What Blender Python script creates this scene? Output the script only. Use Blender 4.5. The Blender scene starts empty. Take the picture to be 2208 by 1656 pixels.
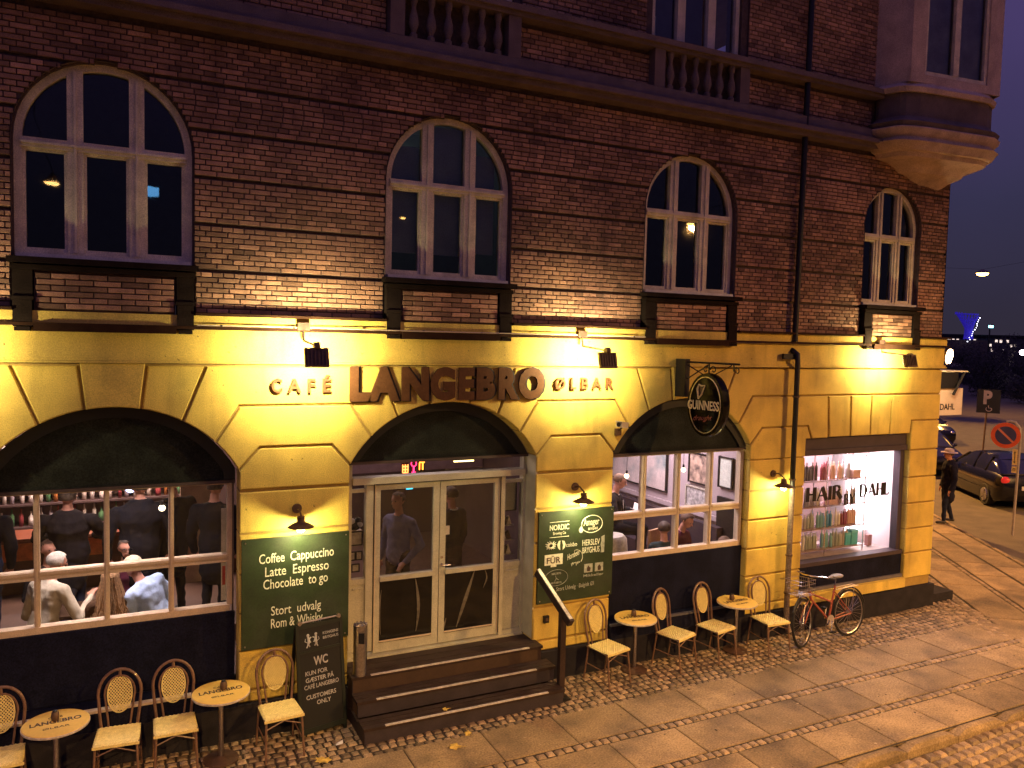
import bpy, bmesh, math, random
import numpy as np
from mathutils import Vector, Matrix, noise
random.seed(7)
SC = bpy.context.scene
COL = SC.collection
pi = math.pi
rad = math.radians

# ------------------------------------------------------------------ camera
cam_d = bpy.data.cameras.new('camera'); cam = bpy.data.objects.new('camera', cam_d); COL.objects.link(cam)
SC.camera = cam
cam_d.sensor_width = 36; cam_d.lens = 1700 / 2208 * 36; cam_d.clip_start = 0.05; cam_d.clip_end = 2000
CAM = Vector((0, -9.5, 4.8))
def cam_axes(yaw, pitch, roll):
    f = Vector((math.sin(yaw) * math.cos(pitch), math.cos(yaw) * math.cos(pitch), math.sin(pitch)))
    r = Vector((math.cos(yaw), -math.sin(yaw), 0)); u = r.cross(f)
    r2 = r * math.cos(roll) + u * math.sin(roll); u2 = -r * math.sin(roll) + u * math.cos(roll)
    return r2, u2, f
_r, _u, _f = cam_axes(rad(26.35), rad(-3.4), rad(1.39))
cam.matrix_world = Matrix(((_r.x, _u.x, -_f.x, CAM.x), (_r.y, _u.y, -_f.y, CAM.y), (_r.z, _u.z, -_f.z, CAM.z), (0, 0, 0, 1)))

# ------------------------------------------------------------------ world, exposure
world = bpy.data.worlds.new('World'); SC.world = world; world.use_nodes = True
wn = world.node_tree.nodes; wl = world.node_tree.links
bg = wn['Background']
tc = wn.new('ShaderNodeTexCoord'); sep = wn.new('ShaderNodeSeparateXYZ'); rmp = wn.new('ShaderNodeValToRGB')
nz = wn.new('ShaderNodeTexNoise'); nz.inputs['Scale'].default_value = 2.2; nz.inputs['Detail'].default_value = 5
mixn = wn.new('ShaderNodeMix'); mixn.data_type = 'RGBA'; mixn.blend_type = 'MULTIPLY'; mixn.inputs[0].default_value = 0.6
wl.new(tc.outputs['Generated'], sep.inputs[0]); wl.new(sep.outputs['Z'], rmp.inputs[0]); wl.new(tc.outputs['Generated'], nz.inputs['Vector'])
e = rmp.color_ramp.elements
e[0].position = 0.0; e[0].color = (0.030, 0.022, 0.045, 1)
e[1].position = 1.0; e[1].color = (0.14, 0.086, 0.31, 1)
for p_, c_ in ((0.02, (0.024, 0.020, 0.034, 1)), (0.16, (0.027, 0.024, 0.056, 1)), (0.45, (0.068, 0.043, 0.15, 1))):
    q = e.new(p_); q.color = c_
wl.new(rmp.outputs[0], mixn.inputs[6]); wl.new(nz.outputs['Fac'], mixn.inputs[7])
wl.new(mixn.outputs[2], bg.inputs['Color']); bg.inputs['Strength'].default_value = 1.0
SC.view_settings.view_transform = 'Standard'; SC.view_settings.look = 'None'
SC.view_settings.exposure = 0.85; SC.view_settings.gamma = 1.0
SC.view_settings.use_curve_mapping = False
try:
    SC.cycles.use_denoising = True
    SC.cycles.max_bounces = 6; SC.cycles.diffuse_bounces = 3; SC.cycles.glossy_bounces = 3
    SC.cycles.transmission_bounces = 6; SC.cycles.transparent_max_bounces = 12
    SC.cycles.sample_clamp_indirect = 4; SC.cycles.caustics_reflective = False; SC.cycles.caustics_refractive = False
except Exception:
    pass

# ------------------------------------------------------------------ materials
MATS = {}
def mat(name, col=(0.5, 0.5, 0.5), rough=0.7, metal=0.0, ns=6.0, na=0.2, ns2=60.0, na2=0.15, bump=0.0, bs=40.0, emit=None, es=0.0,
        spec=0.5, tone=0.0, col2=None, c2s=1.5, c2a=0.0, coat=0.0, streak=0.0, spots=0.0):
    if name in MATS: return MATS[name]
    m = bpy.data.materials.new(name); m.use_nodes = True; MATS[name] = m
    n = m.node_tree.nodes; l = m.node_tree.links; b = n['Principled BSDF']
    b.inputs['Roughness'].default_value = rough; b.inputs['Metallic'].default_value = metal
    b.inputs['Specular IOR Level'].default_value = spec
    if coat: b.inputs['Coat Weight'].default_value = coat
    g = n.new('ShaderNodeNewGeometry')
    def noise_fac(scale, detail=4):
        t = n.new('ShaderNodeTexNoise'); t.inputs['Scale'].default_value = scale; t.inputs['Detail'].default_value = detail
        l.new(g.outputs['Position'], t.inputs['Vector']); return t
    def mul(cin, fac_out, amt):
        mr = n.new('ShaderNodeMapRange'); mr.inputs['From Min'].default_value = 0.25; mr.inputs['From Max'].default_value = 0.75
        mr.inputs['To Min'].default_value = 1 - amt; mr.inputs['To Max'].default_value = 1 + amt
        l.new(fac_out, mr.inputs['Value'])
        v = n.new('ShaderNodeVectorMath'); v.operation = 'SCALE'; l.new(cin, v.inputs[0]); l.new(mr.outputs[0], v.inputs['Scale'])
        return v.outputs[0]
    rgb = n.new('ShaderNodeRGB'); rgb.outputs[0].default_value = (*col, 1)
    out = rgb.outputs[0]
    if col2 is not None:
        t = noise_fac(c2s, 6); mr = n.new('ShaderNodeMapRange'); mr.inputs['From Min'].default_value = 0.45; mr.inputs['From Max'].default_value = 0.68
        mr.inputs['To Max'].default_value = c2a; l.new(t.outputs['Fac'], mr.inputs['Value'])
        mx = n.new('ShaderNodeMix'); mx.data_type = 'RGBA'; l.new(mr.outputs[0], mx.inputs[0]); l.new(out, mx.inputs[6])
        mx.inputs[7].default_value = (*col2, 1); out = mx.outputs[2]
    if na: out = mul(out, noise_fac(ns).outputs['Fac'], na)
    if na2: out = mul(out, noise_fac(ns2, 2).outputs['Fac'], na2)
    if streak:
        vm = n.new('ShaderNodeVectorMath'); vm.operation = 'MULTIPLY'; vm.inputs[1].default_value = (4.5, 4.5, 0.7); l.new(g.outputs['Position'], vm.inputs[0])
        t = n.new('ShaderNodeTexNoise'); t.inputs['Scale'].default_value = 1.0; t.inputs['Detail'].default_value = 6; l.new(vm.outputs[0], t.inputs['Vector'])
        mr = n.new('ShaderNodeMapRange'); mr.inputs['From Min'].default_value = 0.52; mr.inputs['From Max'].default_value = 0.75; mr.inputs['To Min'].default_value = 1; mr.inputs['To Max'].default_value = 1 - streak; l.new(t.outputs['Fac'], mr.inputs['Value'])
        v = n.new('ShaderNodeVectorMath'); v.operation = 'SCALE'; l.new(out, v.inputs[0]); l.new(mr.outputs[0], v.inputs['Scale']); out = v.outputs[0]
    if spots:
        t = noise_fac(19.0, 3); mr = n.new('ShaderNodeMapRange'); mr.inputs['From Min'].default_value = 0.70; mr.inputs['From Max'].default_value = 0.74; mr.inputs['To Min'].default_value = 1; mr.inputs['To Max'].default_value = 1 - spots; l.new(t.outputs['Fac'], mr.inputs['Value'])
        v = n.new('ShaderNodeVectorMath'); v.operation = 'SCALE'; l.new(out, v.inputs[0]); l.new(mr.outputs[0], v.inputs['Scale']); out = v.outputs[0]
    if tone:
        a = n.new('ShaderNodeAttribute'); a.attribute_name = 'tone'
        mr = n.new('ShaderNodeMapRange'); mr.inputs['To Min'].default_value = 1 - tone; mr.inputs['To Max'].default_value = 1 + tone
        l.new(a.outputs['Fac'], mr.inputs['Value'])
        v = n.new('ShaderNodeVectorMath'); v.operation = 'SCALE'; l.new(out, v.inputs[0]); l.new(mr.outputs[0], v.inputs['Scale']); out = v.outputs[0]
    l.new(out, b.inputs['Base Color'])
    if bump:
        t = noise_fac(bs, 5); bn = n.new('ShaderNodeBump'); bn.inputs['Strength'].default_value = bump; bn.inputs['Distance'].default_value = 0.01
        l.new(t.outputs['Fac'], bn.inputs['Height']); l.new(bn.outputs[0], b.inputs['Normal'])
    if emit is not None:
        b.inputs['Emission Color'].default_value = (*emit, 1); b.inputs['Emission Strength'].default_value = es
    return m

def glass_mat(name, tint=(0.85, 0.88, 0.9), refl=0.08, rough=0.02, wavy=False):
    m = bpy.data.materials.new(name); m.use_nodes = True; MATS[name] = m
    n = m.node_tree.nodes; l = m.node_tree.links; n.remove(n['Principled BSDF'])
    tr = n.new('ShaderNodeBsdfTransparent'); tr.inputs[0].default_value = (*tint, 1)
    gl = n.new('ShaderNodeBsdfGlossy'); gl.inputs['Roughness'].default_value = rough
    if wavy:
        t = n.new('ShaderNodeTexNoise'); t.inputs['Scale'].default_value = 3.5; t.inputs['Detail'].default_value = 1; g = n.new('ShaderNodeNewGeometry'); l.new(g.outputs['Position'], t.inputs['Vector'])
        bn = n.new('ShaderNodeBump'); bn.inputs['Strength'].default_value = 0.12; bn.inputs['Distance'].default_value = 0.008; l.new(t.outputs['Fac'], bn.inputs['Height']); l.new(bn.outputs[0], gl.inputs['Normal'])
    lw = n.new('ShaderNodeFresnel'); lw.inputs['IOR'].default_value = 1.5
    mr = n.new('ShaderNodeMath'); mr.operation = 'ADD'; mr.inputs[1].default_value = refl; l.new(lw.outputs[0], mr.inputs[0])
    mx = n.new('ShaderNodeMixShader'); l.new(mr.outputs[0], mx.inputs[0]); l.new(tr.outputs[0], mx.inputs[1]); l.new(gl.outputs[0], mx.inputs[2])
    l.new(mx.outputs[0], n['Material Output'].inputs['Surface'])
    return m
G_SHOP = glass_mat('shop glass', (0.93, 0.93, 0.95), 0.0)
G_UP = glass_mat('upper window glass', (0.65, 0.7, 0.76), 0.05, wavy=True)
G_DOOR = glass_mat('door glass', (0.6, 0.62, 0.66), 0.03)
G_DARK = glass_mat('car glass', (0.15, 0.15, 0.17), 0.15)

PLASTER = mat('yellow painted render', (0.70, 0.52, 0.105), 0.85, ns=2.2, na=0.14, ns2=80, na2=0.22, spots=0.7, streak=0.26, bump=0.45, bs=120, col2=(0.30, 0.20, 0.06), c2s=1.6, c2a=0.5)
PLASTER_D = mat('render in the joints', (0.34, 0.23, 0.06), 0.9, ns=5, na=0.2)
BRICK = mat('worn red brick', (0.34, 0.19, 0.115), 0.9, ns=9, na=0.18, ns2=140, na2=0.35, bump=0.5, bs=90, tone=0.55, col2=(0.12, 0.055, 0.05), c2s=0.9, c2a=0.75, streak=0.35)
MORTAR = mat('dark mortar', (0.085, 0.055, 0.045), 0.95, ns=20, na=0.3, bump=0.3)
STONE_D = mat('dark sandstone trim', (0.13, 0.095, 0.08), 0.9, ns=4, na=0.25, ns2=120, na2=0.35, bump=0.4, bs=70)
ORIEL = mat('oriel plaster', (0.50, 0.38, 0.30), 0.9, ns=3, na=0.25, ns2=90, na2=0.35, bump=0.4, streak=0.3)
STONE_L = mat('sandstone ledge', (0.165, 0.12, 0.105), 0.9, ns=4, na=0.25, ns2=110, na2=0.35, bump=0.4, bs=70)
BRACK = mat('dark bracket stone', (0.020, 0.014, 0.011), 0.95, spec=0.05, ns=5, na=0.3, ns2=90, na2=0.35, bump=0.3)  # near-black tone, darker than the other stone trim
LEDGE = mat('dark ledge paint and shade', (0.035, 0.016, 0.008), 0.8, spec=0.1, ns=6, na=0.3)
BLACKP = mat('dark green-black panel', (0.019, 0.022, 0.017), 0.85, ns=3, na=0.5, ns2=60, na2=0.5, spec=0.15)
NAVY = mat('navy painted boarding', (0.008, 0.009, 0.024), 0.75, ns=4, na=0.35, ns2=60, na2=0.5, bump=0.15, spec=0.12, streak=0.3)
PLINTH = mat('dark granite plinth', (0.020, 0.018, 0.024), 0.8, spec=0.2, ns=6, na=0.3, ns2=120, na2=0.4, bump=0.2)
WOODW = mat('cream window paint', (0.60, 0.48, 0.34), 0.55, ns=8, na=0.12, ns2=90, na2=0.15, bump=0.1)
WOODU = mat('grey white window paint', (0.66, 0.58, 0.42), 0.7, streak=0.3, spec=0.2, ns=6, na=0.2, ns2=110, na2=0.3, bump=0.1)
DOORW = mat('olive cream door paint', (0.48, 0.46, 0.34), 0.5, ns=6, na=0.15, ns2=90, na2=0.2, bump=0.1)
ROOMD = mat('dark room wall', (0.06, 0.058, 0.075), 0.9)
BLIND = mat('pale roller blind', (0.42, 0.47, 0.42), 0.9, ns=2, na=0.25)
INW = mat('bar wall paint', (0.42, 0.34, 0.36), 0.85, ns=2, na=0.15)
INW2 = mat('dark bar wall', (0.06, 0.035, 0.035), 0.8, ns=2, na=0.3)
INF = mat('bar floor boards', (0.10, 0.06, 0.045), 0.5, ns=3, na=0.3)
PINKW = mat('salon wall', (0.80, 0.72, 0.74), 0.8, na=0.05, na2=0.03)
GREEND = mat('green chalkboard', (0.016, 0.032, 0.009), 0.65, ns=4, na=0.25, ns2=50, na2=0.2, col2=(0.035, 0.045, 0.028), c2s=2.5, c2a=0.7)
CHALK = mat('chalk paint lettering', (0.75, 0.76, 0.62), 0.8, ns=30, na=0.15)
CHALK2 = mat('faded chalk', (0.36, 0.38, 0.33), 0.8, ns=25, na=0.4)
BRONZE = mat('bronze sign letters', (0.11, 0.048, 0.018), 0.65, metal=0.0, spec=0.2, ns=10, na=0.2)
BLACKL = mat('black sign edge', (0.012, 0.010, 0.008), 0.5)
METALB = mat('black iron', (0.014, 0.013, 0.014), 0.5, metal=0.3, ns=20, na=0.3)
METALG = mat('weathered lamp metal', (0.11, 0.065, 0.045), 0.5, metal=0.4, ns=20, na=0.25)
STEEL = mat('brushed steel', (0.45, 0.42, 0.42), 0.28, metal=1.0, ns=30, na=0.15)
CHROME = mat('chrome', (0.75, 0.72, 0.68), 0.15, metal=1.0, na=0.05)
RATTAN = mat('yellow woven seat', (0.74, 0.62, 0.24), 0.7, ns=25, na=0.15, ns2=160, na2=0.25, bump=0.4, bs=150)
CANE = mat('bamboo painted tube', (0.17, 0.095, 0.06), 0.35, ns=14, na=0.3, coat=0.3)
TABLEY = mat('yellow table top', (0.74, 0.49, 0.11), 0.35, ns=3, na=0.1, ns2=40, na2=0.06)
INKD = mat('dark print', (0.05, 0.028, 0.018), 0.6)
STEPM = mat('dark painted steps', (0.034, 0.021, 0.018), 0.55, spec=0.25, ns=5, na=0.35, ns2=60, na2=0.3, bump=0.2)
NOSING = mat('worn metal nosing', (0.55, 0.50, 0.46), 0.5, metal=0.2, ns=15, na=0.35)
COBBLE = mat('granite setts', (0.24, 0.17, 0.105), 0.62, ns=8, na=0.3, ns2=90, na2=0.4, bump=0.6, bs=50, tone=0.45)
JOINT = mat('sand joints', (0.038, 0.028, 0.020), 0.95, ns=20, na=0.4)
SLABM = mat('concrete paving slab', (0.29, 0.205, 0.11), 0.8, ns=3, na=0.22, ns2=45, na2=0.42, bump=0.35, bs=90, tone=0.24, col2=(0.11, 0.078, 0.052), c2s=1.4, c2a=0.8, spots=0.5)
ASPHALT = mat('asphalt', (0.10, 0.08, 0.055), 0.85, ns=2, na=0.25, ns2=60, na2=0.35, bump=0.4, bs=60)
LEAFM = mat('fallen yellow leaf', (0.55, 0.38, 0.08), 0.8, ns=20, na=0.3)
ORANGEW = mat('varnished bar wood', (0.55, 0.16, 0.04), 0.4, ns=8, na=0.3)

# ------------------------------------------------------------------ mesh helpers
class MB:
    def __init__(s): s.v = []; s.f = []; s.t = []; s.mi = []; s.M = None; s.tone = 0.5; s.m = 0
    def add(s, vs, fs):
        o = len(s.v)
        for p in vs:
            p = Vector(p)
            if s.M is not None: p = s.M @ p
            s.v.append(tuple(p))
        for q in fs: s.f.append(tuple(o + i for i in q)); s.t.append(s.tone); s.mi.append(s.m)
        return s
    def box(s, x0, x1, y0, y1, z0, z1):
        return s.add([(x0, y0, z0), (x1, y0, z0), (x1, y1, z0), (x0, y1, z0), (x0, y0, z1), (x1, y0, z1), (x1, y1, z1), (x0, y1, z1)],
                     [(0, 3, 2, 1), (4, 5, 6, 7), (0, 1, 5, 4), (1, 2, 6, 5), (2, 3, 7, 6), (3, 0, 4, 7)])
    def prism(s, poly, y0, y1, bev=0.0):
        """polygon in XZ (counter-clockwise seen from -Y), front at y0, back at y1, optional chamfer on the front"""
        n = len(poly); a = sum(poly[i][0] * poly[(i + 1) % n][1] - poly[(i + 1) % n][0] * poly[i][1] for i in range(n))
        if a < 0: poly = poly[::-1]
        vs = []; fs = []
        if bev:
            ins = inset(poly, bev)
            vs += [(x, y0, z) for x, z in ins] + [(x, y0 + bev, z) for x, z in poly] + [(x, y1, z) for x, z in poly]
            fs.append(tuple(range(n))); fs.append(tuple(range(3 * n - 1, 2 * n - 1, -1)))
            for k in (0, n):
                for i in range(n): j = (i + 1) % n; fs.append((k + i, k + n + i, k + n + j, k + j))
        else:
            vs += [(x, y0, z) for x, z in poly] + [(x, y1, z) for x, z in poly]
            fs.append(tuple(range(n))); fs.append(tuple(range(2 * n - 1, n - 1, -1)))
            for i in range(n): j = (i + 1) % n; fs.append((i, n + i, n + j, j))
        return s.add(vs, fs)
    def tube(s, pts, r, n=8, closed=False, caps=True):
        pts = [Vector(p) for p in pts]; N = len(pts); vs = []; fs = []; up = None
        for i, p in enumerate(pts):
            if closed: d = pts[(i + 1) % N] - pts[i - 1]
            else: d = pts[min(i + 1, N - 1)] - pts[max(i - 1, 0)]
            if d.length < 1e-9: d = Vector((0, 0, 1))
            d.normalize()
            if up is None: up = d.cross(Vector((0, 0, 1)) if abs(d.z) < 0.9 else Vector((1, 0, 0)))
            a = up - d * up.dot(d)
            if a.length < 1e-4: a = d.cross(Vector((0.3, 1, 0.2)))
            a.normalize(); b = d.cross(a); up = a
            rr = r[i] if isinstance(r, (list, tuple)) else r
            for k in range(n):
                t = 2 * pi * k / n; vs.append(p + a * (rr * math.cos(t)) + b * (rr * math.sin(t)))
        for i in range(N if closed else N - 1):
            j = (i + 1) % N
            for k in range(n): fs.append((i * n + k, i * n + (k + 1) % n, j * n + (k + 1) % n, j * n + k))
        if caps and not closed:
            fs.append(tuple(range(n - 1, -1, -1))); fs.append(tuple((N - 1) * n + k for k in range(n)))
        return s.add(vs, fs)
    def lathe(s, prof, c=(0, 0, 0), n=16, axis='z', sy=1.0):
        vs = []; fs = []
        for r, h in prof:
            for k in range(n):
                t = 2 * pi * k / n; x, y, z = r * math.cos(t), sy * r * math.sin(t), h
                if axis == 'y': x, y, z = x, h, y
                if axis == 'x': x, y, z = h, x, y
                vs.append((c[0] + x, c[1] + y, c[2] + z))
        for i in range(len(prof) - 1):
            for k in range(n): fs.append((i * n + k, i * n + (k + 1) % n, (i + 1) * n + (k + 1) % n, (i + 1) * n + k))
        fs.append(tuple(range(n - 1, -1, -1))); fs.append(tuple((len(prof) - 1) * n + k for k in range(n)))
        return s.add(vs, fs)
    def ell(s, c, r, nu=12, nv=8):
        prof = [(max(0.001, math.sin(pi * i / nv)), -math.cos(pi * i / nv)) for i in range(nv + 1)]
        vs = []; fs = []
        for a, h in prof:
            for k in range(nu):
                t = 2 * pi * k / nu; vs.append((c[0] + r[0] * a * math.cos(t), c[1] + r[1] * a * math.sin(t), c[2] + r[2] * h))
        for i in range(nv):
            for k in range(nu): fs.append((i * nu + k, i * nu + (k + 1) % nu, (i + 1) * nu + (k + 1) % nu, (i + 1) * nu + k))
        return s.add(vs, fs)
    def bar(s, p0, p1, w, h, up=(0, 0, 1)):
        p0 = Vector(p0); p1 = Vector(p1); d = (p1 - p0).normalized(); u = Vector(up); a = d.cross(u)
        if a.length < 1e-4: a = d.cross(Vector((1, 0, 0)))
        a.normalize(); b = a.cross(d)
        vs = [p + a * (i * w / 2) + b * (j * h / 2) for p in (p0, p1) for i, j in ((-1, -1), (1, -1), (1, 1), (-1, 1))]
        return s.add(vs, [(0, 1, 2, 3), (7, 6, 5, 4), (0, 4, 5, 1), (1, 5, 6, 2), (2, 6, 7, 3), (3, 7, 4, 0)])
    def mesh(s, name, mats, smooth=False):
        me = bpy.data.meshes.new(name); me.from_pydata(s.v, [], s.f)
        if not isinstance(mats, (list, tuple)): mats = [mats]
        for m in mats: me.materials.append(m)
        me.polygons.foreach_set('material_index', s.mi)
        a = me.attributes.new('tone', 'FLOAT', 'FACE'); a.data.foreach_set('value', s.t)
        if smooth: me.polygons.foreach_set('use_smooth', [True] * len(me.polygons))
        me.update()
        return me
    def build(s, name, mats, parent=None, smooth=False):
        me = s.mesh(name, mats, smooth)
        if smooth:
            bm = bmesh.new(); bm.from_mesh(me)
            for ed in bm.edges:
                if len(ed.link_faces) == 2 and ed.calc_face_angle(0) > rad(40): ed.smooth = False
            bm.to_mesh(me); bm.free()
        return link(name, me, parent)

def inset(poly, d):
    n = len(poly); out = []
    for i in range(n):
        p0, p1, p2 = Vector(poly[i - 1]), Vector(poly[i]), Vector(poly[(i + 1) % n])
        e1 = (p1 - p0); e2 = (p2 - p1)
        if e1.length < 1e-9 or e2.length < 1e-9: out.append(tuple(p1)); continue
        e1.normalize(); e2.normalize(); n1 = Vector((-e1.y, e1.x)); n2 = Vector((-e2.y, e2.x)); b = n1 + n2
        if b.length < 1e-6: out.append(tuple(p1)); continue
        b.normalize(); k = d / max(0.35, b.dot(n1)); q = p1 + b * k; out.append((q.x, q.y))
    return out

def link(name, me, parent=None):
    o = bpy.data.objects.new(name, me); COL.objects.link(o)
    if parent is not None: o.parent = parent
    return o
def thing(name, label, cat, loc=(0, 0, 0), rotz=0.0, group=None, scale=1.0):
    o = bpy.data.objects.new(name, None); COL.objects.link(o); o.location = loc; o.rotation_euler = (0, 0, rotz)
    o.scale = (scale,) * 3; o.empty_display_size = 0.1
    o['label'] = label; o['category'] = cat
    if group: o['group'] = group
    return o
def tag(o, label=None, cat=None, group=None, kind=None):
    if label: o['label'] = label
    if cat: o['category'] = cat
    if group: o['group'] = group
    if kind: o['kind'] = kind
    return o
def copy_tree(o, parent=None):
    c = o.copy(); COL.objects.link(c)
    if parent is not None: c.parent = parent
    for ch in [x for x in COL.objects if x.parent == o]: copy_tree(ch, c)
    return c

def text_mesh(s, mats, w=None, h=None, ext=0.004, off=0.0, x=0, y=0, z=0, center=False, slant=0.0, name='lettering', parent=None, tilt=0.0):
    """letters standing in the XZ plane facing -Y; x,z = lower left corner (or centre); h = cap height, w = total width"""
    cu = bpy.data.curves.new('t', 'FONT'); cu.body = s; cu.size = 1.0; cu.extrude = 0.0; cu.offset = off; cu.resolution_u = 3; cu.shear = slant
    ob = bpy.data.objects.new('t', cu); COL.objects.link(ob)
    dg = bpy.context.evaluated_depsgraph_get(); me = bpy.data.meshes.new_from_object(ob.evaluated_get(dg))
    bpy.data.objects.remove(ob); bpy.data.curves.remove(cu)
    bm = bmesh.new(); bm.from_mesh(me)
    bmesh.ops.remove_doubles(bm, verts=bm.verts, dist=1e-5)
    if ext:
        r = bmesh.ops.extrude_face_region(bm, geom=bm.faces[:]); vs = [g for g in r['geom'] if isinstance(g, bmesh.types.BMVert)]
        for v_ in vs: v_.co.z -= 1.0
    xs = [v_.co.x for v_ in bm.verts]; ys = [v_.co.y for v_ in bm.verts]
    if not xs: bm.free(); return None
    x0, x1, y0 = min(xs), max(xs), 0.0
    cap = 0.70
    sz = (h / cap) if h else 1.0; sx = (w / (x1 - x0)) if w else sz
    if not h: sz = sx
    for v_ in bm.verts:
        X = (v_.co.x - x0) * sx; Z = v_.co.y * sz; Y = -v_.co.z * ext
        if center: X -= (x1 - x0) * sx / 2
        if tilt: Z += X * tilt
        v_.co = (x + X, y + Y, z + Z)
    bmesh.ops.recalc_face_normals(bm, faces=bm.faces[:])
    bm.to_mesh(me); bm.free(); me.name = name
    me.materials.clear(); me.materials.append(mats)
    me.polygons.foreach_set('use_smooth', [False] * len(me.polygons)); me.update()
    return link(name, me, parent)

def scatter(parent, name, rest, items, m, unit, limit=300):
    """items: (x, y, z, sx, sy, sz, rz, tone); the nearest become single objects, the others one joined part"""
    items = sorted(items, key=lambda i: (Vector(i[:3]) - CAM).length)
    variants = []
    for k in range(7):
        b = MB(); b.tone = k / 6.0; b.add(*unit); variants.append(b.mesh(name, m))
    for it in items[:limit]:
        o = link(name, variants[min(6, int(it[7] * 7))], parent); o.location = it[:3]; o.scale = it[3:6]; o.rotation_euler = (0, 0, it[6])
    if len(items) > limit:
        b = MB()
        for it in items[limit:]:
            b.tone = it[7]; b.M = Matrix.Translation(it[:3]) @ Matrix.Rotation(it[6], 4, 'Z') @ Matrix.Diagonal((it[3], it[4], it[5], 1)); b.add(*unit)
        o = b.build(rest, m, parent); o['kind'] = 'stuff'
def unit_front():   # unit block, chamfered front face at -Y
    a, c = 0.5, 0.47
    v = [(-a, a, -a), (a, a, -a), (a, a, a), (-a, a, a), (-a, -0.35, -a), (a, -0.35, -a), (a, -0.35, a), (-a, -0.35, a), (-c, -a, -0.42), (c, -a, -0.42), (c, -a, 0.42), (-c, -a, 0.42)]
    f = [(8, 9, 10, 11)]
    for k in (0, 4):
        for i in range(4): j = (i + 1) % 4; f.append((k + i, k + j, k + 4 + j, k + 4 + i))
    return v, f
def unit_top():     # unit sett, domed top at +Z
    a, c = 0.5, 0.33
    v = [(-a, -a, -a), (a, -a, -a), (a, a, -a), (-a, a, -a), (-a, -a, 0.1), (a, -a, 0.1), (a, a, 0.1), (-a, a, 0.1),
         (-c, -c, 0.42), (c, -c, 0.42), (c, c, 0.42), (-c, c, 0.42), (0, 0, 0.5)]
    f = [(8, 9, 12), (9, 10, 12), (10, 11, 12), (11, 8, 12)]
    for k in (0, 4):
        for i in range(4): j = (i + 1) % 4; f.append((k + i, k + j, k + 4 + j, k + 4 + i))
    return v, f
# ------------------------------------------------------------------ ground
road = tag(MB().add([(-400, -400, -0.13), (600, -400, -0.13), (600, 900, -0.13), (-400, 900, -0.13)], [(0, 1, 2, 3)]).build('road', ASPHALT), kind='structure')
SD = Vector((0.56, 0.83, 0)).normalized()          # direction of the side street
def along(s, off=0.0, z=0.0):                      # off: to the right of the side wall
    return Vector((13.55, 0, z)) + SD * s + Vector((SD.y, -SD.x, 0)) * off
# pavement bed with its kerb, running along the facade and round the corner
pave = MB()
pk = [(-3, 3), (13.0, 3), (13.0, -3.4), (-3, -3.4)]
pave.add([(-3, 0.4, -0.012), (13.55, 0.4, -0.012), (13.9, -3.3, -0.012), (-3, -3.3, -0.012)], [(3, 2, 1, 0)])
A = [along(-3.5, 3.2, -0.012), along(60, 3.2, -0.012), along(60, -0.4, -0.012), Vector((13.5, 0.4, -0.012)), Vector((13.9, -3.3, -0.012))]
pave.add(A, [(0, 1, 2, 3, 4)])
pavement = tag(pave.build('pavement', JOINT), kind='structure')
kb = MB()
for i in range(19):
    x0 = -3 + i * 0.95
    if x0 > 13.4: break
    kb.tone = random.random(); kb.M = Matrix.Translation((x0 + 0.47, -3.37, -0.06)) @ Matrix.Diagonal((0.94, 0.14, 0.16, 1)); kb.add(*unit_top())
kb.M = None
o = kb.build('kerb', SLABM, pavement); o['kind'] = 'stuff'
U_T = unit_top(); U_F = unit_front()
def flat_unit():
    a, c = 0.5, 0.485
    v = [(-a, -a, -a), (a, -a, -a), (a, a, -a), (-a, a, -a), (-a, -a, 0.35), (a, -a, 0.35), (a, a, 0.35), (-a, a, 0.35), (-c, -c, 0.5), (c, -c, 0.5), (c, c, 0.5), (-c, c, 0.5)]
    f = [(8, 9, 10, 11)]
    for k in (0, 4):
        for i in range(4): j = (i + 1) % 4; f.append((k + i, k + j, k + 4 + j, k + 4 + i))
    return v, f
# cobble strip against the facade
it = []
y = -0.06
while y > -0.98:
    x = -1.9 + random.uniform(0, 0.08)
    while x < 14.0:
        w = random.uniform(0.10, 0.135)
        if not (2.5 < x < 5.2 and y > -0.6):
            it.append((x + w / 2, y - 0.055 + random.uniform(-0.006, 0.006) + 0.012 * math.sin(x * 3), -0.028 + random.uniform(-0.007, 0.005), w * 0.9, 0.098, 0.075, random.uniform(-0.09, 0.09), random.random()))
        x += w
    y -= 0.112
scatter(pavement, 'cobblestone', 'cobblestones', it, COBBLE, U_T)
# slabs in three bands between rows of setts
it = []
bands = [(-1.02, -1.74), (-1.88, -2.52), (-2.66, -3.28)]
for bi, (ya, yb) in enumerate(bands):
    x = -2.0 + bi * 0.31
    while x < 13.2 + 0.0:
        w = 0.98
        it.append((x + w / 2, (ya + yb) / 2, -0.022 + random.uniform(-0.003, 0.003), w - 0.014, ya - yb - 0.012, 0.05, random.uniform(-0.003, 0.003), random.random()))
        x += w
scatter(pavement, 'paving_slab', 'paving', it, SLABM, flat_unit())
it = []
for yy in (-1.81, -2.59):
    x = -1.9
    while x < 13.4:
        w = random.uniform(0.10, 0.14)
        it.append((x + w / 2, yy + random.uniform(-0.008, 0.008), -0.026 + random.uniform(-0.004, 0.006), w * 0.88, 0.105, 0.07, random.uniform(-0.08, 0.08), min(0.99, 0.35 + random.random() * 0.65)))
        x += w
scatter(pavement, 'sett', 'sett_row', it, COBBLE, U_T, 240)
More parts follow.
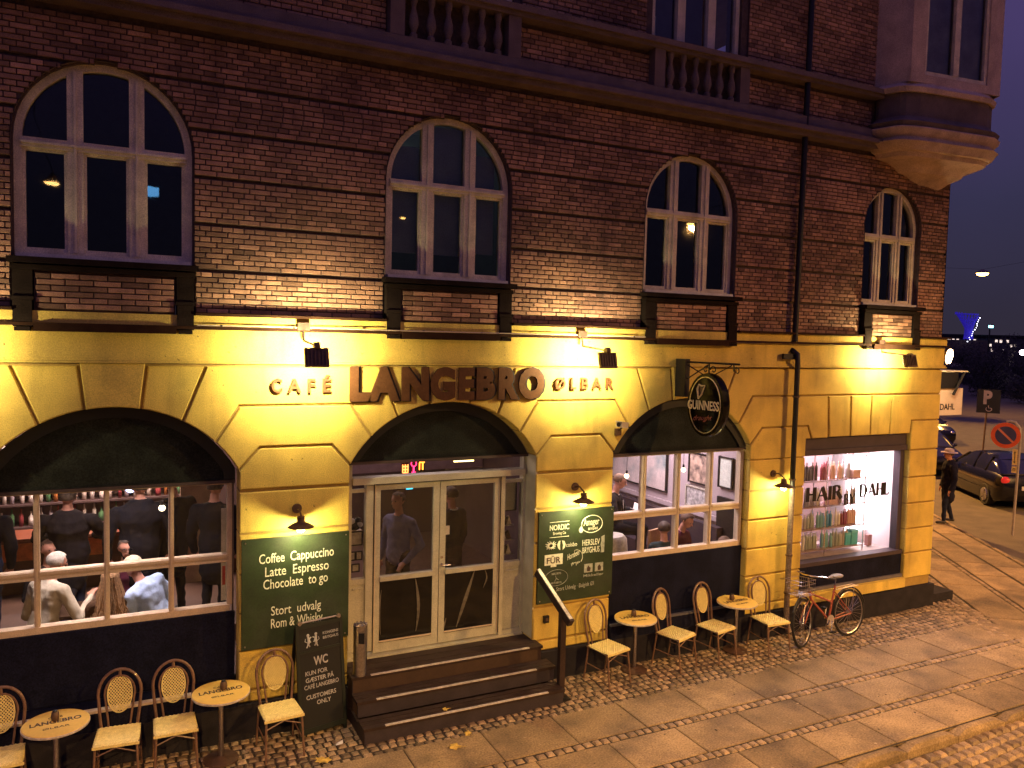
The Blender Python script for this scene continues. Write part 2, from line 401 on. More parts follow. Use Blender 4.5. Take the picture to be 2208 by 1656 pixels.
# side pavement: slabs and a row of setts that run with the side wall
it = []
for bi, (o0, o1) in enumerate(((0.75, 1.55), (1.7, 2.4), (2.45, 3.1))):
    s = -2.6 - bi * 0.2
    while s < 26:
        c = along(s + 0.5, (o0 + o1) / 2, -0.02 + random.uniform(-0.003, 0.003))
        if c.y > -3.2 and c.x > 13.2: it.append((c.x, c.y, c.z, 0.98, o1 - o0 - 0.015, 0.05, math.atan2(SD.y, SD.x), random.random()))
        s += 1.0
scatter(pavement, 'paving_slab', 'far_paving', it, SLABM, flat_unit(), 75)
it = []
for oo in (0.1, 0.22, 0.34, 0.46, 0.58, 0.67, 1.62):
    s = -3.4
    while s < 22:
        c = along(s, oo, -0.028 + random.uniform(-0.006, 0.006))
        if c.y > -3.3 and c.x > 13.1: it.append((c.x, c.y, c.z, 0.105, 0.1, 0.075, math.atan2(SD.y, SD.x) + random.uniform(-0.1, 0.1), random.random()))
        s += 0.12
scatter(pavement, 'sett', 'side_setts', it, COBBLE, U_T, 60)
kb = MB()
for i in range(60):
    c = along(-2.6 + i * 1.0, 3.2, -0.06)
    kb.tone = random.random(); kb.M = Matrix.Translation(c) @ Matrix.Rotation(math.atan2(SD.y, SD.x), 4, 'Z') @ Matrix.Diagonal((0.99, 0.14, 0.16, 1)); kb.add(*U_T)
kb.M = None; o = kb.build('kerb', SLABM, pavement); o['kind'] = 'stuff'
# cobbled carriageway in front of the pavement
it = []
y = -3.50
while y > -6.6:
    x = 2.5 + random.uniform(0, 0.1)
    while x < 15.5:
        w = random.uniform(0.15, 0.2)
        it.append((x + w / 2, y + 0.05 * math.sin(x * 1.3) + random.uniform(-0.008, 0.008), -0.125 + random.uniform(-0.008, 0.008), w * 0.9, 0.125, 0.1, random.uniform(-0.06, 0.06), random.random()))
        x += w
    y -= 0.142
scatter(road, 'cobblestone', 'cobbled_street', it, COBBLE, U_T, 300)

# ------------------------------------------------------------------ the corner building
bld = thing('corner_building', 'corner building with yellow rendered ground floor, brick upper floors and arched windows', 'building')
PIT = 3.9
CX = [-0.09, 3.81, 7.68]                      # arch centres
UX = [-0.14, 3.79, 7.68, 12.08]               # upper windows
UW = [0.85, 0.85, 0.85, 0.70]
def arc(cx, hw, zs, rise, n=20, a0=0.0, a1=1.0):
    R = (hw * hw + rise * rise) / (2 * rise); zc = zs + rise - R; t = math.asin(min(1, hw / R))
    if rise > hw: t = pi - t
    pts = []
    for i in range(n + 1):
        a = -t + 2 * t * (a0 + (a1 - a0) * i / n); pts.append((cx + R * math.sin(a), zc + R * math.cos(a)))
    return pts      # left to right
# backing wall of the ground floor, seen only in the joints
w = MB()
YB = 0.03
def backing(x0, x1, z0, z1, cx, hw, zs, rise, m, y0, y1):
    ar = arc(cx, hw, zs, rise, 20)
    L = [p for p in ar if p[0] <= cx + 1e-6]; Rr = [p for p in ar if p[0] >= cx - 1e-6]
    m.prism([(x0, z0), (cx - hw, z0)] + L + [(cx, z1), (x0, z1)], y0, y1)
    m.prism([(x1, z1), (cx, z1)] + Rr + [(cx + hw, z0), (x1, z0)], y0, y1)
xe = [-2.04, 1.86, 5.745, 9.6]
for i, cx in enumerate(CX):
    backing(xe[i], xe[i + 1], 0.35, 4.41, cx, 1.31, 3.17, 0.775, w, YB, 0.28)
w.prism([(9.6, 0.35), (10.17, 0.35), (10.17, 3.25), (12.79, 3.25), (12.79, 0.35), (13.52, 0.35), (13.52, 4.41), (9.6, 4.41)], YB, 0.28)
w.build('wall', PLASTER_D, bld)
# rendered blocks
g = 0.014
def block(poly, y1=0.27, y0=0.0):
    n = len(poly); a = sum(poly[i][0] * poly[(i + 1) % n][1] - poly[(i + 1) % n][0] * poly[i][1] for i in range(n))
    if a < 0: poly = poly[::-1]
    b = MB(); b.prism(inset(poly, g), y0, y1, 0.012); b.build('stone_block', PLASTER, bld)
TOP = 4.40
def arcseg(cx, x0, x1, n=5):
    R = (1.29 ** 2 + 0.76 ** 2) / (1.52); zc = 3.17 + 0.76 - R
    return [(cx + x0 + (x1 - x0) * i / n, zc + math.sqrt(R * R - (x0 + (x1 - x0) * i / n) ** 2)) for i in range(n + 1)]
for i, cx in enumerate(CX):
    block([(cx - 0.33, TOP + 0.03), (cx + 0.33, TOP + 0.03)] + [p for p in arcseg(cx, 0.27, -0.27)], 0.27, -0.03)   # keystone
    for s in (-1, 1):
        if i == 0 and s == -1: pass
        block([(cx + s * 0.33, TOP), (cx + s * 0.94, TOP)] + arcseg(cx, s * 0.69, s * 0.27))
# top course between arches (the last one runs on over the salon)
def topc(cl, cr):
    block([(cl + 0.94, TOP), (cr - 0.94, TOP)] + arcseg(cr, -0.69, -1.03) + [(cr - 1.30, 3.93), (cl + 1.30, 3.93)] + arcseg(cl, 1.03, 0.69))
topc(CX[0], CX[1]); topc(CX[1], CX[2])
block([(-2.4, TOP), (CX[0] - 0.94, TOP)] + arcseg(CX[0], -0.69, -1.03) + [(CX[0] - 1.3, 3.93), (-2.4, 3.93)])
block([(CX[2] + 0.94, TOP), (13.55, TOP), (13.55, 3.95), (CX[2] + 1.30, 3.95)] + arcseg(CX[2], 1.03, 0.69))
def spring(cl, cr):
    block(arcseg(cl, 1.29, 1.03) + [(cl + 1.30, 3.93), (cr - 1.30, 3.93)] + arcseg(cr, -1.03, -1.29) + [(cr - 1.53, 3.44), (cl + 1.53, 3.44)])
    block([(cl + 1.29, 2.94), (cr - 1.29, 2.94), (cr - 1.29, 3.17), (cr - 1.53, 3.44), (cl + 1.53, 3.44), (cl + 1.29, 3.17)])
spring(CX[0], CX[1]); spring(CX[1], CX[2])
block([(-2.4, 3.44), (-2.4, 3.93), (CX[0] - 1.30, 3.93)] + arcseg(CX[0], -1.03, -1.29) + [(CX[0] - 1.53, 3.44)])
block(arcseg(CX[2], 1.29, 1.03) + [(CX[2] + 1.30, 3.95), (10.66, 3.95), (10.70, 3.22), (10.32, 3.22), (10.22, 3.44), (CX[2] + 1.53, 3.44)])
block([(8.97, 2.92), (10.2, 2.92), (10.2, 3.22), (10.32, 3.22), (10.22, 3.44), (9.21, 3.44), (8.97, 3.17)])
CO = [0.40, 0.55, 1.03, 1.48, 1.95, 2.43, 2.93]
for k in range(len(CO) - 1):
    for xa, xb in ((CX[0] + 1.29, CX[1] - 1.29), (CX[1] + 1.29, CX[2] - 1.29), (CX[2] + 1.29, 10.2)):
        block([(xa, CO[k]), (xb, CO[k]), (xb, CO[k + 1]), (xa, CO[k + 1])])
for k in range(1, len(CO) - 1):
    zt = CO[k + 1]
    block([(12.77, CO[k]), (13.55, CO[k]), (13.55, zt), (12.77, zt)])
block([(12.77, 2.93), (13.55, 2.93), (13.55, 3.47), (12.80, 3.47), (12.77, 3.22)])
# flat arch over the salon window
xs = [10.66, 11.20, 11.72, 12.24]
for a, b_ in zip([10.66, 11.20, 11.72, 12.24], [11.20, 11.72, 12.24, 12.76]):
    t0 = (a - 11.72) * 0.06; t1 = (b_ - 11.72) * 0.06
    if b_ < 12.7: block([(a, 3.95), (b_, 3.95), (b_ - t1 + 0.0, 3.23), (a - t0, 3.23)])
block([(12.24, 3.95), (13.55, 3.95), (13.55, 3.47), (12.78, 3.47), (12.76, 3.23), (12.21, 3.23)])
# frieze and cornice mouldings
m = MB()
m.box(-2.4, 13.56, -0.01, 0.28, 4.475, 4.80)
m.build('frieze', PLASTER, bld)
m = MB()
m.box(-2.4, 13.58, -0.035, 0.25, 4.445, 4.475); m.box(-2.4, 13.59, -0.055, 0.25, 4.42, 4.443)
m.build('moulding', PLASTER, bld)
m = MB()
m.box(-2.4, 13.6, -0.085, 0.25, 4.802, 4.835)
for x0, x1 in ((-2.4, UX[0] - 0.86), (UX[0] + 0.87, UX[1] - 0.87), (UX[1] + 0.87, UX[2] - 0.86), (UX[2] + 0.90, UX[3] - 0.74), (UX[3] + 0.74, 13.6)):
    m.box(x0, x1, -0.10, 0.2, 4.955, 4.985)
m.build('ledge', LEDGE, bld)
m = MB(); m.box(-2.4, 13.57, -0.045, 0.24, 4.835, 4.955); m.build('yellow_band', PLASTER, bld)
# plinth
m = MB(); m.box(-2.4, 2.5, -0.05, 0.26, -0.1, 0.40); m.box(5.2, 13.58, -0.05, 0.26, -0.1, 0.40); m.box(2.5, 5.2, 0.02, 0.26, -0.1, 0.40)
m.build('plinth', PLINTH, bld)
m = MB(); m.box(10.2, 12.77, -0.05, 0.25, 0.43, 0.60); m.build('shop_sill', PLASTER, bld)

# ------------------------------------------------------------------ brick storeys
w = MB()
zs_u, rise_u, zb = 6.72, 0.86, 5.50
ux = [-2.4, 1.8, 5.73, 9.9, 13.52]
for i in range(4):
    backing(ux[i], ux[i + 1], 4.985, 8.10, UX[i], UW[i], zs_u, 0.86 if i < 3 else 0.84, w, 0.075, 0.42)
for cx, hw in ((3.79, 0.85), (7.68, 0.83)):
    w.box(cx - 1.9 if cx < 5 else 5.74, cx - hw, 0.075, 0.42, 8.9, 12.0)
    w.box(cx + hw, (5.74 if cx < 5 else 13.52), 0.075, 0.42, 8.9, 12.0)
w.box(-2.4, 1.89, 0.075, 0.42, 8.9, 12.0); w.box(-2.4, 13.52, 0.075, 0.42, 8.45, 8.9)
for cx in (3.79, 7.68): w.box(cx - 0.85, cx + 0.85, 0.075, 0.42, 11.2, 12); w.box(cx - 0.85, cx + 0.85, 0.075, 0.42, 8.9, 9.12)
w.box(-2.4, 13.52, 0.075, 0.42, 8.10, 8.45)
w.build('brick_backing', MORTAR, bld)
# mortar just behind the brick faces, one slab per band so that the band joints stay deep
BJ = [4.985, 5.485, 6.00, 6.515, 7.03, 7.545, 8.06, 8.10]
def halfw(i, z):
    hw = UW[i]; ri = 0.86 if i < 3 else 0.84
    if z < zb: return hw + 0.03
    if z < zs_u: return hw + 0.015
    R = (hw * hw + ri * ri) / (2 * ri); zc = zs_u + ri - R; d = z - zc
    return math.sqrt(R * R - d * d) + 0.015 if abs(d) < R else 0.0
def free(z, zlo=None):
    out = []; x = -2.3
    for i in range(4):
        h = max(halfw(i, z), 0)
        if h > 0 and not (z < 5.42 and False):
            out.append((x, UX[i] - h)); x = UX[i] + h
    out.append((x, 13.52)); return out
CH = 0.0642
bricks = []
mm = MB()
def course(z, spans, bond, yface=0.035, jm=True):
    for (a, b_) in spans:
        if b_ - a < 0.06: continue
        if jm: mm.box(a, b_, yface + 0.014, 0.076, z - CH / 2 - 0.001, z + CH / 2 + 0.001)
        L = 0.118 if bond else 0.236; x = a - (0.06 if bond else (round(z / CH) % 4 // 2) * 0.118)
        n = 0
        while x < b_ - 0.02:
            x0 = max(a, x); x1 = min(b_, x + L)
            if x1 - x0 > 0.035:
                bricks.append(((x0 + x1) / 2, yface + 0.02 + random.uniform(-0.0025, 0.0025), z + random.uniform(-0.001, 0.001), x1 - x0 - 0.012, 0.04, CH - 0.013, random.uniform(-0.004, 0.004), min(0.999, max(0, random.gauss(0.5, 0.2) + 0.45 * noise.noise(Vector((x0 * 0.9, z * 1.6, 3.3)))))))
            x += L; n += 1
for bnd in range(6):
    z0, z1 = BJ[bnd] + 0.0, BJ[bnd + 1] - 0.034
    n = 8
    CH = (z1 - z0) / n
    for k in range(n):
        CHb = (z1 - z0) / n; z = z0 + (k + 0.5) * CHb
        course(z, free(z), k % 2)
# panels below the window sills
z = 8.50
CH = 0.0642
for k in range(36):
    z = 8.95 + 0.03 + k * CH
    sp = [(-2.3, 3.79 - 0.95), (3.79 + 0.95, 7.68 - 0.95), (7.68 + 0.95, 11.45)]
    if z > 9.12: course(z, sp, k % 2)
for k in range(7):
    z = 8.47 + k * 0.0642; course(z, [(-2.3, 2.9), (4.7, 6.80), (8.56, 11.4)], k % 2)
for k in range(7):        # panels between the sill brackets
    z = 4.985 + 0.03 + k * 0.056
    for i in range(4): pass
mm.build('mortar', MORTAR, bld)
vis = [b_ for b_ in bricks if b_[0] > -1.6 and 4.98 < b_[2] < 6.1]
oth = [b_ for b_ in bricks if not (b_[0] > -1.6 and 4.98 < b_[2] < 6.1)]
vis.sort(key=lambda i: (Vector(i[:3]) - CAM).length)
scatter(bld, 'brick', 'brickwork', vis[:300], BRICK, U_F, 300)
b = MB()
for q in vis[300:] + oth:
    b.tone = q[7]; b.M = Matrix.Translation(q[:3]) @ Matrix.Rotation(q[6], 4, 'Z') @ Matrix.Diagonal((q[3], q[4], q[5], 1)); b.add(*U_F)
o = b.build('brickwork', BRICK, bld); o['kind'] = 'stuff'

# below every upper window: projecting sill, brackets and a brick apron
for i in range(4):
    cx, hw = UX[i], UW[i] + 0.02
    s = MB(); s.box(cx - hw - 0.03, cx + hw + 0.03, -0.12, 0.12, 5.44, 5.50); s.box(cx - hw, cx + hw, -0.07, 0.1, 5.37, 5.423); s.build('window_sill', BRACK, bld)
    ap = MB(); ap.tone = 0.4
    for k in range(6):
        zz = 5.008 + k * 0.062; x = cx - hw + 0.22 - (0.13 if k % 2 else 0)
        while x < cx + hw - 0.22:
            x0 = max(x, cx - hw + 0.21); x1 = min(x + 0.262, cx + hw - 0.21)
            if x1 - x0 > 0.04:
                ap.tone = random.random(); ap.M = Matrix.Translation(((x0 + x1) / 2, -0.015, zz)) @ Matrix.Diagonal((x1 - x0 - 0.012, 0.05, 0.051, 1)); ap.add(*U_F)
            x += 0.262
    ap.M = None; o = ap.build('brick_apron', BRICK, bld); o['kind'] = 'stuff'
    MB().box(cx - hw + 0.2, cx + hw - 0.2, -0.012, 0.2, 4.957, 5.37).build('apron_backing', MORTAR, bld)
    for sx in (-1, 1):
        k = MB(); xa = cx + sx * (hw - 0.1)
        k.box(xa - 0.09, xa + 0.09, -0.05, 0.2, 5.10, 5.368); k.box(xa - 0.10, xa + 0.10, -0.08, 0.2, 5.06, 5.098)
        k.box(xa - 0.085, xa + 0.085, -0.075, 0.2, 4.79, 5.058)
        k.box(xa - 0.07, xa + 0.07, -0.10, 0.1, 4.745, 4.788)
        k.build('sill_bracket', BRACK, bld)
    s = MB(); s.prism([(cx - hw + 0.2, 4.745), (cx + hw - 0.2, 4.745), (cx + hw - 0.2, 4.836), (cx - hw + 0.2, 4.836)], -0.125, 0.1); s.build('shade_slab', LEDGE, bld)  # dark slab put in for the shadow below the yellow band

# upper arched windows
def arched_window(cx, hw, ri, blind=False, fs=1.0):
    ar = arc(cx, hw, zs_u, ri, 28)
    fr = MB()
    ia = inset([(cx + hw, zb), (cx + hw, zs_u)] + ar[::-1][1:-1] + [(cx - hw, zs_u), (cx - hw, zb)], 0.075)
    oa = inset([(cx + hw, zb), (cx + hw, zs_u)] + ar[::-1][1:-1] + [(cx - hw, zs_u), (cx - hw, zb)], 0.0)
    n = len(oa); y0, y1 = 0.13, 0.22
    vs = [(x, y0, z) for x, z in oa] + [(x, y0, z) for x, z in ia] + [(x, y1, z) for x, z in ia]
    fcs = []
    for k in range(n):
        j = (k + 1) % n; fcs.append((k, j, n + j, n + k)); fcs.append((n + k, n + j, 2 * n + j, 2 * n + k))
    fr.add(vs, fcs)
    m1, m2 = cx - hw * 0.345, cx + hw * 0.345; mw = 0.075 * fs
    def ztop(x): 
        R = (hw * hw + ri * ri) / (2 * ri); return zs_u + ri - R + math.sqrt(max(0, R * R - (x - cx) ** 2)) - 0.05
    for mx in (m1, m2):
        fr.box(mx - mw, mx + mw, y0 - 0.006, y1, zb + 0.075, 6.64); fr.box(mx - mw, mx + mw, y0 - 0.006, y1, 6.74, ztop(mx))
        fr.box(mx - 0.012, mx + 0.012, y0 - 0.03, y0 - 0.008, zb + 0.08, ztop(mx) - 0.02)
    fr.box(cx - hw + 0.06, cx + hw - 0.06, y0 - 0.02, y1, 6.64, 6.74)
    fr.box(cx - hw + 0.06, cx + hw - 0.06, y0 - 0.04, y0 - 0.022, 6.675, 6.70)
    for a, b_ in ((cx - hw + 0.075, m1 - mw), (m1 + mw, m2 - mw), (m2 + mw, cx + hw - 0.075)):      # sashes
        for z0, z1 in ((zb + 0.075, 6.64),):
            fr.box(a, a + 0.03, y0 + 0.02, y1, z0, z1); fr.box(b_ - 0.03, b_, y0 + 0.02, y1, z0, z1)
            fr.box(a + 0.03, b_ - 0.03, y0 + 0.02, y1, z0, z0 + 0.04); fr.box(a + 0.03, b_ - 0.03, y0 + 0.02, y1, z1 - 0.03, z1)
    win = fr.build('window', WOODU, bld)
    MB().box(cx - hw + 0.02, cx + hw - 0.02, 0.02, 0.125, zb + 0.002, zb + 0.045).build('sill_board', mat('white sill board', (0.62, 0.58, 0.50), 0.6), win)
    for z0, zt in ((zb + 0.075, 6.64), (6.74, None)):
        for a, b_ in ((cx - hw + 0.06, m1 - mw), (m1 + mw, m2 - mw), (m2 + mw, cx + hw - 0.06)):
            p = MB()
            if zt: p.add([(a, 0.19, z0), (b_, 0.19, z0), (b_, 0.19, zt), (a, 0.19, zt)], [(0, 1, 2, 3)])
            else:
                top = [(a + (b_ - a) * t / 6, 0.19, max(z0 + 0.02, ztop(a + (b_ - a) * t / 6) + 0.02)) for t in range(7)]
                p.add([(a, 0.19, z0)] + [(b_, 0.19, z0)] + top[::-1], [tuple(range(9))])
            p.build('pane', G_UP, win)
    # reveal and dark room behind
    rv = MB(); oo = [(cx + hw + 0.014, zb - 0.01), (cx + hw + 0.014, zs_u)] + arc(cx, hw + 0.014, zs_u, ri + 0.014, 24)[::-1] + [(cx - hw - 0.014, zb - 0.01)]
    n = len(oo); rv.add([(x, 0.03, z) for x, z in oo] + [(x, 0.24, z) for x, z in oo], [(k, k + 1, n + k + 1, n + k) for k in range(n - 1)])
    rv.build('reveal', STONE_D, bld)
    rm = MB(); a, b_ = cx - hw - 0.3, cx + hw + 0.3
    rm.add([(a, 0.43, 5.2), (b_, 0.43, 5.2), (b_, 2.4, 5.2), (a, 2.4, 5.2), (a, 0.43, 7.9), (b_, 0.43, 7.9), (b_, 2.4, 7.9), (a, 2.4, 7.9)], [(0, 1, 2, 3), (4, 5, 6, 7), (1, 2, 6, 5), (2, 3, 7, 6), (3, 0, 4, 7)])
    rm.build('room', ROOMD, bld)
    if blind:
        for a, b_, zt in ((cx - 0.72, cx - 0.3, 7.2), (cx - 0.27, cx + 0.27, 7.5), (cx + 0.3, cx + 0.72, 7.2)):
            q = MB(); q.box(a, b_, 0.30, 0.306, 5.9 if a > cx else 5.85, zt); q.build('blind', BLIND, win)
    return win
arched_window(UX[0], UW[0], 0.86); arched_window(UX[1], UW[1], 0.86, True); arched_window(UX[2], UW[2], 0.86); arched_window(UX[3], UW[3], 0.84, fs=0.85)

# band of mouldings between the storeys
for nm, bx in (('cornice', ((-0.14, 8.10, 8.17), (-0.22, 8.173, 8.24), (-0.10, 8.243, 8.42))), ('string_course', ((-0.12, 8.95, 9.0), (-0.17, 9.003, 9.08)))):
    m = MB()
    for yf, z0, z1 in bx: m.box(-2.4, 11.5, yf, 0.1, z0, z1)
    m.build(nm, STONE_L, bld)
for cx in (3.79, 7.68):
    p = MB(); p.box(cx - 0.88, cx - 0.70, -0.10, 0.07, 8.423, 8.948); p.build('baluster_pier', STONE_L, bld); p = MB(); p.box(cx + 0.70, cx + 0.88, -0.10, 0.07, 8.423, 8.948); p.build('baluster_pier', STONE_L, bld)
    for k in range(6):
        bb = MB(); bb.lathe([(0.05, 0), (0.05, 0.05), (0.03, 0.07), (0.065, 0.18), (0.055, 0.26), (0.028, 0.36), (0.035, 0.42), (0.05, 0.46), (0.05, 0.525)], (cx - 0.57 + k * 0.228, -0.04, 8.423), 10)
        bb.build('baluster', STONE_L, bld, True)
# second-floor windows
def flat_window(cx, hw, z0, z1, y0=0.12):
    fr = MB(); y1 = y0 + 0.09; mw = 0.07
    fr.box(cx - hw, cx - hw + 0.07, y0, y1, z0, z1); fr.box(cx + hw - 0.07, cx + hw, y0, y1, z0, z1); fr.box(cx - hw + 0.07, cx + hw - 0.07, y0, y1, z0, z0 + 0.06); fr.box(cx - hw + 0.07, cx + hw - 0.07, y0, y1, z1 - 0.07, z1)
    for mx in (cx - hw * 0.345, cx + hw * 0.345): fr.box(mx - mw, mx + mw, y0 - 0.01, y1, z0 + 0.06, z1 - 0.07)
    win = fr.build('window', WOODU, bld)
    xsx = [cx - hw + 0.07, cx - hw * 0.345 - mw, cx - hw * 0.345 + mw, cx + hw * 0.345 - mw, cx + hw * 0.345 + mw, cx + hw - 0.07]
    for k in (0, 2, 4): MB().add([(xsx[k], y0 + 0.06, z0 + 0.06), (xsx[k + 1], y0 + 0.06, z0 + 0.06), (xsx[k + 1], y0 + 0.06, z1 - 0.07), (xsx[k], y0 + 0.06, z1 - 0.07)], [(0, 1, 2, 3)]).build('pane', G_UP, win)
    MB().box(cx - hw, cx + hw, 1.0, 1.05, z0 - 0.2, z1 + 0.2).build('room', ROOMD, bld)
    MB().box(cx - hw + 0.09, cx - hw + 0.36, 0.5, 0.52, z0 + 0.1, z0 + 0.55).build('curtain', BLIND, win)
flat_window(7.68, 0.82, 9.12, 11.2); flat_window(3.79, 0.84, 9.12, 11.2)

# oriel on the corner with its stepped corbel
PL = [(11.42, 0.1), (11.62, -0.5), (13.62, -0.72), (14.25, 0.45), (14.55, 1.5), (13.6, 1.6), (13.0, 0.1)]
PC = Vector((13.1, 0.35))
for _ in range(2):
    PL = [p_ for a_, b_ in zip(PL, PL[1:] + PL[:1]) for p_ in ((a_[0] * 0.86 + b_[0] * 0.14, a_[1] * 0.86 + b_[1] * 0.14), (a_[0] * 0.14 + b_[0] * 0.86, a_[1] * 0.14 + b_[1] * 0.86))]
PL0 = [(11.42, 0.1), (11.62, -0.5), (13.62, -0.72), (14.25, 0.45), (14.55, 1.5), (13.6, 1.6), (13.0, 0.1)]
def loft(levels, name, m_, smooth=False):
    b = MB(); n = len(PL); vs = []; fc = []
    for z, k, toward in levels:
        for x, y in PL:
            p = Vector((x, y)); c = PC
            q = c + (p - c) * k
            vs.append((q.x, q.y, z))
    for i in range(len(levels) - 1):
        for j in range(n): fc.append((i * n + j, i * n + (j + 1) % n, (i + 1) * n + (j + 1) % n, (i + 1) * n + j))
    fc.append(tuple(range(n - 1, -1, -1))); fc.append(tuple((len(levels) - 1) * n + j for j in range(n)))
    b.add(vs, fc); return b.build(name, m_, bld, smooth)
loft([(8.42, 1.10, 0), (8.50, 1.13, 0), (8.56, 1.04, 0), (8.62, 1.0, 0), (9.0, 1.0, 0)], 'oriel_apron', STONE_D)
loft([(7.30, 0.10, 0), (7.50, 0.20, 0), (7.66, 0.34, 0), (7.76, 0.48, 0), (7.80, 0.54, 0), (7.81, 0.62, 0), (7.87, 0.66, 0), (7.93, 0.74, 0), (7.97, 0.86, 0), (7.98, 0.95, 0), (8.05, 0.98, 0), (8.06, 1.04, 0), (8.14, 1.09, 0), (8.19, 1.13, 0), (8.21, 1.08, 0), (8.27, 1.06, 0), (8.33, 1.12, 0), (8.40, 1.14, 0), (8.418, 1.12, 0)], 'oriel_corbel', ORIEL, True)
loft([(9.003, 1.04, 0), (9.08, 1.06, 0), (9.12, 1.02, 0), (9.16, 1.0, 0)], 'oriel_sill', ORIEL)
ob = MB(); n = len(PL)      # oriel walls with window openings on the front faces
for j, (p, q) in enumerate(zip(PL0, PL0[1:] + PL0[:1])):
    p = Vector((*p, 0)); q = Vector((*q, 0)); L = (q - p).length; d = (q - p) / L
    def W(s, z, o=0.0): 
        nn = Vector((d.y, -d.x, 0)); r_ = p + d * s - nn * o; return (r_.x, r_.y, z)
    if j in (1, 2, 3):
        a, b_ = (0.30, L - 0.30) if j == 1 else (0.2, L - 0.2)
        z0, z1 = 9.30, 11.3
        for s0, s1, u0, u1 in ((0, a, 9.16, 12), (b_, L, 9.16, 12), (a, b_, 9.16, z0), (a, b_, z1, 12)):
            ob.add([W(s0, u0), W(s1, u0), W(s1, u1), W(s0, u1), W(s0, u0, 0.15), W(s1, u0, 0.15), W(s1, u1, 0.15), W(s0, u1, 0.15)], [(0, 1, 2, 3), (4, 5, 6, 7), (0, 4, 7, 3), (1, 5, 6, 2), (0, 1, 5, 4), (3, 2, 6, 7)])
        fr = MB()
        def fb(s0, s1, u0, u1, o0=0.03, o1=0.11):
            fr.add([W(s0, u0, o0), W(s1, u0, o0), W(s1, u1, o0), W(s0, u1, o0), W(s0, u0, o1), W(s1, u0, o1), W(s1, u1, o1), W(s0, u1, o1)], [(0, 1, 2, 3), (0, 4, 7, 3), (1, 5, 6, 2), (0, 1, 5, 4), (3, 2, 6, 7)])
        mid = (a + b_) / 2
        fb(a, a + 0.06, z0, z1); fb(b_ - 0.06, b_, z0, z1); fb(a + 0.06, b_ - 0.06, z0, z0 + 0.07); fb(a + 0.06, b_ - 0.06, z1 - 0.06, z1); fb(mid - 0.06, mid + 0.06, z0 + 0.07, z1 - 0.06, 0.02)
        wi = fr.build('window', WOODU, bld)
        for s0, s1 in ((a + 0.06, mid - 0.06), (mid + 0.06, b_ - 0.06)):
            MB().add([W(s0, z0, 0.08), W(s1, z0, 0.08), W(s1, z1, 0.08), W(s0, z1, 0.08)], [(0, 1, 2, 3)]).build('pane', G_UP, wi)
        MB().add([W(a - 0.04, z0 - 0.05, 0.16), W(b_ + 0.04, z0 - 0.05, 0.16), W(b_ + 0.04, z1, 0.16), W(a - 0.04, z1, 0.16)], [(0, 1, 2, 3)]).build('curtain', mat('net curtain', (0.6, 0.5, 0.48), 0.9, ns=3, na=0.3), wi)
    else:
        ob.add([W(0, 9.16), W(L, 9.16), W(L, 12), W(0, 12)], [(0, 1, 2, 3)])
ob.build('oriel_wall', ORIEL, bld)
for s_ in (0, 1):
    q = MB(); p = Vector((13.35 + s_ * 0.25, -0.02 - s_ * 0.0)); q.prism([(13.0, 7.55), (13.5, 7.35), (14.1, 8.0), (13.3, 8.1)], -0.25 + s_ * 0.3, -0.05 + s_ * 0.3)
# side wall of the building, running back along the side street
sw = MB()
e0 = along(0.0, 0.0); e1 = along(16.0, 0.0)
def side(z0, z1, o0, m_, nm):
    b = MB(); nn = Vector((SD.y, -SD.x, 0)); p = Vector((13.52, 0.03, 0)); q = p + SD * 16
    b.add([(p.x, p.y, z0), (q.x, q.y, z0), (q.x, q.y, z1), (p.x, p.y, z1), (p.x - 0.3, p.y + 0.3, z0), (q.x - 0.3, q.y + 0.3, z0), (q.x - 0.3, q.y + 0.3, z1), (p.x - 0.3, p.y + 0.3, z1)], [(0, 1, 2, 3), (4, 5, 6, 7), (3, 2, 6, 7), (1, 5, 6, 2)])
    b.build(nm, m_, bld)
side(0.0, 0.42, 0, PLINTH, 'side_plinth'); side(0.423, 4.98, 0, PLASTER, 'side_wall'); side(4.983, 12, 0, BRICK, 'side_brick_wall')
MB().box(-2.4, 13.0, 3.2, 6.6, 11.9, 12.0).build('roof', STONE_D, bld)
st = MB(); c = along(0.5, 0.3, 0); st.box(13.56, 14.25, 0.02, 0.75, -0.02, 0.16); st.build('side_step', PLINTH, bld)
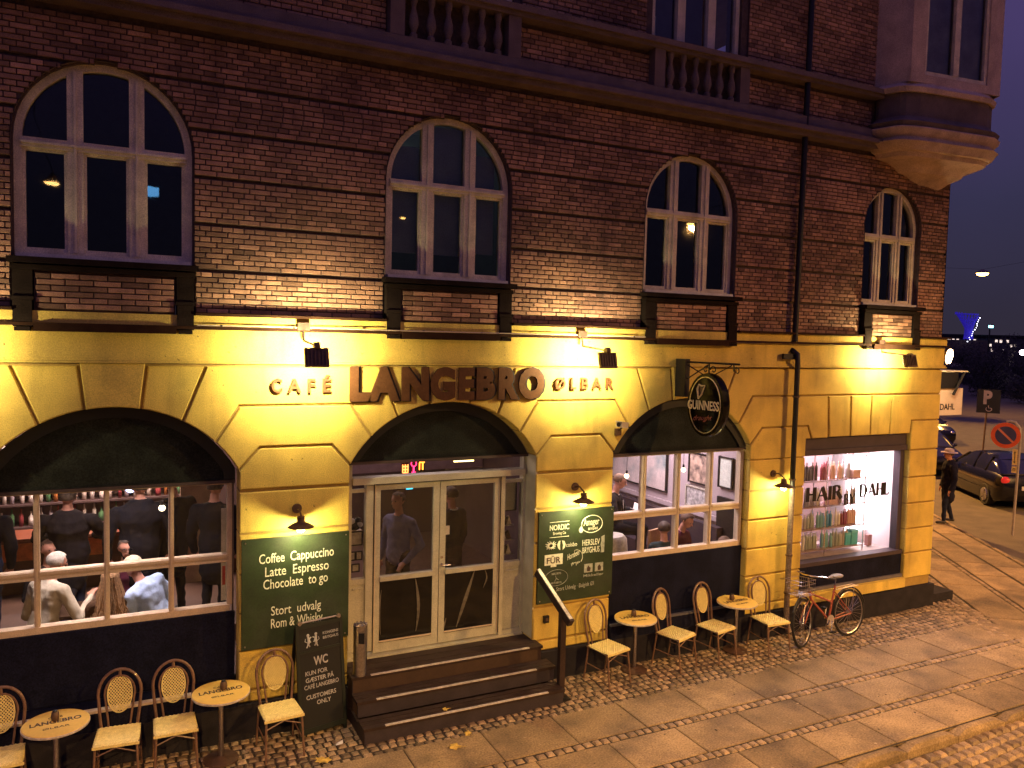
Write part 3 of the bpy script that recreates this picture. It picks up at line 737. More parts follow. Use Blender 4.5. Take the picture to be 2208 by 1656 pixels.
# ------------------------------------------------------------------ ground floor openings
for i, cx in enumerate(CX):
    zt = [3.0, 3.14, 3.09][i]; yp = [0.26, 0.25, 0.12][i]
    ar = arc(cx, 1.285, 3.17, 0.765, 24)
    p = MB(); p.prism([(cx - 1.285, zt)] + [(cx + 1.285, zt)] + ar[::-1], yp, yp + 0.03); pan = p.build('fanlight_panel', BLACKP, bld)
    p = MB(); p.box(cx - 1.285, cx + 1.285, yp - 0.03, yp, zt, zt + 0.035); p.build('batten', mat('dark brown batten', (0.06, 0.04, 0.035), 0.6), pan)
    ia = [(max(cx - 1.16, min(cx + 1.16, x)), max(z, zt + 0.04)) for x, z in inset([(cx - 1.285, zt + 0.04), (cx + 1.285, zt + 0.04)] + ar[::-1], 0.13)]; ia[0] = (cx - 1.16, zt + 0.04); ia[1] = (cx + 1.16, zt + 0.04); oa = inset([(cx - 1.285, zt + 0.04), (cx + 1.285, zt + 0.04)] + ar[::-1], 0.003); n = len(ia)
    p = MB(); p.add([(x, yp - 0.028, z) for x, z in oa] + [(x, yp - 0.028, z) for x, z in ia] + [(x, yp, z) for x, z in ia] , [(k, (k + 1) % n, n + (k + 1) % n, n + k) for k in range(n)] + [(n + k, n + (k + 1) % n, 2 * n + (k + 1) % n, 2 * n + k) for k in range(n)])
    p.build('painted_rim_shade', mat('black rim shade', (0.010, 0.012, 0.011), 0.6), pan)  # black rim that paints the arch's shadow on the recessed panel

def multi_window(xs, y, z0, zm, z1, bw, m_, glass, depth=0.09, mid=0.05):
    """shop window with upright bars at xs, one transom at zm"""
    fr = MB(); x0, x1 = xs[0], xs[-1]
    fr.box(x0, x1, y - 0.03, y + depth, z0, z0 + 0.075); fr.box(x0, x1, y - 0.02, y + depth, z1 - 0.03, z1)
    for x in xs:
        fr.box(x - bw, x + bw, y - 0.012, y + depth, z0 + 0.075, z1 - 0.03)
        fr.box(x - bw * 0.35, x + bw * 0.35, y - 0.028, y - 0.0125, z0 + 0.075, z1 - 0.03)
    for a, b_ in zip(xs, xs[1:]):
        fr.box(a + bw, b_ - bw, y - 0.005, y + depth, zm - mid, zm + mid); fr.box(a + bw, b_ - bw, y - 0.03, y - 0.006, zm + mid * 0.2, zm + mid * 0.9)
        fr.box(a + bw, b_ - bw, y - 0.026, y - 0.006, zm - mid * 0.9, zm - mid * 0.3)
    win = fr.build('window', m_, bld)
    for a, b_ in zip(xs, xs[1:]):
        for u0, u1 in ((z0 + 0.075, zm - mid), (zm + mid, z1 - 0.03)):
            MB().add([(a + bw, y + 0.04, u0), (b_ - bw, y + 0.04, u0), (b_ - bw, y + 0.04, u1), (a + bw, y + 0.04, u1)], [(0, 1, 2, 3)]).build('pane', glass, win)
    return win
W1 = multi_window([-1.50, -0.84, -0.165, 0.50, 1.14], 0.30, 1.45, 2.09, 3.01, 0.028, WOODW, G_SHOP)
W3 = multi_window([6.42, 7.04, 7.68, 8.32, 8.94], 0.15, 1.53, 2.18, 3.10, 0.03, WOODW, G_SHOP)
for o_, x in ((W1, 1.05), ):
    p = MB(); p.box(x, x + 0.06, 0.345, 0.348, 1.56, 2.68); p.build('paper_strip', mat('white paper notice', (0.75, 0.72, 0.68), 0.8), o_)
    p = MB(); p.box(x + 0.012, x + 0.048, 0.342, 0.3445, 1.75, 1.98); p.build('red_notice', mat('red notice', (0.5, 0.05, 0.05), 0.7), o_)
# aprons under the windows
p = MB(); p.box(CX[0] - 1.29, CX[0] + 1.285, 0.24, 0.28, 0.64, 1.447); p.build('window_apron', NAVY, bld)
p = MB(); p.box(CX[2] - 1.285, CX[2] + 1.285, 0.10, 0.14, 0.64, 1.527); p.build('window_apron', NAVY, bld)
p = MB(); p.box(CX[0] - 1.285, CX[0] + 1.285, -0.045, 0.25, 0.40, 0.60); p.build('window_base', NAVY, bld); p = MB(); p.box(CX[2] - 1.285, CX[2] + 1.285, -0.045, 0.25, 0.40, 0.60); p.build('window_base', NAVY, bld)
for cx, m_ in ((CX[0], WOODW), (CX[2], mat('dull grey edge', (0.10, 0.10, 0.12), 0.6))):
    MB().box(cx - 1.285, cx + 1.285, -0.055, 0.02 if m_ is WOODW else 0.0, 0.603, 0.632).build('base_edge', m_, bld)
    MB().box(cx - 1.285, cx + 1.285, 0.0 if m_ is not WOODW else 0.022, 0.25, 0.603, 0.63).build('base_ledge', NAVY, bld)
# jamb posts in brown at the right side of each window
MB().box(1.172, 1.185, 0.275, 0.34, 0.64, 3.0).build('window_jamb', STONE_D, bld)

# entrance
door_y = 0.33
fr = MB()
fr.box(2.545, 2.62, door_y - 0.02, door_y + 0.1, 0.6, 3.14); fr.box(5.075, 5.115, door_y - 0.02, door_y + 0.1, 0.6, 3.14)
fr.box(2.62, 5.075, door_y - 0.075, door_y + 0.1, 2.87, 2.955)
fr.box(2.81, 2.915, door_y - 0.02, door_y + 0.1, 0.66, 2.87); fr.box(4.735, 4.80, door_y - 0.02, door_y + 0.1, 0.60, 2.87)
for a, b_ in ((2.62, 2.81), (4.80, 5.075)):
    fr.box(a, b_, door_y, door_y + 0.08, 1.56, 1.63); fr.box(a, b_, door_y + 0.02, door_y + 0.05, 0.66, 1.555); fr.box(a, b_, door_y - 0.01, door_y + 0.08, 0.6, 0.655); fr.box(a, b_, door_y, door_y + 0.08, 2.76, 2.80)
    fr.box(a + 0.03, b_ - 0.03, door_y, door_y + 0.018, 1.49, 1.51)
ent = fr.build('entrance_frame', DOORW, bld)
for a, b_, z0, z1 in ((2.62, 2.81, 1.63, 2.76), (4.80, 5.075, 1.63, 2.76), (2.62, 5.075, 2.955, 3.14)):
    MB().add([(a, door_y + 0.05, z0), (b_, door_y + 0.05, z0), (b_, door_y + 0.05, z1), (a, door_y + 0.05, z1)], [(0, 1, 2, 3)]).build('pane', G_SHOP, ent)
KICK = mat('glossy black kick panel', (0.008, 0.007, 0.006), 0.10, ns=6, na=0.3, bump=0.0, bs=5, spec=0.4)
for k, (a, b_) in enumerate(((2.92, 3.825), (3.835, 4.73))):
    d = MB(); y0, y1 = door_y + 0.0, door_y + 0.06; sl, sr = (0.085, 0.085)
    d.box(a, a + sl, y0, y1, 0.62, 2.865); d.box(b_ - sr, b_, y0, y1, 0.62, 2.865)
    d.box(a + sl, b_ - sr, y0, y1, 2.775, 2.865); d.box(a + sl, b_ - sr, y0, y1, 0.62, 0.74); d.box(a + sl, b_ - sr, y0 - 0.03, y1, 1.57, 1.63)
    dr = d.build('door', DOORW, bld)
    MB().add([(a + sl, y0 + 0.03, 1.63), (b_ - sr, y0 + 0.03, 1.63), (b_ - sr, y0 + 0.03, 2.775), (a + sl, y0 + 0.03, 2.775)], [(0, 1, 2, 3)]).build('pane', G_DOOR, dr)
    q = MB(); nx = 8
    vs = []; 
    for j in range(nx + 1):
        x = a + sl + (b_ - sr - a - sl) * j / nx; yy = y0 + 0.012 + 0.006 * math.sin(j * 1.25 + k)
        vs += [(x, yy, 0.74), (x, yy + 0.002, 1.57)]
    q.add(vs, [(2 * j, 2 * j + 2, 2 * j + 3, 2 * j + 1) for j in range(nx)]); q.build('kick_panel', KICK, dr, True)
    MB().box(a + sl, b_ - sr, y0 - 0.012, y0 - 0.002, 0.755, 0.775).build('weather_bar', WOODW, dr)
    MB().box(a + 0.008 if k == 0 else b_ - 0.02, a + 0.02 if k == 0 else b_ - 0.008, y0 - 0.008, y0 - 0.001, 0.65, 2.85).build('edge_bead', WOODW, dr)
MB().box(3.822, 3.838, door_y + 0.02, door_y + 0.05, 0.62, 2.87).build('door_gap_shade', BLACKL, ent)  # black strip painting the shade between the two leaves
for x in (2.9165, 4.7335): MB().box(x - 0.012, x + 0.0, door_y - 0.024, door_y - 0.0205, 0.64, 2.86).build('frame_shade_strip', BLACKL, ent)  # black strips laid on the posts as the shade beside the leaves
MB().box(2.92, 4.73, door_y - 0.004, door_y - 0.001, 2.845, 2.868).build('head_shade_strip', BLACKL, ent)  # black strip as the shade under the door head
GLINT = mat('pale painted streak of light', (0.13, 0.115, 0.085), 0.35, ns=14, na=0.5)  # pale strips on the black panels, painting reflected streaks of light
def glint(pts, wd, par):
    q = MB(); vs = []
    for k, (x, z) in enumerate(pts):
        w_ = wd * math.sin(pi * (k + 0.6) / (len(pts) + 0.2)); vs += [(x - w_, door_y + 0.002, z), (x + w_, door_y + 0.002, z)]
    q.add(vs, [(2 * k, 2 * k + 1, 2 * k + 3, 2 * k + 2) for k in range(len(pts) - 1)]); q.build('painted_glint', GLINT, par)
glint([(3.50 + 0.05 * math.sin(k * 0.35), 1.55 - k * 0.09) for k in range(9)], 0.022, dr); glint([(3.03 - 0.02 * math.sin(k * 0.5), 1.45 - k * 0.10) for k in range(7)], 0.012, dr)
glint([(4.36 - k * 0.032, 1.56 - k * 0.095) for k in range(9)], 0.028, dr); glint([(4.52 + 0.03 * math.sin(k * 0.8), 1.55 - k * 0.05) for k in range(6)], 0.012, dr); glint([(3.95 - 0.01 * k, 0.95 - k * 0.04) for k in range(5)], 0.012, dr)
h = MB(); h.lathe([(0.024, -0.008), (0.024, 0.0)], (3.87, door_y, 1.70), 12, 'y'); h.lathe([(0.018, -0.006), (0.018, 0.0)], (3.87, door_y, 1.80), 12, 'y'); h.tube([(3.87, door_y - 0.005, 1.70), (3.87, door_y - 0.055, 1.70), (3.98, door_y - 0.055, 1.70)], 0.010, 8); h.build('handle', CHROME, dr, True)
MB().box(3.925, 3.985, door_y + 0.022, door_y + 0.026, 2.10, 2.22).build('notice', mat('pale notice', (0.55, 0.52, 0.42), 0.8), dr)
MB().box(2.55, 5.10, 0.27, 0.5, 0.56, 0.60).build('threshold', DOORW, bld)
MB().box(5.112, 5.14, 0.02, 0.42, 0.6, 3.17).build('entrance_jamb', DOORW, bld)

# salon window
b4 = MB(); SH = mat('aubergine shopfront paint', (0.05, 0.035, 0.045), 0.5)
b4.box(10.19, 12.77, 0.08, 0.24, 3.03, 3.225); b4.box(10.19, 12.77, 0.05, 0.24, 2.93, 3.027)
b4.box(12.66, 12.765, 0.10, 0.24, 1.10, 2.93); b4.box(10.19, 10.22, 0.10, 0.24, 1.10, 2.93)
b4.box(10.19, 12.765, 0.04, 0.24, 1.03, 1.10)
sw_ = b4.build('shop_window', SH, bld)
MB().add([(10.22, 0.18, 1.10), (12.66, 0.18, 1.10), (12.66, 0.18, 2.93), (10.22, 0.18, 2.93)], [(0, 1, 2, 3)]).build('pane', G_SHOP, sw_)
MB().box(10.19, 12.77, 0.06, 0.22, 0.66, 1.03).build('window_apron', NAVY, bld)
MB().box(10.19, 12.77, 0.02, 0.24, 0.603, 0.657).build('window_ledge', mat('grey ledge', (0.12, 0.11, 0.13), 0.6), bld)

# ------------------------------------------------------------------ rooms behind the glass
def room(x0, x1, y0, y1, z0, z1, mw, mf, mc, parent=bld, skip=()):
    f = [('back_wall', [(x0, y1, z0), (x1, y1, z0), (x1, y1, z1), (x0, y1, z1)], mw), ('left_wall', [(x0, y0, z0), (x0, y1, z0), (x0, y1, z1), (x0, y0, z1)], mw),
         ('right_wall', [(x1, y1, z0), (x1, y0, z0), (x1, y0, z1), (x1, y1, z1)], mw), ('room_floor', [(x0, y0, z0), (x1, y0, z0), (x1, y1, z0), (x0, y1, z0)], mf), ('ceiling', [(x0, y1, z1), (x1, y1, z1), (x1, y0, z1), (x0, y0, z1)], mc)]
    for nm, vs, m_ in f:
        if nm in skip: continue
        MB().add(vs, [(0, 1, 2, 3)]).build(nm, m_, parent)
CEIL = mat('dim ceiling', (0.22, 0.18, 0.18), 0.9)
room(-2.3, 6.22, 0.43, 6.2, 0.60, 3.9, INW2, INF, CEIL)
room(6.26, 9.2, 0.30, 6.0, 0.62, 3.9, INW, INF, mat('lounge ceiling', (0.6, 0.52, 0.52), 0.9))
MB().box(10.13, 12.30, 1.30, 1.34, 1.03, 3.5).build('display_partition', mat('mauve partition', (0.42, 0.29, 0.30), 0.8, na=0.1), bld)
room(10.12, 12.9, 0.27, 3.4, 1.02, 3.6, PINKW, mat('salon floor', (0.5, 0.42, 0.40), 0.6), PINKW)
MB().box(0.80, 1.25, 3.6, 3.7, 0.6, 3.9).build('pale_wall_strip', mat('tan wall', (0.42, 0.30, 0.20), 0.85), bld)
MB().box(3.0, 6.2, 4.2, 4.3, 2.3, 3.9).build('bulkhead', mat('plum wall', (0.20, 0.12, 0.14), 0.8), bld)

# bar counter with back bar
bar = thing('bar_counter', 'long varnished wooden bar counter behind the standing guests', 'bar counter', (-0.4, 3.9, 0.6))
MB().box(-1.8, 2.6, 0.0, 0.5, 0.0, 1.02).build('counter_front', mat('dark bar wood', (0.09, 0.035, 0.015), 0.4, ns=8, na=0.3), bar)
MB().box(-1.85, 2.65, -0.08, 0.55, 1.022, 1.08).build('counter_top', mat('dark bar top', (0.20, 0.06, 0.03), 0.3), bar)
for k in range(4): MB().box(-1.7 + k * 1.05, -0.8 + k * 1.05, -0.012, 0.0, 0.74, 1.0).build('front_panel', mat('orange wood panel', (0.65, 0.20, 0.05), 0.4, ns=8, na=0.3), bar)
bb = thing('back_bar', 'tall dark shelf unit full of bottles behind the bar', 'shelf', (-0.3, 5.6, 0.6))
for k in range(5): MB().box(-1.9, 1.3, -0.1, 0.3, 0.85 + k * 0.38, 0.88 + k * 0.38).build('shelf', INW2, bb)
MB().box(-1.9, 1.3, 0.3, 0.34, 0, 3.0).build('back_panel', mat('mirror panel', (0.35, 0.28, 0.3), 0.25, metal=0.7), bb)
BC = [((0.65, 0.6, 0.55), 'clear'), ((0.10, 0.25, 0.12), 'green'), ((0.40, 0.16, 0.05), 'amber'), ((0.30, 0.06, 0.07), 'red'), ((0.45, 0.42, 0.5), 'pale violet'), ((0.75, 0.72, 0.7), 'white')]
bprofs = [[(0.036, 0), (0.036, 0.17), (0.013, 0.22), (0.013, 0.29)], [(0.045, 0), (0.045, 0.14), (0.015, 0.18), (0.015, 0.24)], [(0.03, 0), (0.03, 0.2), (0.012, 0.24), (0.012, 0.31)]]
def bottle_mesh(prof, col, nm, rough=0.15): 
    return MB().lathe(prof, (0, 0, 0), 10).mesh(nm, mat(nm + ' glass', col, rough, na=0, na2=0), True)
bmesh_c = {}
for c_, nm in BC:
    for pi_, pr in enumerate(bprofs): bmesh_c[(nm, pi_)] = bottle_mesh(pr, c_, nm + ' bottle')
for k in range(4):
    x = -1.9
    while x < 0.9:
        nm = random.choice(BC)[1]; o = link('bottle', bmesh_c[(nm, random.randrange(3))]); o.location = (x, 5.62, 1.48 + k * 0.38)
        tag(o, '%s glass bottle on the back bar shelves' % nm, 'bottle', 'bottles on the back bar, %s' % nm)
        x += random.uniform(0.10, 0.16)
def lit_bulb(name, label, loc, zt, group=None, col=(1.0, 0.8, 0.5), es=2.2, r=0.042):
    t = thing(name, label, 'pendant lamp', loc, group=group)
    MB().ell((0, 0, 0), (r, r, r), 12, 8).build('bulb', mat('lit bulb', (0.9, 0.8, 0.6), 0.4, emit=col, es=es, na=0, na2=0), t, True)
    MB().lathe([(0.018, r * 0.8), (0.018, r + 0.05)], (0, 0, 0), 8).build('socket', METALB, t, True)
    MB().tube([(0, 0, r + 0.05), (0, 0, zt - loc[2])], 0.004, 5).build('cord', METALB, t)
    return t
lit_bulb('pendant_bulb', 'bare globe bulb hanging over the seated guests in the left window', (0.45, 1.45, 2.50), 3.9)
lit_bulb('pendant_bulb', 'globe bulb hanging before the wide framed print', (7.45, 1.2, 2.56), 3.9)
lit_bulb('pendant_bulb', 'globe bulb hanging before the narrow framed picture', (8.62, 1.2, 2.60), 3.9)
sg = thing('round_bar_light', 'small round blue-white light above the bar', 'lamp', (0.12, 5.3, 2.08))
MB().lathe([(0.085, -0.02), (0.085, 0.02)], (0, 0, 0), 16, 'y').build('disc', mat('blue white glow', (0.4, 0.5, 0.9), 0.5, emit=(0.45, 0.55, 1.0), es=3.5, na=0, na2=0), sg)
MB().lathe([(0.095, -0.015), (0.095, 0.03)], (0, 0.01, 0), 16, 'y').build('rim', METALB, sg)
sg = thing('green_tap_light', 'small green light on the bar', 'lamp', (-0.6, 3.9, 1.98))
MB().ell((0, 0, 0), (0.05, 0.03, 0.02)).build('lens', mat('green glow', (0.1, 0.6, 0.4), 0.5, emit=(0.05, 0.9, 0.45), es=3, na=0, na2=0), sg, True)
MB().box(-0.02, 0.02, -0.01, 0.02, -0.3, -0.02).build('stem', METALB, sg)

# things hanging in the doorway
for k, (x, col, lab) in enumerate(((3.73, (1.0, 0.25, 0.05), 'orange neon beer-glass sign, left of three over the door'), (3.86, (1.0, 0.03, 0.12), 'pink-red neon goblet sign, middle of three over the door'), (3.98, (1.0, 0.30, 0.03), 'red and yellow neon sign, right of three over the door'))):
    t = thing('neon_sign', lab, 'neon sign', (x, 1.5, 2.77), group='neon signs over the door')
    mm_ = mat('neon %d' % k, (0.2, 0.05, 0.05), 0.5, emit=col, es=2.8, na=0, na2=0)
    q = MB()
    if k == 0:
        for zz in (0.0, 0.045, 0.09, 0.17): q.tube([(-0.04, 0, zz), (0.04, 0, zz)], 0.008, 6)
        q.tube([(-0.04, 0, 0), (-0.04, 0, 0.12)], 0.008, 6); q.tube([(0.04, 0, 0), (0.04, 0, 0.12)], 0.008, 6); q.tube([(0, 0, 0), (0, 0, 0.12)], 0.01, 6)
    elif k == 1:
        q.tube([(0.04 * math.cos(a), 0, 0.13 + 0.045 * math.sin(a)) for a in [2 * pi * j / 12 for j in range(12)]], 0.008, 6, closed=True); q.tube([(0, 0, 0.08), (0, 0, 0.0)], 0.012, 6); q.tube([(-0.03, 0, 0), (0.03, 0, 0)], 0.008, 6)
    else:
        q.tube([(-0.03, 0, 0.03), (-0.03, 0, 0.13), (0.0, 0, 0.19), (0.04, 0, 0.19)], 0.009, 6); q.tube([(0.02, 0, 0.03), (0.02, 0, 0.13)], 0.011, 6); q.tube([(-0.02, 0, 0.14), (0.05, 0, 0.14)], 0.009, 6)
    q.build('tube', mm_, t, True); MB().box(-0.055, 0.055, 0.02, 0.03, -0.02, 0.21).build('backing', METALB, t)
t = thing('strip_light', 'short yellow strip light seen through the glass over the door', 'lamp', (4.66, 1.5, 2.90))
MB().box(-0.16, 0.16, -0.015, 0.015, -0.01, 0.012).build('tube', mat('strip glow', (1, 0.8, 0.4), 0.5, emit=(1, 0.7, 0.25), es=4, na=0, na2=0), t)
MB().box(-0.17, 0.17, -0.02, 0.02, 0.013, 0.03).build('housing', METALB, t)
t = thing('cyan_screen', 'small cyan lit screen behind the left door pane', 'screen', (3.80, 1.5, 2.53))
MB().box(-0.05, 0.05, 0, 0.01, -0.012, 0.012).build('display', mat('cyan glow', (0.1, 0.6, 0.7), 0.5, emit=(0.05, 0.6, 0.8), es=2.5, na=0, na2=0), t)
MB().box(-0.055, 0.055, 0.0105, 0.02, -0.02, 0.02).build('case', METALB, t)
PAP = mat('framed paper', (0.42, 0.38, 0.32), 0.7, ns=20, na=0.3)
def notice(x, y, z, w, h_, lab, m_=PAP):
    t = thing('framed_notice', lab, 'notice', (x, y, z)); MB().box(-w / 2, w / 2, 0, 0.01, -h_ / 2, h_ / 2).build('sheet', m_, t)
    f = MB(); 
    for a in (-1, 1): f.box(a * (w / 2 + 0.008) - 0.008, a * (w / 2 + 0.008) + 0.008, -0.004, 0.014, -h_ / 2 - 0.016, h_ / 2 + 0.016); f.box(-w / 2, w / 2, -0.004, 0.014, a * (h_ / 2 + 0.008) - 0.008, a * (h_ / 2 + 0.008) + 0.008)
    f.build('frame', METALB, t); return t
notice(2.72, 0.47, 2.13, 0.15, 0.16, 'wide pale notice in the left side light of the door')
notice(2.675, 0.47, 1.90, 0.06, 0.09, 'small notice, left of the pair low in the left side light')
notice(2.765, 0.47, 1.90, 0.06, 0.09, 'small notice, right of the pair low in the left side light')
notice(2.72, 0.47, 1.74, 0.08, 0.08, 'lowest small notice in the left side light of the door')
t = thing('cloth_bundle', 'white and black cloth bundle on the sill of the left side light', 'cloth', (2.72, 0.55, 2.28))
MB().ell((0, 0, 0), (0.09, 0.08, 0.06)).ell((0.05, 0.01, 0.06), (0.05, 0.05, 0.05)).build('black_cloth', METALB, t, True)
MB().ell((0.06, -0.04, 0.02), (0.045, 0.04, 0.035)).ell((-0.04, -0.03, 0.07), (0.04, 0.04, 0.04)).build('white_cloth', mat('white cloth', (0.6, 0.58, 0.58), 0.8), t, True)
MB().box(-0.1, 0.1, -0.03, 0.12, -0.08, -0.062).build('shelf_board', WOODW, t)
notice(4.94, 0.47, 2.55, 0.2, 0.42, 'grey-green board in the right side light of the door', mat('grey green board', (0.33, 0.34, 0.27), 0.8, na=0.1))
t = thing('magazine_rack', 'wire rack of leaflets in the right side light of the door', 'rack', (4.94, 0.5, 1.66))
for k in range(3):
    MB().box(-0.1, 0.1, 0.0, 0.10, 0.02 + k * 0.21, 0.03 + k * 0.21).build('shelf', STEEL, t)
    for j in range(2):
        q = MB(); q.M = Matrix.Translation((-0.05 + j * 0.09, 0.03, 0.03 + k * 0.21)) @ Matrix.Rotation(0.35 * (-1) ** j, 4, 'Y'); q.box(-0.035, 0.035, 0, 0.01, 0, 0.13); q.build('leaflet', PAP if (j + k) % 2 else INKD, t)

# ------------------------------------------------------------------ lounge behind the right-hand arch
def picture(y0, y1, z0, z1, lab, m_, fr_m, nm='framed_picture'):
    t = thing(nm, lab, 'picture', (9.17, (y0 + y1) / 2, (z0 + z1) / 2))
    a, b_ = (y1 - y0) / 2, (z1 - z0) / 2
    MB().box(-0.01, 0.012, -a + 0.02, a - 0.02, -b_ + 0.02, b_ - 0.02).build('print', m_, t)
    f = MB()
    for s in (-1, 1):
        f.box(-0.03, 0.015, s * (a - 0.012) - 0.014, s * (a - 0.012) + 0.014, -b_ - 0.004, b_ + 0.004); f.box(-0.03, 0.015, -a + 0.027, a - 0.027, s * (b_ - 0.012) - 0.012, s * (b_ - 0.012) + 0.012)
    f.build('frame', fr_m, t); return t
ART1 = mat('abstract print', (0.62, 0.52, 0.50), 0.7, ns=3, na=0.2, col2=(0.12, 0.22, 0.24), c2s=1.6, c2a=1.0)
ART2 = mat('brown print', (0.45, 0.32, 0.25), 0.7, ns=9, na=0.4, col2=(0.06, 0.04, 0.04), c2s=7, c2a=0.9)
ART3 = mat('pale map', (0.62, 0.66, 0.60), 0.7, ns=18, na=0.12)
ART4 = mat('grey engraving', (0.32, 0.30, 0.30), 0.7, ns=14, na=0.5, col2=(0.6, 0.58, 0.56), c2s=12, c2a=0.8)
picture(2.35, 4.2, 1.95, 3.05, 'large black-framed abstract print in beige and teal', ART1, METALB)
picture(1.18, 1.72, 2.28, 2.83, 'dark-framed brown print above the grey engraving', ART2, METALB)
picture(0.58, 0.93, 2.33, 2.86, 'black-framed pale map nearest the window corner', ART3, METALB)
picture(1.2, 1.78, 1.84, 2.22, 'grey engraving in a thin frame under the brown print', ART4, PAP)
MB().box(9.13, 9.19, 0.3, 6.0, 1.72, 1.80).build('dado_rail', INW, bld)
MB().box(9.10, 9.15, 0.46, 0.88, 1.35, 2.18).build('dark_hatch', METALB, bld)
t = thing('lounge_bench', 'dark upholstered bench along the lounge wall', 'bench', (8.85, 2.6, 0.62)); SOFA = mat('aubergine upholstery', (0.035, 0.02, 0.028), 0.7)
MB().box(-0.25, 0.25, -1.9, 1.9, 0.0, 0.45).build('seat', SOFA, t); MB().box(0.12, 0.25, -1.9, 1.9, 0.45, 1.05).build('backrest', SOFA, t)
t = thing('wooden_chair', 'pale wooden chair back inside the right-hand window', 'chair', (7.95, 1.3, 0.62), 0.3)
MB().box(-0.16, 0.16, -0.2, -0.16, 0.45, 1.02).build('backrest', mat('light wood', (0.50, 0.30, 0.17), 0.5), t); MB().box(-0.2, 0.2, -0.2, 0.2, 0.42, 0.46).build('seat', mat('light wood', ()), t)
for a in (-0.18, 0.18):
    for b_ in (-0.18, 0.18): MB().box(a - 0.015, a + 0.015, b_ - 0.015, b_ + 0.015, 0, 0.42).build('leg', mat('light wood', ()), t)
t = thing('small_grey_armchair', 'pale grey rounded armchair low in the lounge window', 'armchair', (6.95, 0.95, 0.62))
MB().box(-0.3, 0.3, -0.2, 0.25, 0.2, 0.5).build('seat', PAP, t); MB().lathe([(0.34, 0.3), (0.36, 0.75), (0.33, 1.0), (0.28, 1.06)], (0, 0, 0), 14, sy=0.75).build('back_shell', PAP, t, True)

# ------------------------------------------------------------------ salon display
rk = thing('display_rack', 'chrome and glass display rack of hair products in the salon window', 'shelf unit', (10.3, 0.62, 1.03))
ZS = [0.12, 0.50, 0.90, 1.36]
for z in ZS: MB().box(-0.1, 1.95, -0.16, 0.16, z - 0.02, z).build('shelf', mat('smoked glass shelf', (0.35, 0.25, 0.27), 0.2), rk)
for x in (-0.08, 0.95, 1.93):
    for y_ in (-0.15, 0.15): MB().tube([(x, y_, 0), (x, y_, 1.78)], 0.012, 6).build('upright', CHROME, rk)
PR = [('silver', (0.55, 0.52, 0.55)), ('white', (0.8, 0.76, 0.76)), ('blue', (0.05, 0.25, 0.50)), ('teal', (0.20, 0.46, 0.56)), ('wine red', (0.25, 0.03, 0.06)), ('amber', (0.72, 0.46, 0.34)), ('black', (0.02, 0.015, 0.02)), ('grey green', (0.38, 0.42, 0.40))]
pm = {n_: MB().lathe([(0.030, 0), (0.032, 0.01), (0.032, 0.16), (0.024, 0.18), (0.012, 0.19), (0.012, 0.225)], (0, 0, 0), 10).mesh(n_ + ' tube', mat(n_ + ' plastic', c_, 0.35, na=0, na2=0), True) for n_, c_ in PR}
rows = [(0, [(0.0, 0.55, 'white'), (0.60, 0.85, 'grey green'), (1.0, 1.2, 'teal'), (1.22, 1.45, 'grey green'), (1.46, 1.6, 'silver')], 0.062),
        (1, [(-0.05, 0.55, 'silver'), (0.6, 0.78, 'grey green'), (0.85, 0.98, 'teal'), (1.0, 1.2, 'blue'), (1.24, 1.42, 'white'), (1.46, 1.62, 'wine red'), (1.66, 1.85, 'amber')], 0.058),
        (2, [(-0.05, 0.62, 'silver'), (0.64, 0.92, 'white'), (1.25, 1.45, 'white'), (1.55, 1.85, 'white')], 0.064), (3, [(-0.05, 0.80, 'black'), (0.9, 1.1, 'wine red'), (1.15, 1.4, 'amber'), (1.42, 1.65, 'silver')], 0.055)]
shelfw = ['lowest', 'second lowest', 'second highest', 'top']
for si, segs, dx in rows:
    for a, b_, nm in segs:
        x = a
        while x < b_:
            o = link('product_bottle', pm[nm]); o.location = (10.3 + x + random.uniform(-0.006, 0.006), 0.62 - 0.06 + random.uniform(-0.02, 0.05), 1.03 + ZS[si]); o.scale = (1.0, 1.0, random.choice((1.1, 1.25, 1.4))); o.scale.x = o.scale.y = 0.88
            tag(o, '%s hair product bottle on the %s shelf of the salon window' % (nm, shelfw[si]), 'bottle', '%s bottles on the %s salon shelf' % (nm, shelfw[si])); x += dx
for x, z, w_, h_, nm, lab in ((11.9, 0, 0.13, 0.22, 'teal', 'smaller teal box on the lowest salon shelf'), (12.07, 0, 0.16, 0.26, 'teal', 'larger teal box on the lowest salon shelf'), (12.05, 3, 0.2, 0.14, 'amber', 'pink product box on the top salon shelf'), (11.50, 2, 0.26, 0.14, 'amber', 'beige box between the bottles on the second highest salon shelf')):
    t = thing('product_box', lab, 'box', (x, 0.56, 1.03 + ZS[z])); MB().box(-w_ / 2, w_ / 2, -0.05, 0.07, 0, h_).build('carton', mat(nm + ' carton', {'teal': (0.08, 0.50, 0.60), 'amber': (0.65, 0.40, 0.38)}[nm], 0.6), t)
    MB().box(-w_ / 2 - 0.003, w_ / 2 + 0.003, -0.053, 0.073, h_ * 0.82, h_ + 0.004).build('lid', mat(nm + ' lid', {'teal': (0.14, 0.60, 0.68), 'amber': (0.75, 0.55, 0.50)}[nm], 0.6), t)
t = thing('light_panel', 'tall glowing white light panel at the right of the salon window', 'light panel', (12.62, 0.9, 1.05))
MB().box(-0.30, 0.24, 0, 0.04, 0.22, 1.62).build('diffuser', mat('light panel glow', (0.9, 0.85, 0.88), 0.6, emit=(1.0, 0.86, 0.90), es=3.6, na=0, na2=0), t)
MB().box(-0.32, 0.25, 0.042, 0.08, 0.0, 1.80).build('housing', PINKW, t)
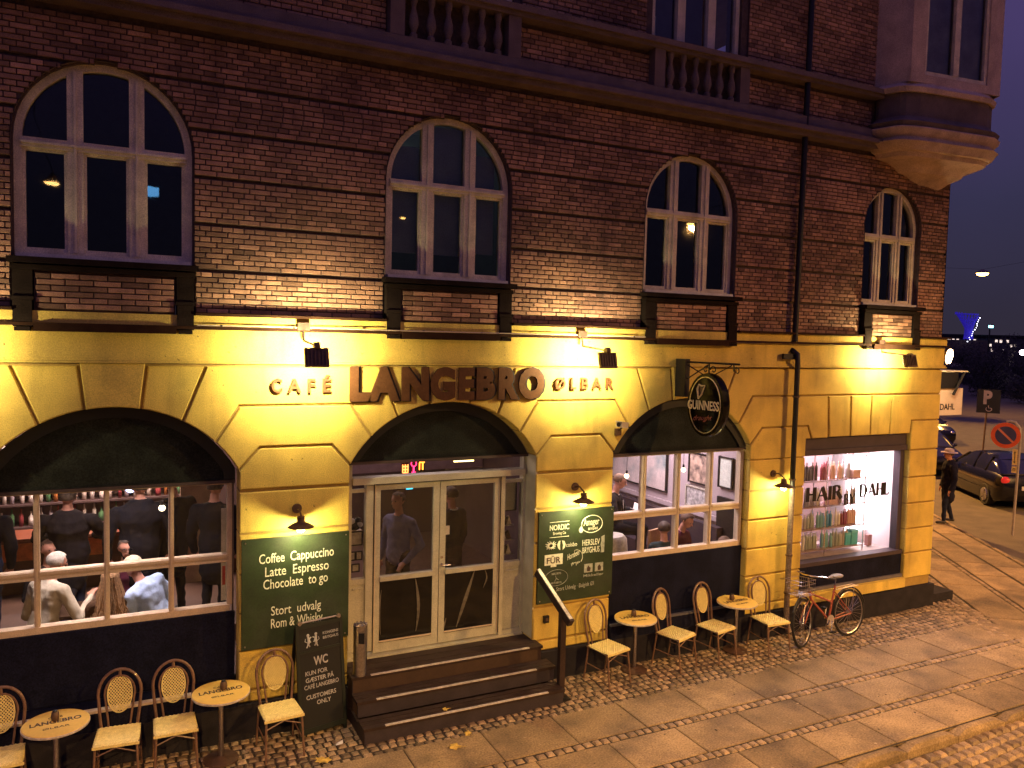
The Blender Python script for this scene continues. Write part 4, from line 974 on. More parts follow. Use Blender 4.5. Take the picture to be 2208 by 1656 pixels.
t = thing('small_box', 'small brown box at the foot of the light panel', 'box', (12.62, 0.66, 1.04)); MB().box(-0.05, 0.05, -0.04, 0.04, 0, 0.2).build('carton', mat('brown carton', (0.35, 0.16, 0.15), 0.7), t); MB().box(-0.052, 0.052, -0.042, 0.042, 0.17, 0.205).build('lid', mat('brown carton', ()), t)

# lights of the rooms
def area(name, loc, sx, sy, power, col, rot=(0, 0, 0), spread=pi):
    l = bpy.data.lights.new(name, 'AREA'); l.shape = 'RECTANGLE'; l.size = sx; l.size_y = sy; l.energy = power; l.color = col; l.spread = spread
    o = bpy.data.objects.new(name, l); COL.objects.link(o); o.location = loc; o.rotation_euler = rot; return o
def point(name, loc, power, col, r=0.04, parent=None):
    l = bpy.data.lights.new(name, 'POINT'); l.energy = power; l.color = col; l.shadow_soft_size = r
    o = bpy.data.objects.new(name, l); COL.objects.link(o); o.location = loc
    if parent: o.parent = parent
    return o
point('landing_light', (3.6, 1.9, 7.3), 5, (0.75, 1.0, 0.6), 0.1)
area('bar_ceiling_light', (0.2, 4.4, 3.8), 3.0, 1.0, 165, (1.0, 0.66, 0.52))
area('guest_table_light', (-0.2, 0.95, 3.6), 1.5, 0.3, 22, (1.0, 0.80, 0.76), spread=rad(95))
area('back_bar_fill', (-0.4, 5.35, 3.3), 2.6, 0.1, 22, (1.0, 0.85, 0.9))  # area light added to make the shelf bottles glitter
area('lobby_ceiling_light', (4.2, 2.2, 3.8), 1.4, 1.0, 18, (1.0, 0.74, 0.72))
area('lounge_ceiling_light', (7.8, 1.9, 3.8), 1.8, 1.5, 95, (1.0, 0.80, 0.84))
area('salon_ceiling_light', (11.6, 0.9, 3.5), 2.2, 0.5, 80, (1.0, 0.80, 0.84))
# ------------------------------------------------------------------ people
SKIN = mat('skin', (0.55, 0.26, 0.18), 0.6, ns=12, na=0.1, na2=0.05)
def cloth(n_, c_): return mat(n_ + ' cloth', c_, 0.9, ns=7, na=0.22, ns2=60, na2=0.07, bump=0.5, bs=22, spec=0.08)
def capsule(b, p0, p1, r0, r1, fy=1.0, n=12, side=None):
    p0 = Vector(p0); p1 = Vector(p1); d = p1 - p0; L = max(d.length, 1e-4); d.normalize()
    s = Vector(side) if side else Vector((1, 0, 0))
    a = (s - d * s.dot(d))
    if a.length < 1e-3: a = Vector((0, 1, 0)) - d * d.y
    a.normalize(); c = d.cross(a); vs = []; fs = []
    rings = [(-math.sin(t) * r0, math.cos(t) * r0) for t in (pi / 2 * 0.98, pi / 3, pi / 6)] + [(0, r0)] + [(L * t, r0 + (r1 - r0) * t) for t in (0.33, 0.66)] + [(L, r1)] + [(L + math.sin(t) * r1, math.cos(t) * r1) for t in (pi / 6, pi / 3, pi / 2 * 0.98)]
    for h, r in rings:
        for k in range(n):
            t = 2 * pi * k / n; vs.append(p0 + d * h + a * (r * math.cos(t)) + c * (r * fy * math.sin(t)))
    for i in range(len(rings) - 1):
        for k in range(n): fs.append((i * n + k, i * n + (k + 1) % n, (i + 1) * n + (k + 1) % n, (i + 1) * n + k))
    fs.append(tuple(range(n - 1, -1, -1))); fs.append(tuple((len(rings) - 1) * n + k for k in range(n)))
    b.add(vs, fs)
def person(label, loc, rotz, top, bottom, hair=(0.05, 0.03, 0.02), sit=False, lean=0.0, side=0.0, head=(0, 0), arms=None, long_hair=False, glasses=False, scale=1.08, seat=0.46, hands=True, coat=False, bulk=1.0, walk=0.0, collar=None, hat=None, group=None, voxel=0.012):
    """local frame: faces -Y, right hand at -X"""
    t = thing('person', label, 'person', loc, rotz, group, scale)
    J = {}
    pz = seat + 0.09 if sit else 0.96
    pel = Vector((0, 0, pz))
    Rl = Matrix.Rotation(lean, 3, 'X') @ Matrix.Rotation(side, 3, 'Y')
    def up(x, y, z): return pel + Rl @ Vector((x, y, z))
    ch = up(0, 0.01, 0.36); nk = up(0, 0.015, 0.53); hd0 = up(0, -0.01, 0.60)
    Rh = Matrix.Rotation(head[1], 3, 'Z') @ Matrix.Rotation(lean * 0.4 + head[0], 3, 'X')
    hc = hd0 + Rh @ Vector((0, -0.02, 0.115))
    def hp(x, y, z): return hc + Rh @ Vector((x, y, z))
    sh = [up(s * 0.170 * bulk, 0.015, 0.445) for s in (-1, 1)]
    A = arms or [None, None]; el = []; wr = []
    for k, s in enumerate((-1, 1)):
        if A[k]: e_, w_ = Vector(A[k][0]), Vector(A[k][1])
        elif sit: e_ = up(s * 0.25, -0.04, 0.20); w_ = Vector((s * 0.13, -0.33, pz + 0.20))
        else: e_ = up(s * 0.225 * bulk, 0.03, 0.17); w_ = up(s * 0.225 * bulk, -0.06, -0.08)
        el.append(e_); wr.append(w_)
    hip = [pel + Vector((s * 0.095, 0, -0.02)) for s in (-1, 1)]; kn = []; an = []
    for k, s in enumerate((-1, 1)):
        if sit: kn.append(Vector((s * 0.14, -0.44, seat + 0.07))); an.append(Vector((s * 0.13, -0.40, 0.09)))
        else: kn.append(Vector((s * 0.10, -0.03 - s * walk * 0.5, 0.50))); an.append(Vector((s * 0.10, 0.02 - s * walk, 0.09 + (0.03 if s * walk < 0 else 0))))
    segs = []    # label, p0, p1, r0, r1, flat
    kb_ = bulk
    segs += [('top', up(0, 0, 0.02), up(0, 0, 0.20), 0.155 * kb_, 0.140 * kb_, 0.72), ('top', up(0, 0, 0.20), ch, 0.140 * kb_, 0.165 * kb_, 0.68),
             ('top', up(-0.10 * kb_, 0.01, 0.415), up(0.10 * kb_, 0.01, 0.415), 0.095, 0.095, 1.0), ('top', up(0, 0.015, 0.49), sh[0], 0.062, 0.066, 1.0), ('top', up(0, 0.015, 0.49), sh[1], 0.062, 0.066, 1.0), ('top', ch, nk - Rl @ Vector((0, 0, 0.03)), 0.12, 0.07, 0.8)]
    segs += [('bottom', pel + Vector((-0.06, 0, 0.0)), pel + Vector((0.06, 0, 0.0)), 0.125, 0.125, 1)]
    segs += [('skin', nk - Rl @ Vector((0, 0, 0.04)), hd0 + Rh @ Vector((0, 0, 0.03)), 0.058, 0.054, 1)]
    for k, s in enumerate((-1, 1)):
        segs += [('top', sh[k], el[k], 0.066 if not coat else 0.078, 0.050 if not coat else 0.06, 1), ('top', el[k], wr[k], 0.050 if not coat else 0.06, 0.034 if not coat else 0.042, 1)]
        segs += [('bottom', hip[k], kn[k], 0.092, 0.062, 1), ('bottom', kn[k], an[k], 0.060, 0.040, 1)]
        ft = an[k] + Vector((s * 0.02, -0.15, -0.045)); segs += [('shoe', an[k] + Vector((0, 0.03, -0.04)), ft, 0.045, 0.036, 0.9)]
        d = (wr[k] - el[k]).normalized(); palm = wr[k] + d * 0.085
        segs += [('skin', wr[k], palm, 0.028, 0.036, 0.55)]
        if hands:
            a = Vector((s, 0, 0)); a = (a - d * a.dot(d)).normalized() if (a - d * a.dot(d)).length > 0.05 else Vector((0, 0, 1)); c = d.cross(a)
            if c.z > 0: c = -c
            for j in range(4):
                o_ = a * ((j - 1.5) * 0.021); L = (0.040, 0.047, 0.044, 0.034)[j]
                p0 = palm + o_ + d * 0.005; p1 = p0 + d * L + c * 0.008; p2 = p1 + d * L * 0.6 + c * 0.022
                segs += [('skin', p0, p1, 0.0098, 0.0092, 1), ('skin', p1, p2, 0.0092, 0.008, 1)]
            p0 = wr[k] + d * 0.035 - a * 0.03; p1 = p0 - a * 0.028 + d * 0.03; p2 = p1 + d * 0.028 + c * 0.012; segs += [('skin', p0, p1, 0.013, 0.011, 1), ('skin', p1, p2, 0.011, 0.009, 1)]
    if coat and not sit:
        segs += [('top', up(0, 0, 0.05), Vector((0, 0, 0.66)), 0.165, 0.18, 0.78)]
    # head
    segs += [('skin', hp(0, 0.012, 0.035), hp(0, -0.002, 0.02), 0.088, 0.085, 1.08), ('skin', hp(0, -0.03, -0.055), hp(0, -0.012, 0.0), 0.052, 0.068, 1),
             ('skin', hp(0, -0.088, 0.012), hp(0, -0.108, -0.018), 0.011, 0.015, 1), ('skin', hp(-0.025, -0.085, 0.035), hp(0.025, -0.085, 0.035), 0.010, 0.010, 1), ('skin', hp(-0.017, -0.083, -0.052), hp(0.017, -0.083, -0.052), 0.009, 0.009, 1)]
    for s in (-1, 1): segs += [('skin', hp(s * 0.086, 0.012, 0.02), hp(s * 0.084, 0.006, -0.015), 0.015, 0.011, 1)]
    b = MB()
    for lb, p0, p1, r0, r1, fy in segs:
        n_ = 8 if r0 < 0.02 else 12
        capsule(b, p0, p1, r0, r1, fy, n_, side=(1, 0, 0))
    me0 = b.mesh('raw', SKIN); ob = bpy.data.objects.new('raw', me0); COL.objects.link(ob)
    md = ob.modifiers.new('r', 'REMESH'); md.mode = 'VOXEL'; md.voxel_size = voxel
    md2 = ob.modifiers.new('s', 'SMOOTH'); md2.iterations = 2; md2.factor = 0.5
    dg = bpy.context.evaluated_depsgraph_get(); me = bpy.data.meshes.new_from_object(ob.evaluated_get(dg)); bpy.data.objects.remove(ob)
    # labels by the nearest segment
    n = len(me.vertices); co = np.empty(n * 3, np.float32); me.vertices.foreach_get('co', co); co = co.reshape(-1, 3)
    no = np.empty(n * 3, np.float32); me.vertices.foreach_get('normal', no); no = no.reshape(-1, 3)
    best = np.full(n, 1e9, np.float32); lab = np.zeros(n, np.int32); LI = {'skin': 0, 'top': 1, 'bottom': 2, 'shoe': 3}
    for lb, p0, p1, r0, r1, fy in segs:
        p0 = np.array(p0); d = np.array(p1) - p0; L2 = max(1e-9, d @ d); tt = np.clip(((co - p0) @ d) / L2, 0, 1)
        dist = np.linalg.norm(co - p0 - tt[:, None] * d, axis=1) - (r0 + (r1 - r0) * tt) * (1 if fy > 0.9 else 0.93)
        mk = dist < best; best[mk] = dist[mk]; lab[mk] = LI[lb]
    # folds in the clothing
    ph = np.array([[random.uniform(0, 6) for _ in range(3)] for _ in range(5)]); fr_ = [(17, 9, 26), (31, 22, 14), (12, 27, 35), (44, 18, 51), (9, 14, 11)]
    amp = sum(np.sin(co[:, 0] * f[0] + ph[i][0] + 2 * np.sin(co[:, 2] * 7 + i)) * np.sin(co[:, 2] * f[2] + ph[i][1] + 1.5 * np.sin(co[:, 0] * 11)) * np.cos(co[:, 1] * f[1] + ph[i][2]) for i, f in enumerate(fr_))
    cl = ((lab == 1) | (lab == 2)).astype(np.float32)
    co = co + no * (amp * 0.0042 * cl + 0.004 * cl)[:, None]
    me.vertices.foreach_set('co', co.astype(np.float32).ravel())
    nf = len(me.polygons); ls = np.empty(nf, np.int32); me.polygons.foreach_get('loop_start', ls); lv = np.empty(len(me.loops), np.int32); me.loops.foreach_get('vertex_index', lv)
    me.materials.clear()
    for m_ in (SKIN, top, bottom, mat('dark shoes', (0.03, 0.025, 0.025), 0.4)): me.materials.append(m_)
    me.polygons.foreach_set('material_index', lab[lv[ls]]); me.polygons.foreach_set('use_smooth', [True] * nf); me.update()
    link('body', me, t)
    # hair: a shell over the skull, open at the face
    HM = mat('hair %.2f %.2f' % (hair[0], hair[1]), hair, 0.7, ns=30, na=0.35, ns2=150, na2=0.4, bump=0.6, bs=80)
    hb = MB(); nu, nv = 24, 14; vs = []; fs = []; ok = []
    for i in range(nv + 1):
        th = pi * i / nv
        for k in range(nu):
            a = 2 * pi * k / nu; x, y, z = math.sin(th) * math.sin(a), math.sin(th) * math.cos(a), math.cos(th)
            w_ = 1 + 0.05 * noise.noise(Vector((x * 4, y * 4, z * 4)) + Vector(loc))
            vs.append(hp(x * 0.097 * w_, 0.012 + y * 0.112 * w_, 0.032 + z * 0.100 * w_)); ok.append((y > -0.35 - 0.3 * z and z > -0.55) or z > 0.55)
    for i in range(nv):
        for k in range(nu):
            q = (i * nu + k, i * nu + (k + 1) % nu, (i + 1) * nu + (k + 1) % nu, (i + 1) * nu + k)
            if all(ok[j] for j in q): fs.append(q)
    hb.add(vs, fs)
    if long_hair:
        for j in range(230):
            a = random.uniform(-2.0, 2.0); k_ = random.uniform(0.75, 1.05); x0, y0 = 0.092 * math.sin(a) * k_, 0.02 + 0.1 * math.cos(a) * k_
            pts = [hp(x0 * 0.8, y0, 0.06), hp(x0 * 1.15, y0 * 1.05, -0.06)]
            w0 = hc + Vector((x0 * 1.6 + random.uniform(-0.02, 0.02), y0 * 1.2 + 0.03, -0.26)); w1 = hc + Vector((x0 * 2.0 + random.uniform(-0.05, 0.05), y0 * 1.3 + 0.05 + random.uniform(-0.02, 0.03), random.uniform(-0.46, -0.36)))
            wm_ = (w0 + pts[1]) / 2 + Vector((random.uniform(-0.015, 0.015), random.uniform(-0.01, 0.015), 0)); hb.tube([pts[0], pts[1], wm_, w0, (w0 + w1) / 2 + Vector((random.uniform(-0.02, 0.02), 0, 0)), w1], [0.009, 0.010, 0.009, 0.008, 0.006, 0.002], 4)
    hb.build('hair', HM, t, True)
    if glasses:
        gb = MB()
        for s in (-1, 1):
            gb.tube([hp(s * 0.034 + 0.024 * math.cos(a), -0.105, 0.012 + 0.018 * math.sin(a)) for a in [2 * pi * j / 10 for j in range(10)]], 0.0035, 5, closed=True)
            gb.tube([hp(s * 0.058, -0.1, 0.014), hp(s * 0.088, 0.0, 0.018)], 0.003, 5)
        gb.tube([hp(-0.01, -0.107, 0.014), hp(0.01, -0.107, 0.014)], 0.003, 5); gb.build('glasses', METALB, t)
    for s in (-1, 1):
        eb = MB(); eb.ell(tuple(hp(s * 0.031, -0.084, 0.014)), (0.013, 0.010, 0.007), 8, 6); eb.build('eye', mat('eye dark', (0.03, 0.02, 0.02), 0.3), t, True)
    if collar:
        cb = MB(); cb.tube([nk + Rl @ Vector((0.068 * math.sin(a), 0.068 * math.cos(a), -0.015 + (0.02 if math.cos(a) > 0 else -0.02))) for a in [2 * pi * j / 14 for j in range(14)]], 0.012, 6, closed=True)
        if not sit or True: cb.add([tuple(up(-0.035, -0.125, 0.42)), tuple(up(0.035, -0.125, 0.42)), tuple(up(0.0, -0.135, 0.24))], [(0, 1, 2)])
        cb.build('collar', collar, t)
    if hat:
        q = MB(); q.M = Matrix.Translation(hc) @ Rh.to_4x4(); q.lathe([(0.19, 0.055), (0.185, 0.066), (0.105, 0.075), (0.10, 0.13), (0.07, 0.155), (0.01, 0.16)], (0, 0.01, 0), 18); q.build('hat', hat, t, True)
    return t
BLK = cloth('black jacket', (0.010, 0.010, 0.014)); BLK2 = cloth('charcoal wool', (0.018, 0.016, 0.019)); JEAN = cloth('dark jeans', (0.02, 0.025, 0.05)); GREYS = cloth('sand grey shirt', (0.50, 0.44, 0.34))
BLUES = cloth('light blue shirt', (0.42, 0.56, 0.85)); LIL = cloth('lilac shirt', (0.22, 0.22, 0.36)); MAR = cloth('maroon hoodie', (0.09, 0.02, 0.04)); BRN = cloth('brown knit', (0.07, 0.04, 0.025)); GRNB = cloth('dark teal sweater', (0.03, 0.05, 0.055))
WHT = cloth('white collar', (0.65, 0.62, 0.60))
FL = 0.60
# behind the left window: standing guests (backs to the street) on the raised floor by the bar
MB().box(-2.25, 2.3, 1.50, 6.1, 0.605, 0.84).build('raised_floor', INF, bld)
RF = 0.845
person('standing guest in black cut off by the left edge of the photo', (-1.52, 1.75, RF), pi + 0.2, BLK, JEAN, coat=True, scale=1.10, bulk=1.15)
person('hunched standing guest in charcoal jacket between the first two window bars', (-0.62, 2.0, RF - 0.02), pi - 0.1, BLK2, JEAN, coat=True, scale=1.08, bulk=1.45, lean=-0.20, arms=[((-0.36, -0.06, 1.16), (-0.24, -0.28, 1.12)), ((0.36, -0.06, 1.16), (0.24, -0.28, 1.12))], hair=(0.10, 0.07, 0.05))
person('tall standing guest in black suit with back turned behind the blue shirt', (0.20, 1.72, RF + 0.0), pi + 0.05, BLK, BLK, coat=True, scale=1.12, bulk=1.5, collar=WHT)
person('standing guest in black with an arm bent, right of the tall black suit', (0.62, 2.15, RF), pi + 0.4, BLK, BLK, coat=True, scale=1.10, bulk=1.2)
person('standing guest in dark coat beside the right edge of the left window', (1.10, 1.62, RF), pi - 0.5, BLK, BLK, coat=True, scale=1.10, bulk=1.25)
# seated
person('seated grey-haired man in sand grey shirt pointing with raised finger', (-0.86, 1.02, FL), pi - 0.75, GREYS, JEAN, hair=(0.42, 0.38, 0.33), sit=True, lean=0.25, head=(0.1, -0.3), bulk=1.1, seat=0.5,
       arms=[((-0.34, -0.16, 0.72), (-0.24, -0.42, 0.86)), ((0.30, -0.08, 0.68), (0.16, -0.32, 0.66))], voxel=0.010)
person('seated woman with long wavy blonde-brown hair seen from behind', (-0.14, 0.95, FL - 0.22), pi + 0.05, BRN, JEAN, hair=(0.30, 0.17, 0.08), sit=True, long_hair=True, seat=0.48)
person('seated blond man in light blue shirt leaning left over the table', (0.42, 1.0, FL - 0.05), pi + 0.55, BLUES, JEAN, hair=(0.52, 0.42, 0.30), sit=True, lean=0.35, side=0.28, head=(0.2, 0.3), bulk=1.15, seat=0.48)
person('seated guest with a red-lit face behind the grey-haired man', (-0.85, 1.95, FL - 0.05), 0.4, BLK2, JEAN, hair=(0.10, 0.05, 0.03), sit=True, seat=0.50)
person('seated man with glasses facing the street behind the woman', (0.03, 1.75, FL - 0.02), 0.1, MAR, JEAN, hair=(0.06, 0.04, 0.03), sit=True, glasses=True, seat=0.48, lean=0.1)
# lobby
person('bald man in lilac shirt standing behind the left door leaf', (3.56, 1.25, FL), -1.0, LIL, BLK, hair=(0.12, 0.07, 0.05), scale=1.08, bulk=1.15, arms=[None, ((0.33, 0.06, 1.12), (0.22, -0.12, 0.92))])
person('man in dark jacket with white collar behind the right door leaf', (4.42, 1.35, FL), pi + 0.5, BLK2, BLK, collar=WHT, scale=1.08, coat=True)
# lounge
t_ = person('man in dark suit and open white collar reading a newspaper in the lounge', (7.55, 1.65, FL + 0.15), 0.75, BLK2, BLK, hair=(0.12, 0.06, 0.03), sit=True, seat=0.72, collar=WHT, head=(0.3, 0.2), arms=[((-0.30, -0.08, 1.02), (-0.10, -0.34, 1.05)), ((0.30, -0.08, 1.02), (0.10, -0.34, 1.05))], voxel=0.010)
person('young man in maroon hoodie seated behind the wide window bar', (8.38, 1.0, FL - 0.12), 0.35, MAR, JEAN, hair=(0.10, 0.05, 0.03), sit=True, lean=0.15, head=(0.35, 0), seat=0.45)
person('guest in dark teal sweater and pale jeans with back to the window', (7.95, 0.78, FL - 0.22), pi - 0.5, GRNB, cloth('pale jeans', (0.16, 0.24, 0.42)), sit=True, seat=0.42, lean=0.1)
STR = cloth('brown striped knit', (0.22, 0.13, 0.11))
person('guest in brown striped knit low at the third window bar', (8.72, 0.72, FL - 0.42), 1.2, STR, JEAN, sit=True, lean=0.5, seat=0.42, hair=(0.2, 0.12, 0.08))
t = thing('newspaper', 'crumpled newspaper in the hands of the man in the dark suit', 'newspaper', (7.77, 1.27, 1.94), 0.7)
q = MB(); q.add([(-0.17, -0.1, 0.0), (0.0, -0.12, -0.05), (0.18, -0.06, 0.03), (0.16, 0.12, 0.10), (0.0, 0.1, 0.02), (-0.15, 0.12, 0.06), (-0.17, -0.1, 0.008), (0.0, -0.12, -0.042), (0.18, -0.06, 0.038), (0.16, 0.12, 0.108), (0, 0.1, 0.028), (-0.15, 0.12, 0.068)], [(0, 1, 4, 5), (1, 2, 3, 4), (6, 7, 10, 11), (7, 8, 9, 10)]); q.build('sheet', mat('newsprint', (0.60, 0.52, 0.50), 0.8, ns=40, na=0.25), t)
t = thing('guest_table', 'low dark wooden table among the seated guests in the left window', 'table', (-0.25, 1.35, FL)); MB().box(-0.55, 0.55, -0.25, 0.3, 0.70, 0.74).build('tabletop', BRN, t)
for a in (-0.5, 0.5): MB().box(a - 0.02, a + 0.02, -0.02, 0.02, 0, 0.70).build('leg', METALB, t)
# passer-by in the side street
person('pedestrian in long dark coat and pale brimmed hat walking round the corner', (20.2, 4.3, 0.0), 0.9 + pi, cloth('dark blue coat', (0.018, 0.018, 0.035)), JEAN, coat=True, scale=1.13, walk=0.12, bulk=1.5, hat=mat('pale hat', (0.55, 0.45, 0.45), 0.8))
# ------------------------------------------------------------------ signs and lamps on the facade
def letters(name, label, chars, z, h, y=-0.05, edge=None, m_=BRONZE, off=0.018, ext=0.03):
    t = thing(name, label, 'sign lettering', (0, 0, 0))
    for ch, x0, x1 in chars:
        o = text_mesh(ch, m_, w=x1 - x0, h=h, ext=ext, off=off, x=x0, y=y, z=z, name='letter', parent=t)
        if edge: text_mesh(ch, BLACKL, w=(x1 - x0) + 0.02, h=h * 1.015, ext=0.012, off=off + 0.012, x=x0 + edge, y=y + ext + 0.002, z=z - 0.006, name='letter_edge', parent=o)
    return t
letters('cafe_lettering', 'bronze letters CAFÉ on the yellow wall under the left floodlight', [('C', 1.56, 1.68), ('A', 1.745, 1.90), ('F', 1.98, 2.065), ('É', 2.155, 2.25)], 4.09, 0.155, off=0.03)
letters('bar_name_lettering', 'large dark bronze letters LANGEBRO over the entrance', [('L', 2.48, 2.74), ('A', 2.71, 3.11), ('N', 3.14, 3.50), ('G', 3.52, 3.86), ('E', 3.91, 4.13), ('B', 4.16, 4.43), ('R', 4.48, 4.78), ('O', 4.78, 5.17)], 4.0, 0.37, edge=0.02, off=0.06, ext=0.03, y=-0.06)
letters('beer_bar_lettering', 'bronze letters ØLBAR on the yellow wall under the middle floodlight', [('Ø', 5.35, 5.51), ('L', 5.60, 5.68), ('B', 5.77, 5.88), ('A', 5.95, 6.10), ('R', 6.18, 6.30)], 4.10, 0.155, off=0.022)

def spot(name, loc, target, power, col, size=150, blend=0.8, r=0.06):
    l = bpy.data.lights.new(name, 'SPOT'); l.energy = power; l.color = col; l.spot_size = rad(size); l.spot_blend = blend; l.shadow_soft_size = r
    o = bpy.data.objects.new(name, l); COL.objects.link(o); o.location = loc
    o.rotation_euler = (Vector(target) - Vector(loc)).to_track_quat('-Z', 'Y').to_euler(); return o
def floodlight(label, x, d, power, zh=4.52, rz=0.0, col=(1.0, 0.81, 0.42)):
    t = thing('floodlight', label, 'floodlight', (x, 0, 4.82), rz, 'floodlights on arms along the facade')
    MB().box(-0.07, 0.07, -0.12, -0.05, 0.0, 0.09).build('mounting_box', METALG, t)
    MB().tube([(0.0, -0.10, 0.0), (0.0, -0.11, -0.12), (0.0, -d + 0.02, -0.17)], 0.012, 8).build('arm', METALG, t)
    MB().lathe([(0.045, -0.03), (0.045, 0.03)], (0, -d, -0.17), 14, 'x').build('joint', METALG, t, True)
    h = MB(); h.M = Matrix.Translation((0, -d - 0.02, zh - 4.82)) @ Matrix.Rotation(rad(-14), 4, 'X')
    h.box(-0.13, 0.13, -0.02, 0.03, -0.10, 0.11); h.add([(-0.13, 0.03, -0.1), (0.13, 0.03, -0.1), (0.13, 0.03, 0.11), (-0.13, 0.03, 0.11), (-0.10, 0.07, -0.07), (0.10, 0.07, -0.07), (0.10, 0.07, 0.08), (-0.10, 0.07, 0.08)], [(0, 1, 5, 4), (1, 2, 6, 5), (2, 3, 7, 6), (3, 0, 4, 7)])
    hh = h.build('head', METALG, t)
    q = MB(); q.M = h.M
    for k in range(6): q.box(-0.11 + k * 0.04, -0.10 + k * 0.04, -0.035, -0.0205, -0.08, 0.09)
    q.build('cooling_fin', METALG, hh)
    q = MB(); q.M = h.M; q.add([(-0.10, 0.0705, -0.07), (0.10, 0.0705, -0.07), (0.10, 0.0705, 0.08), (-0.10, 0.0705, 0.08)], [(0, 1, 2, 3)])
    q.build('lens', mat('flood lens', (1, 0.9, 0.6), 0.3, emit=(1.0, 0.82, 0.45), es=12, na=0, na2=0), hh)
    MB().bar((0, -d, -0.17), (0, -d - 0.01, zh - 4.82 + 0.1), 0.03, 0.02).build('bracket', METALG, t)
    M_ = Matrix.Translation((x, 0, 0)) @ Matrix.Rotation(rz, 4, 'Z')
    spot('floodlight_lamp', M_ @ Vector((0, -d + 0.09, zh)), M_ @ Vector((0.0, 0.0, zh + 0.02)), power, col, 158, 0.9)
    return t
floodlight('black floodlight on an arm above the letters CAFÉ', 1.91, 0.80, 240)
floodlight('black floodlight on an arm above the letters ØLBAR', 5.73, 0.74, 225)
floodlight('floodlight on an arm left of the frame edge, over the first arch', -1.92, 0.80, 190)
floodlight('floodlight on an arm over the salon window', 11.76, 0.66, 150, zh=4.56)
s_ = thing('side_floodlight', 'glowing floodlight reaching out from the side wall beyond the corner', 'floodlight', (14.35, 0.75, 4.75))
MB().tube([(0, 0.3, 0.05), (0.2, 0.2, 0.06), (0.45, 0.1, 0.02)], 0.014, 8).build('arm', METALG, s_)
q = MB(); q.M = Matrix.Translation((0.50, 0.05, -0.12)) @ Matrix.Rotation(rad(18), 4, 'Y'); q.lathe([(0.05, 0.09), (0.09, 0.02), (0.095, 0.0)], (0, 0, 0), 20, 'y', 1.75); hd = q.build('head', METALG, s_, True)
q2 = MB(); q2.M = q.M; q2.lathe([(0.085, -0.03), (0.085, -0.003)], (0, 0, 0), 20, 'y', 1.75); q2.M = None; q2.build('lens', mat('side lens', (1, 0.9, 0.8), 0.3, emit=(1.0, 0.66, 0.34), es=10, na=0, na2=0), s_)
point('side_floodlight_lamp', (14.95, 0.75, 4.55), 60, (1, 0.72, 0.4), 0.08)

def sconce(label, x, z, power, d=0.24):
    t = thing('wall_lamp', label, 'wall lamp', (x, 0, z), group='shaded wall lamps over the pillars')
    MB().lathe([(0.055, -0.022), (0.06, 0.0)], (0, 0, 0.15), 16, 'y').build('wall_plate', METALG, t, True)
    MB().tube([(0, -0.02, 0.15), (0, -0.13, 0.17), (0, -d, 0.12), (0, -d, 0.07)], 0.012, 8).build('arm', METALG, t, True)
    MB().lathe([(0.045, 0.10), (0.05, 0.035), (0.055, 0.03)], (0, -d, 0), 16).build('socket_cap', METALG, t, True)
    MB().lathe([(0.155, -0.022), (0.15, -0.018), (0.09, 0.018), (0.05, 0.031)], (0, -d, 0), 24).build('shade', METALG, t, True)
    MB().ell((0, -d, -0.05), (0.05, 0.05, 0.035), 14, 8).build('bulb', mat('sconce bulb', (1, 0.9, 0.7), 0.4, emit=(1.0, 0.85, 0.4), es=14, na=0, na2=0), t, True)
    point('wall_lamp_light', (x, -d + 0.0, z - 0.10), power, (1.0, 0.84, 0.38), 0.05)
    return t
sconce('round-shaded wall lamp above the coffee chalkboard', 1.87, 2.54, 30)
sconce('round-shaded wall lamp above the brewery chalkboard', 5.74, 2.56, 30)
sconce('round-shaded wall lamp beside the downpipe', 9.48, 2.54, 26)

# chalkboards
def board(name, label, x0, x1, z0, z1):
    t = thing(name, label, 'chalkboard', (0, 0, 0)); MB().box(x0, x1, -0.035, -0.002, z0, z1).build('panel', GREEND, t)
    for x in (x0 + 0.04, x1 - 0.04):
        for z in (z0 + 0.04, z1 - 0.04): MB().lathe([(0.008, -0.041), (0.010, -0.035)], (x, 0, z), 8, 'y').build('screw', STEEL, t)
    return t
cb = board('coffee_chalkboard', 'green chalkboard lettered with coffee drinks and rum and whisky', 1.235, 2.50, 1.05, 2.365)
for s, x0, x1, z, h in (('Coffee  Cappuccino', 1.43, 2.31, 2.065, 0.115), ('Latte  Espresso', 1.50, 2.25, 1.905, 0.115), ('Chocolate  to go', 1.48, 2.24, 1.755, 0.115), ('Stort  udvalg', 1.57, 2.16, 1.43, 0.11), ('Rom & Whisky', 1.57, 2.18, 1.275, 0.115)):
    text_mesh(s, CHALK, w=x1 - x0, h=h, ext=0.003, off=0.002, x=x0, y=-0.0392, z=z, name='lettering', parent=cb, tilt=0.02)
b2 = board('brewery_chalkboard', 'green chalkboard with white brewery names and logos', 5.16, 6.39, 1.09, 2.385)
YF = -0.0385
def txt(s, x0, x1, z, h, m_=CHALK, off=0.002, tilt=0.0): return text_mesh(s, m_, w=x1 - x0, h=h, ext=0.0025, off=off, x=x0, y=YF, z=z, name='lettering', parent=b2, tilt=tilt)
def line(pts, r=0.005, closed=False, m_=CHALK, nm='emblem'):
    q = MB(); q.tube([(x, YF, z) for x, z in pts], r, 5, closed); return q.build(nm, m_, b2)
def oval(cx, cz, a, b_, r=0.005, m_=CHALK, a0=0, a1=2 * pi): return line([(cx + a * math.cos(a0 + (a1 - a0) * k / 28), cz + b_ * math.sin(a0 + (a1 - a0) * k / 28)) for k in range(29 if a1 - a0 < 6 else 28)], r, a1 - a0 > 6, m_)
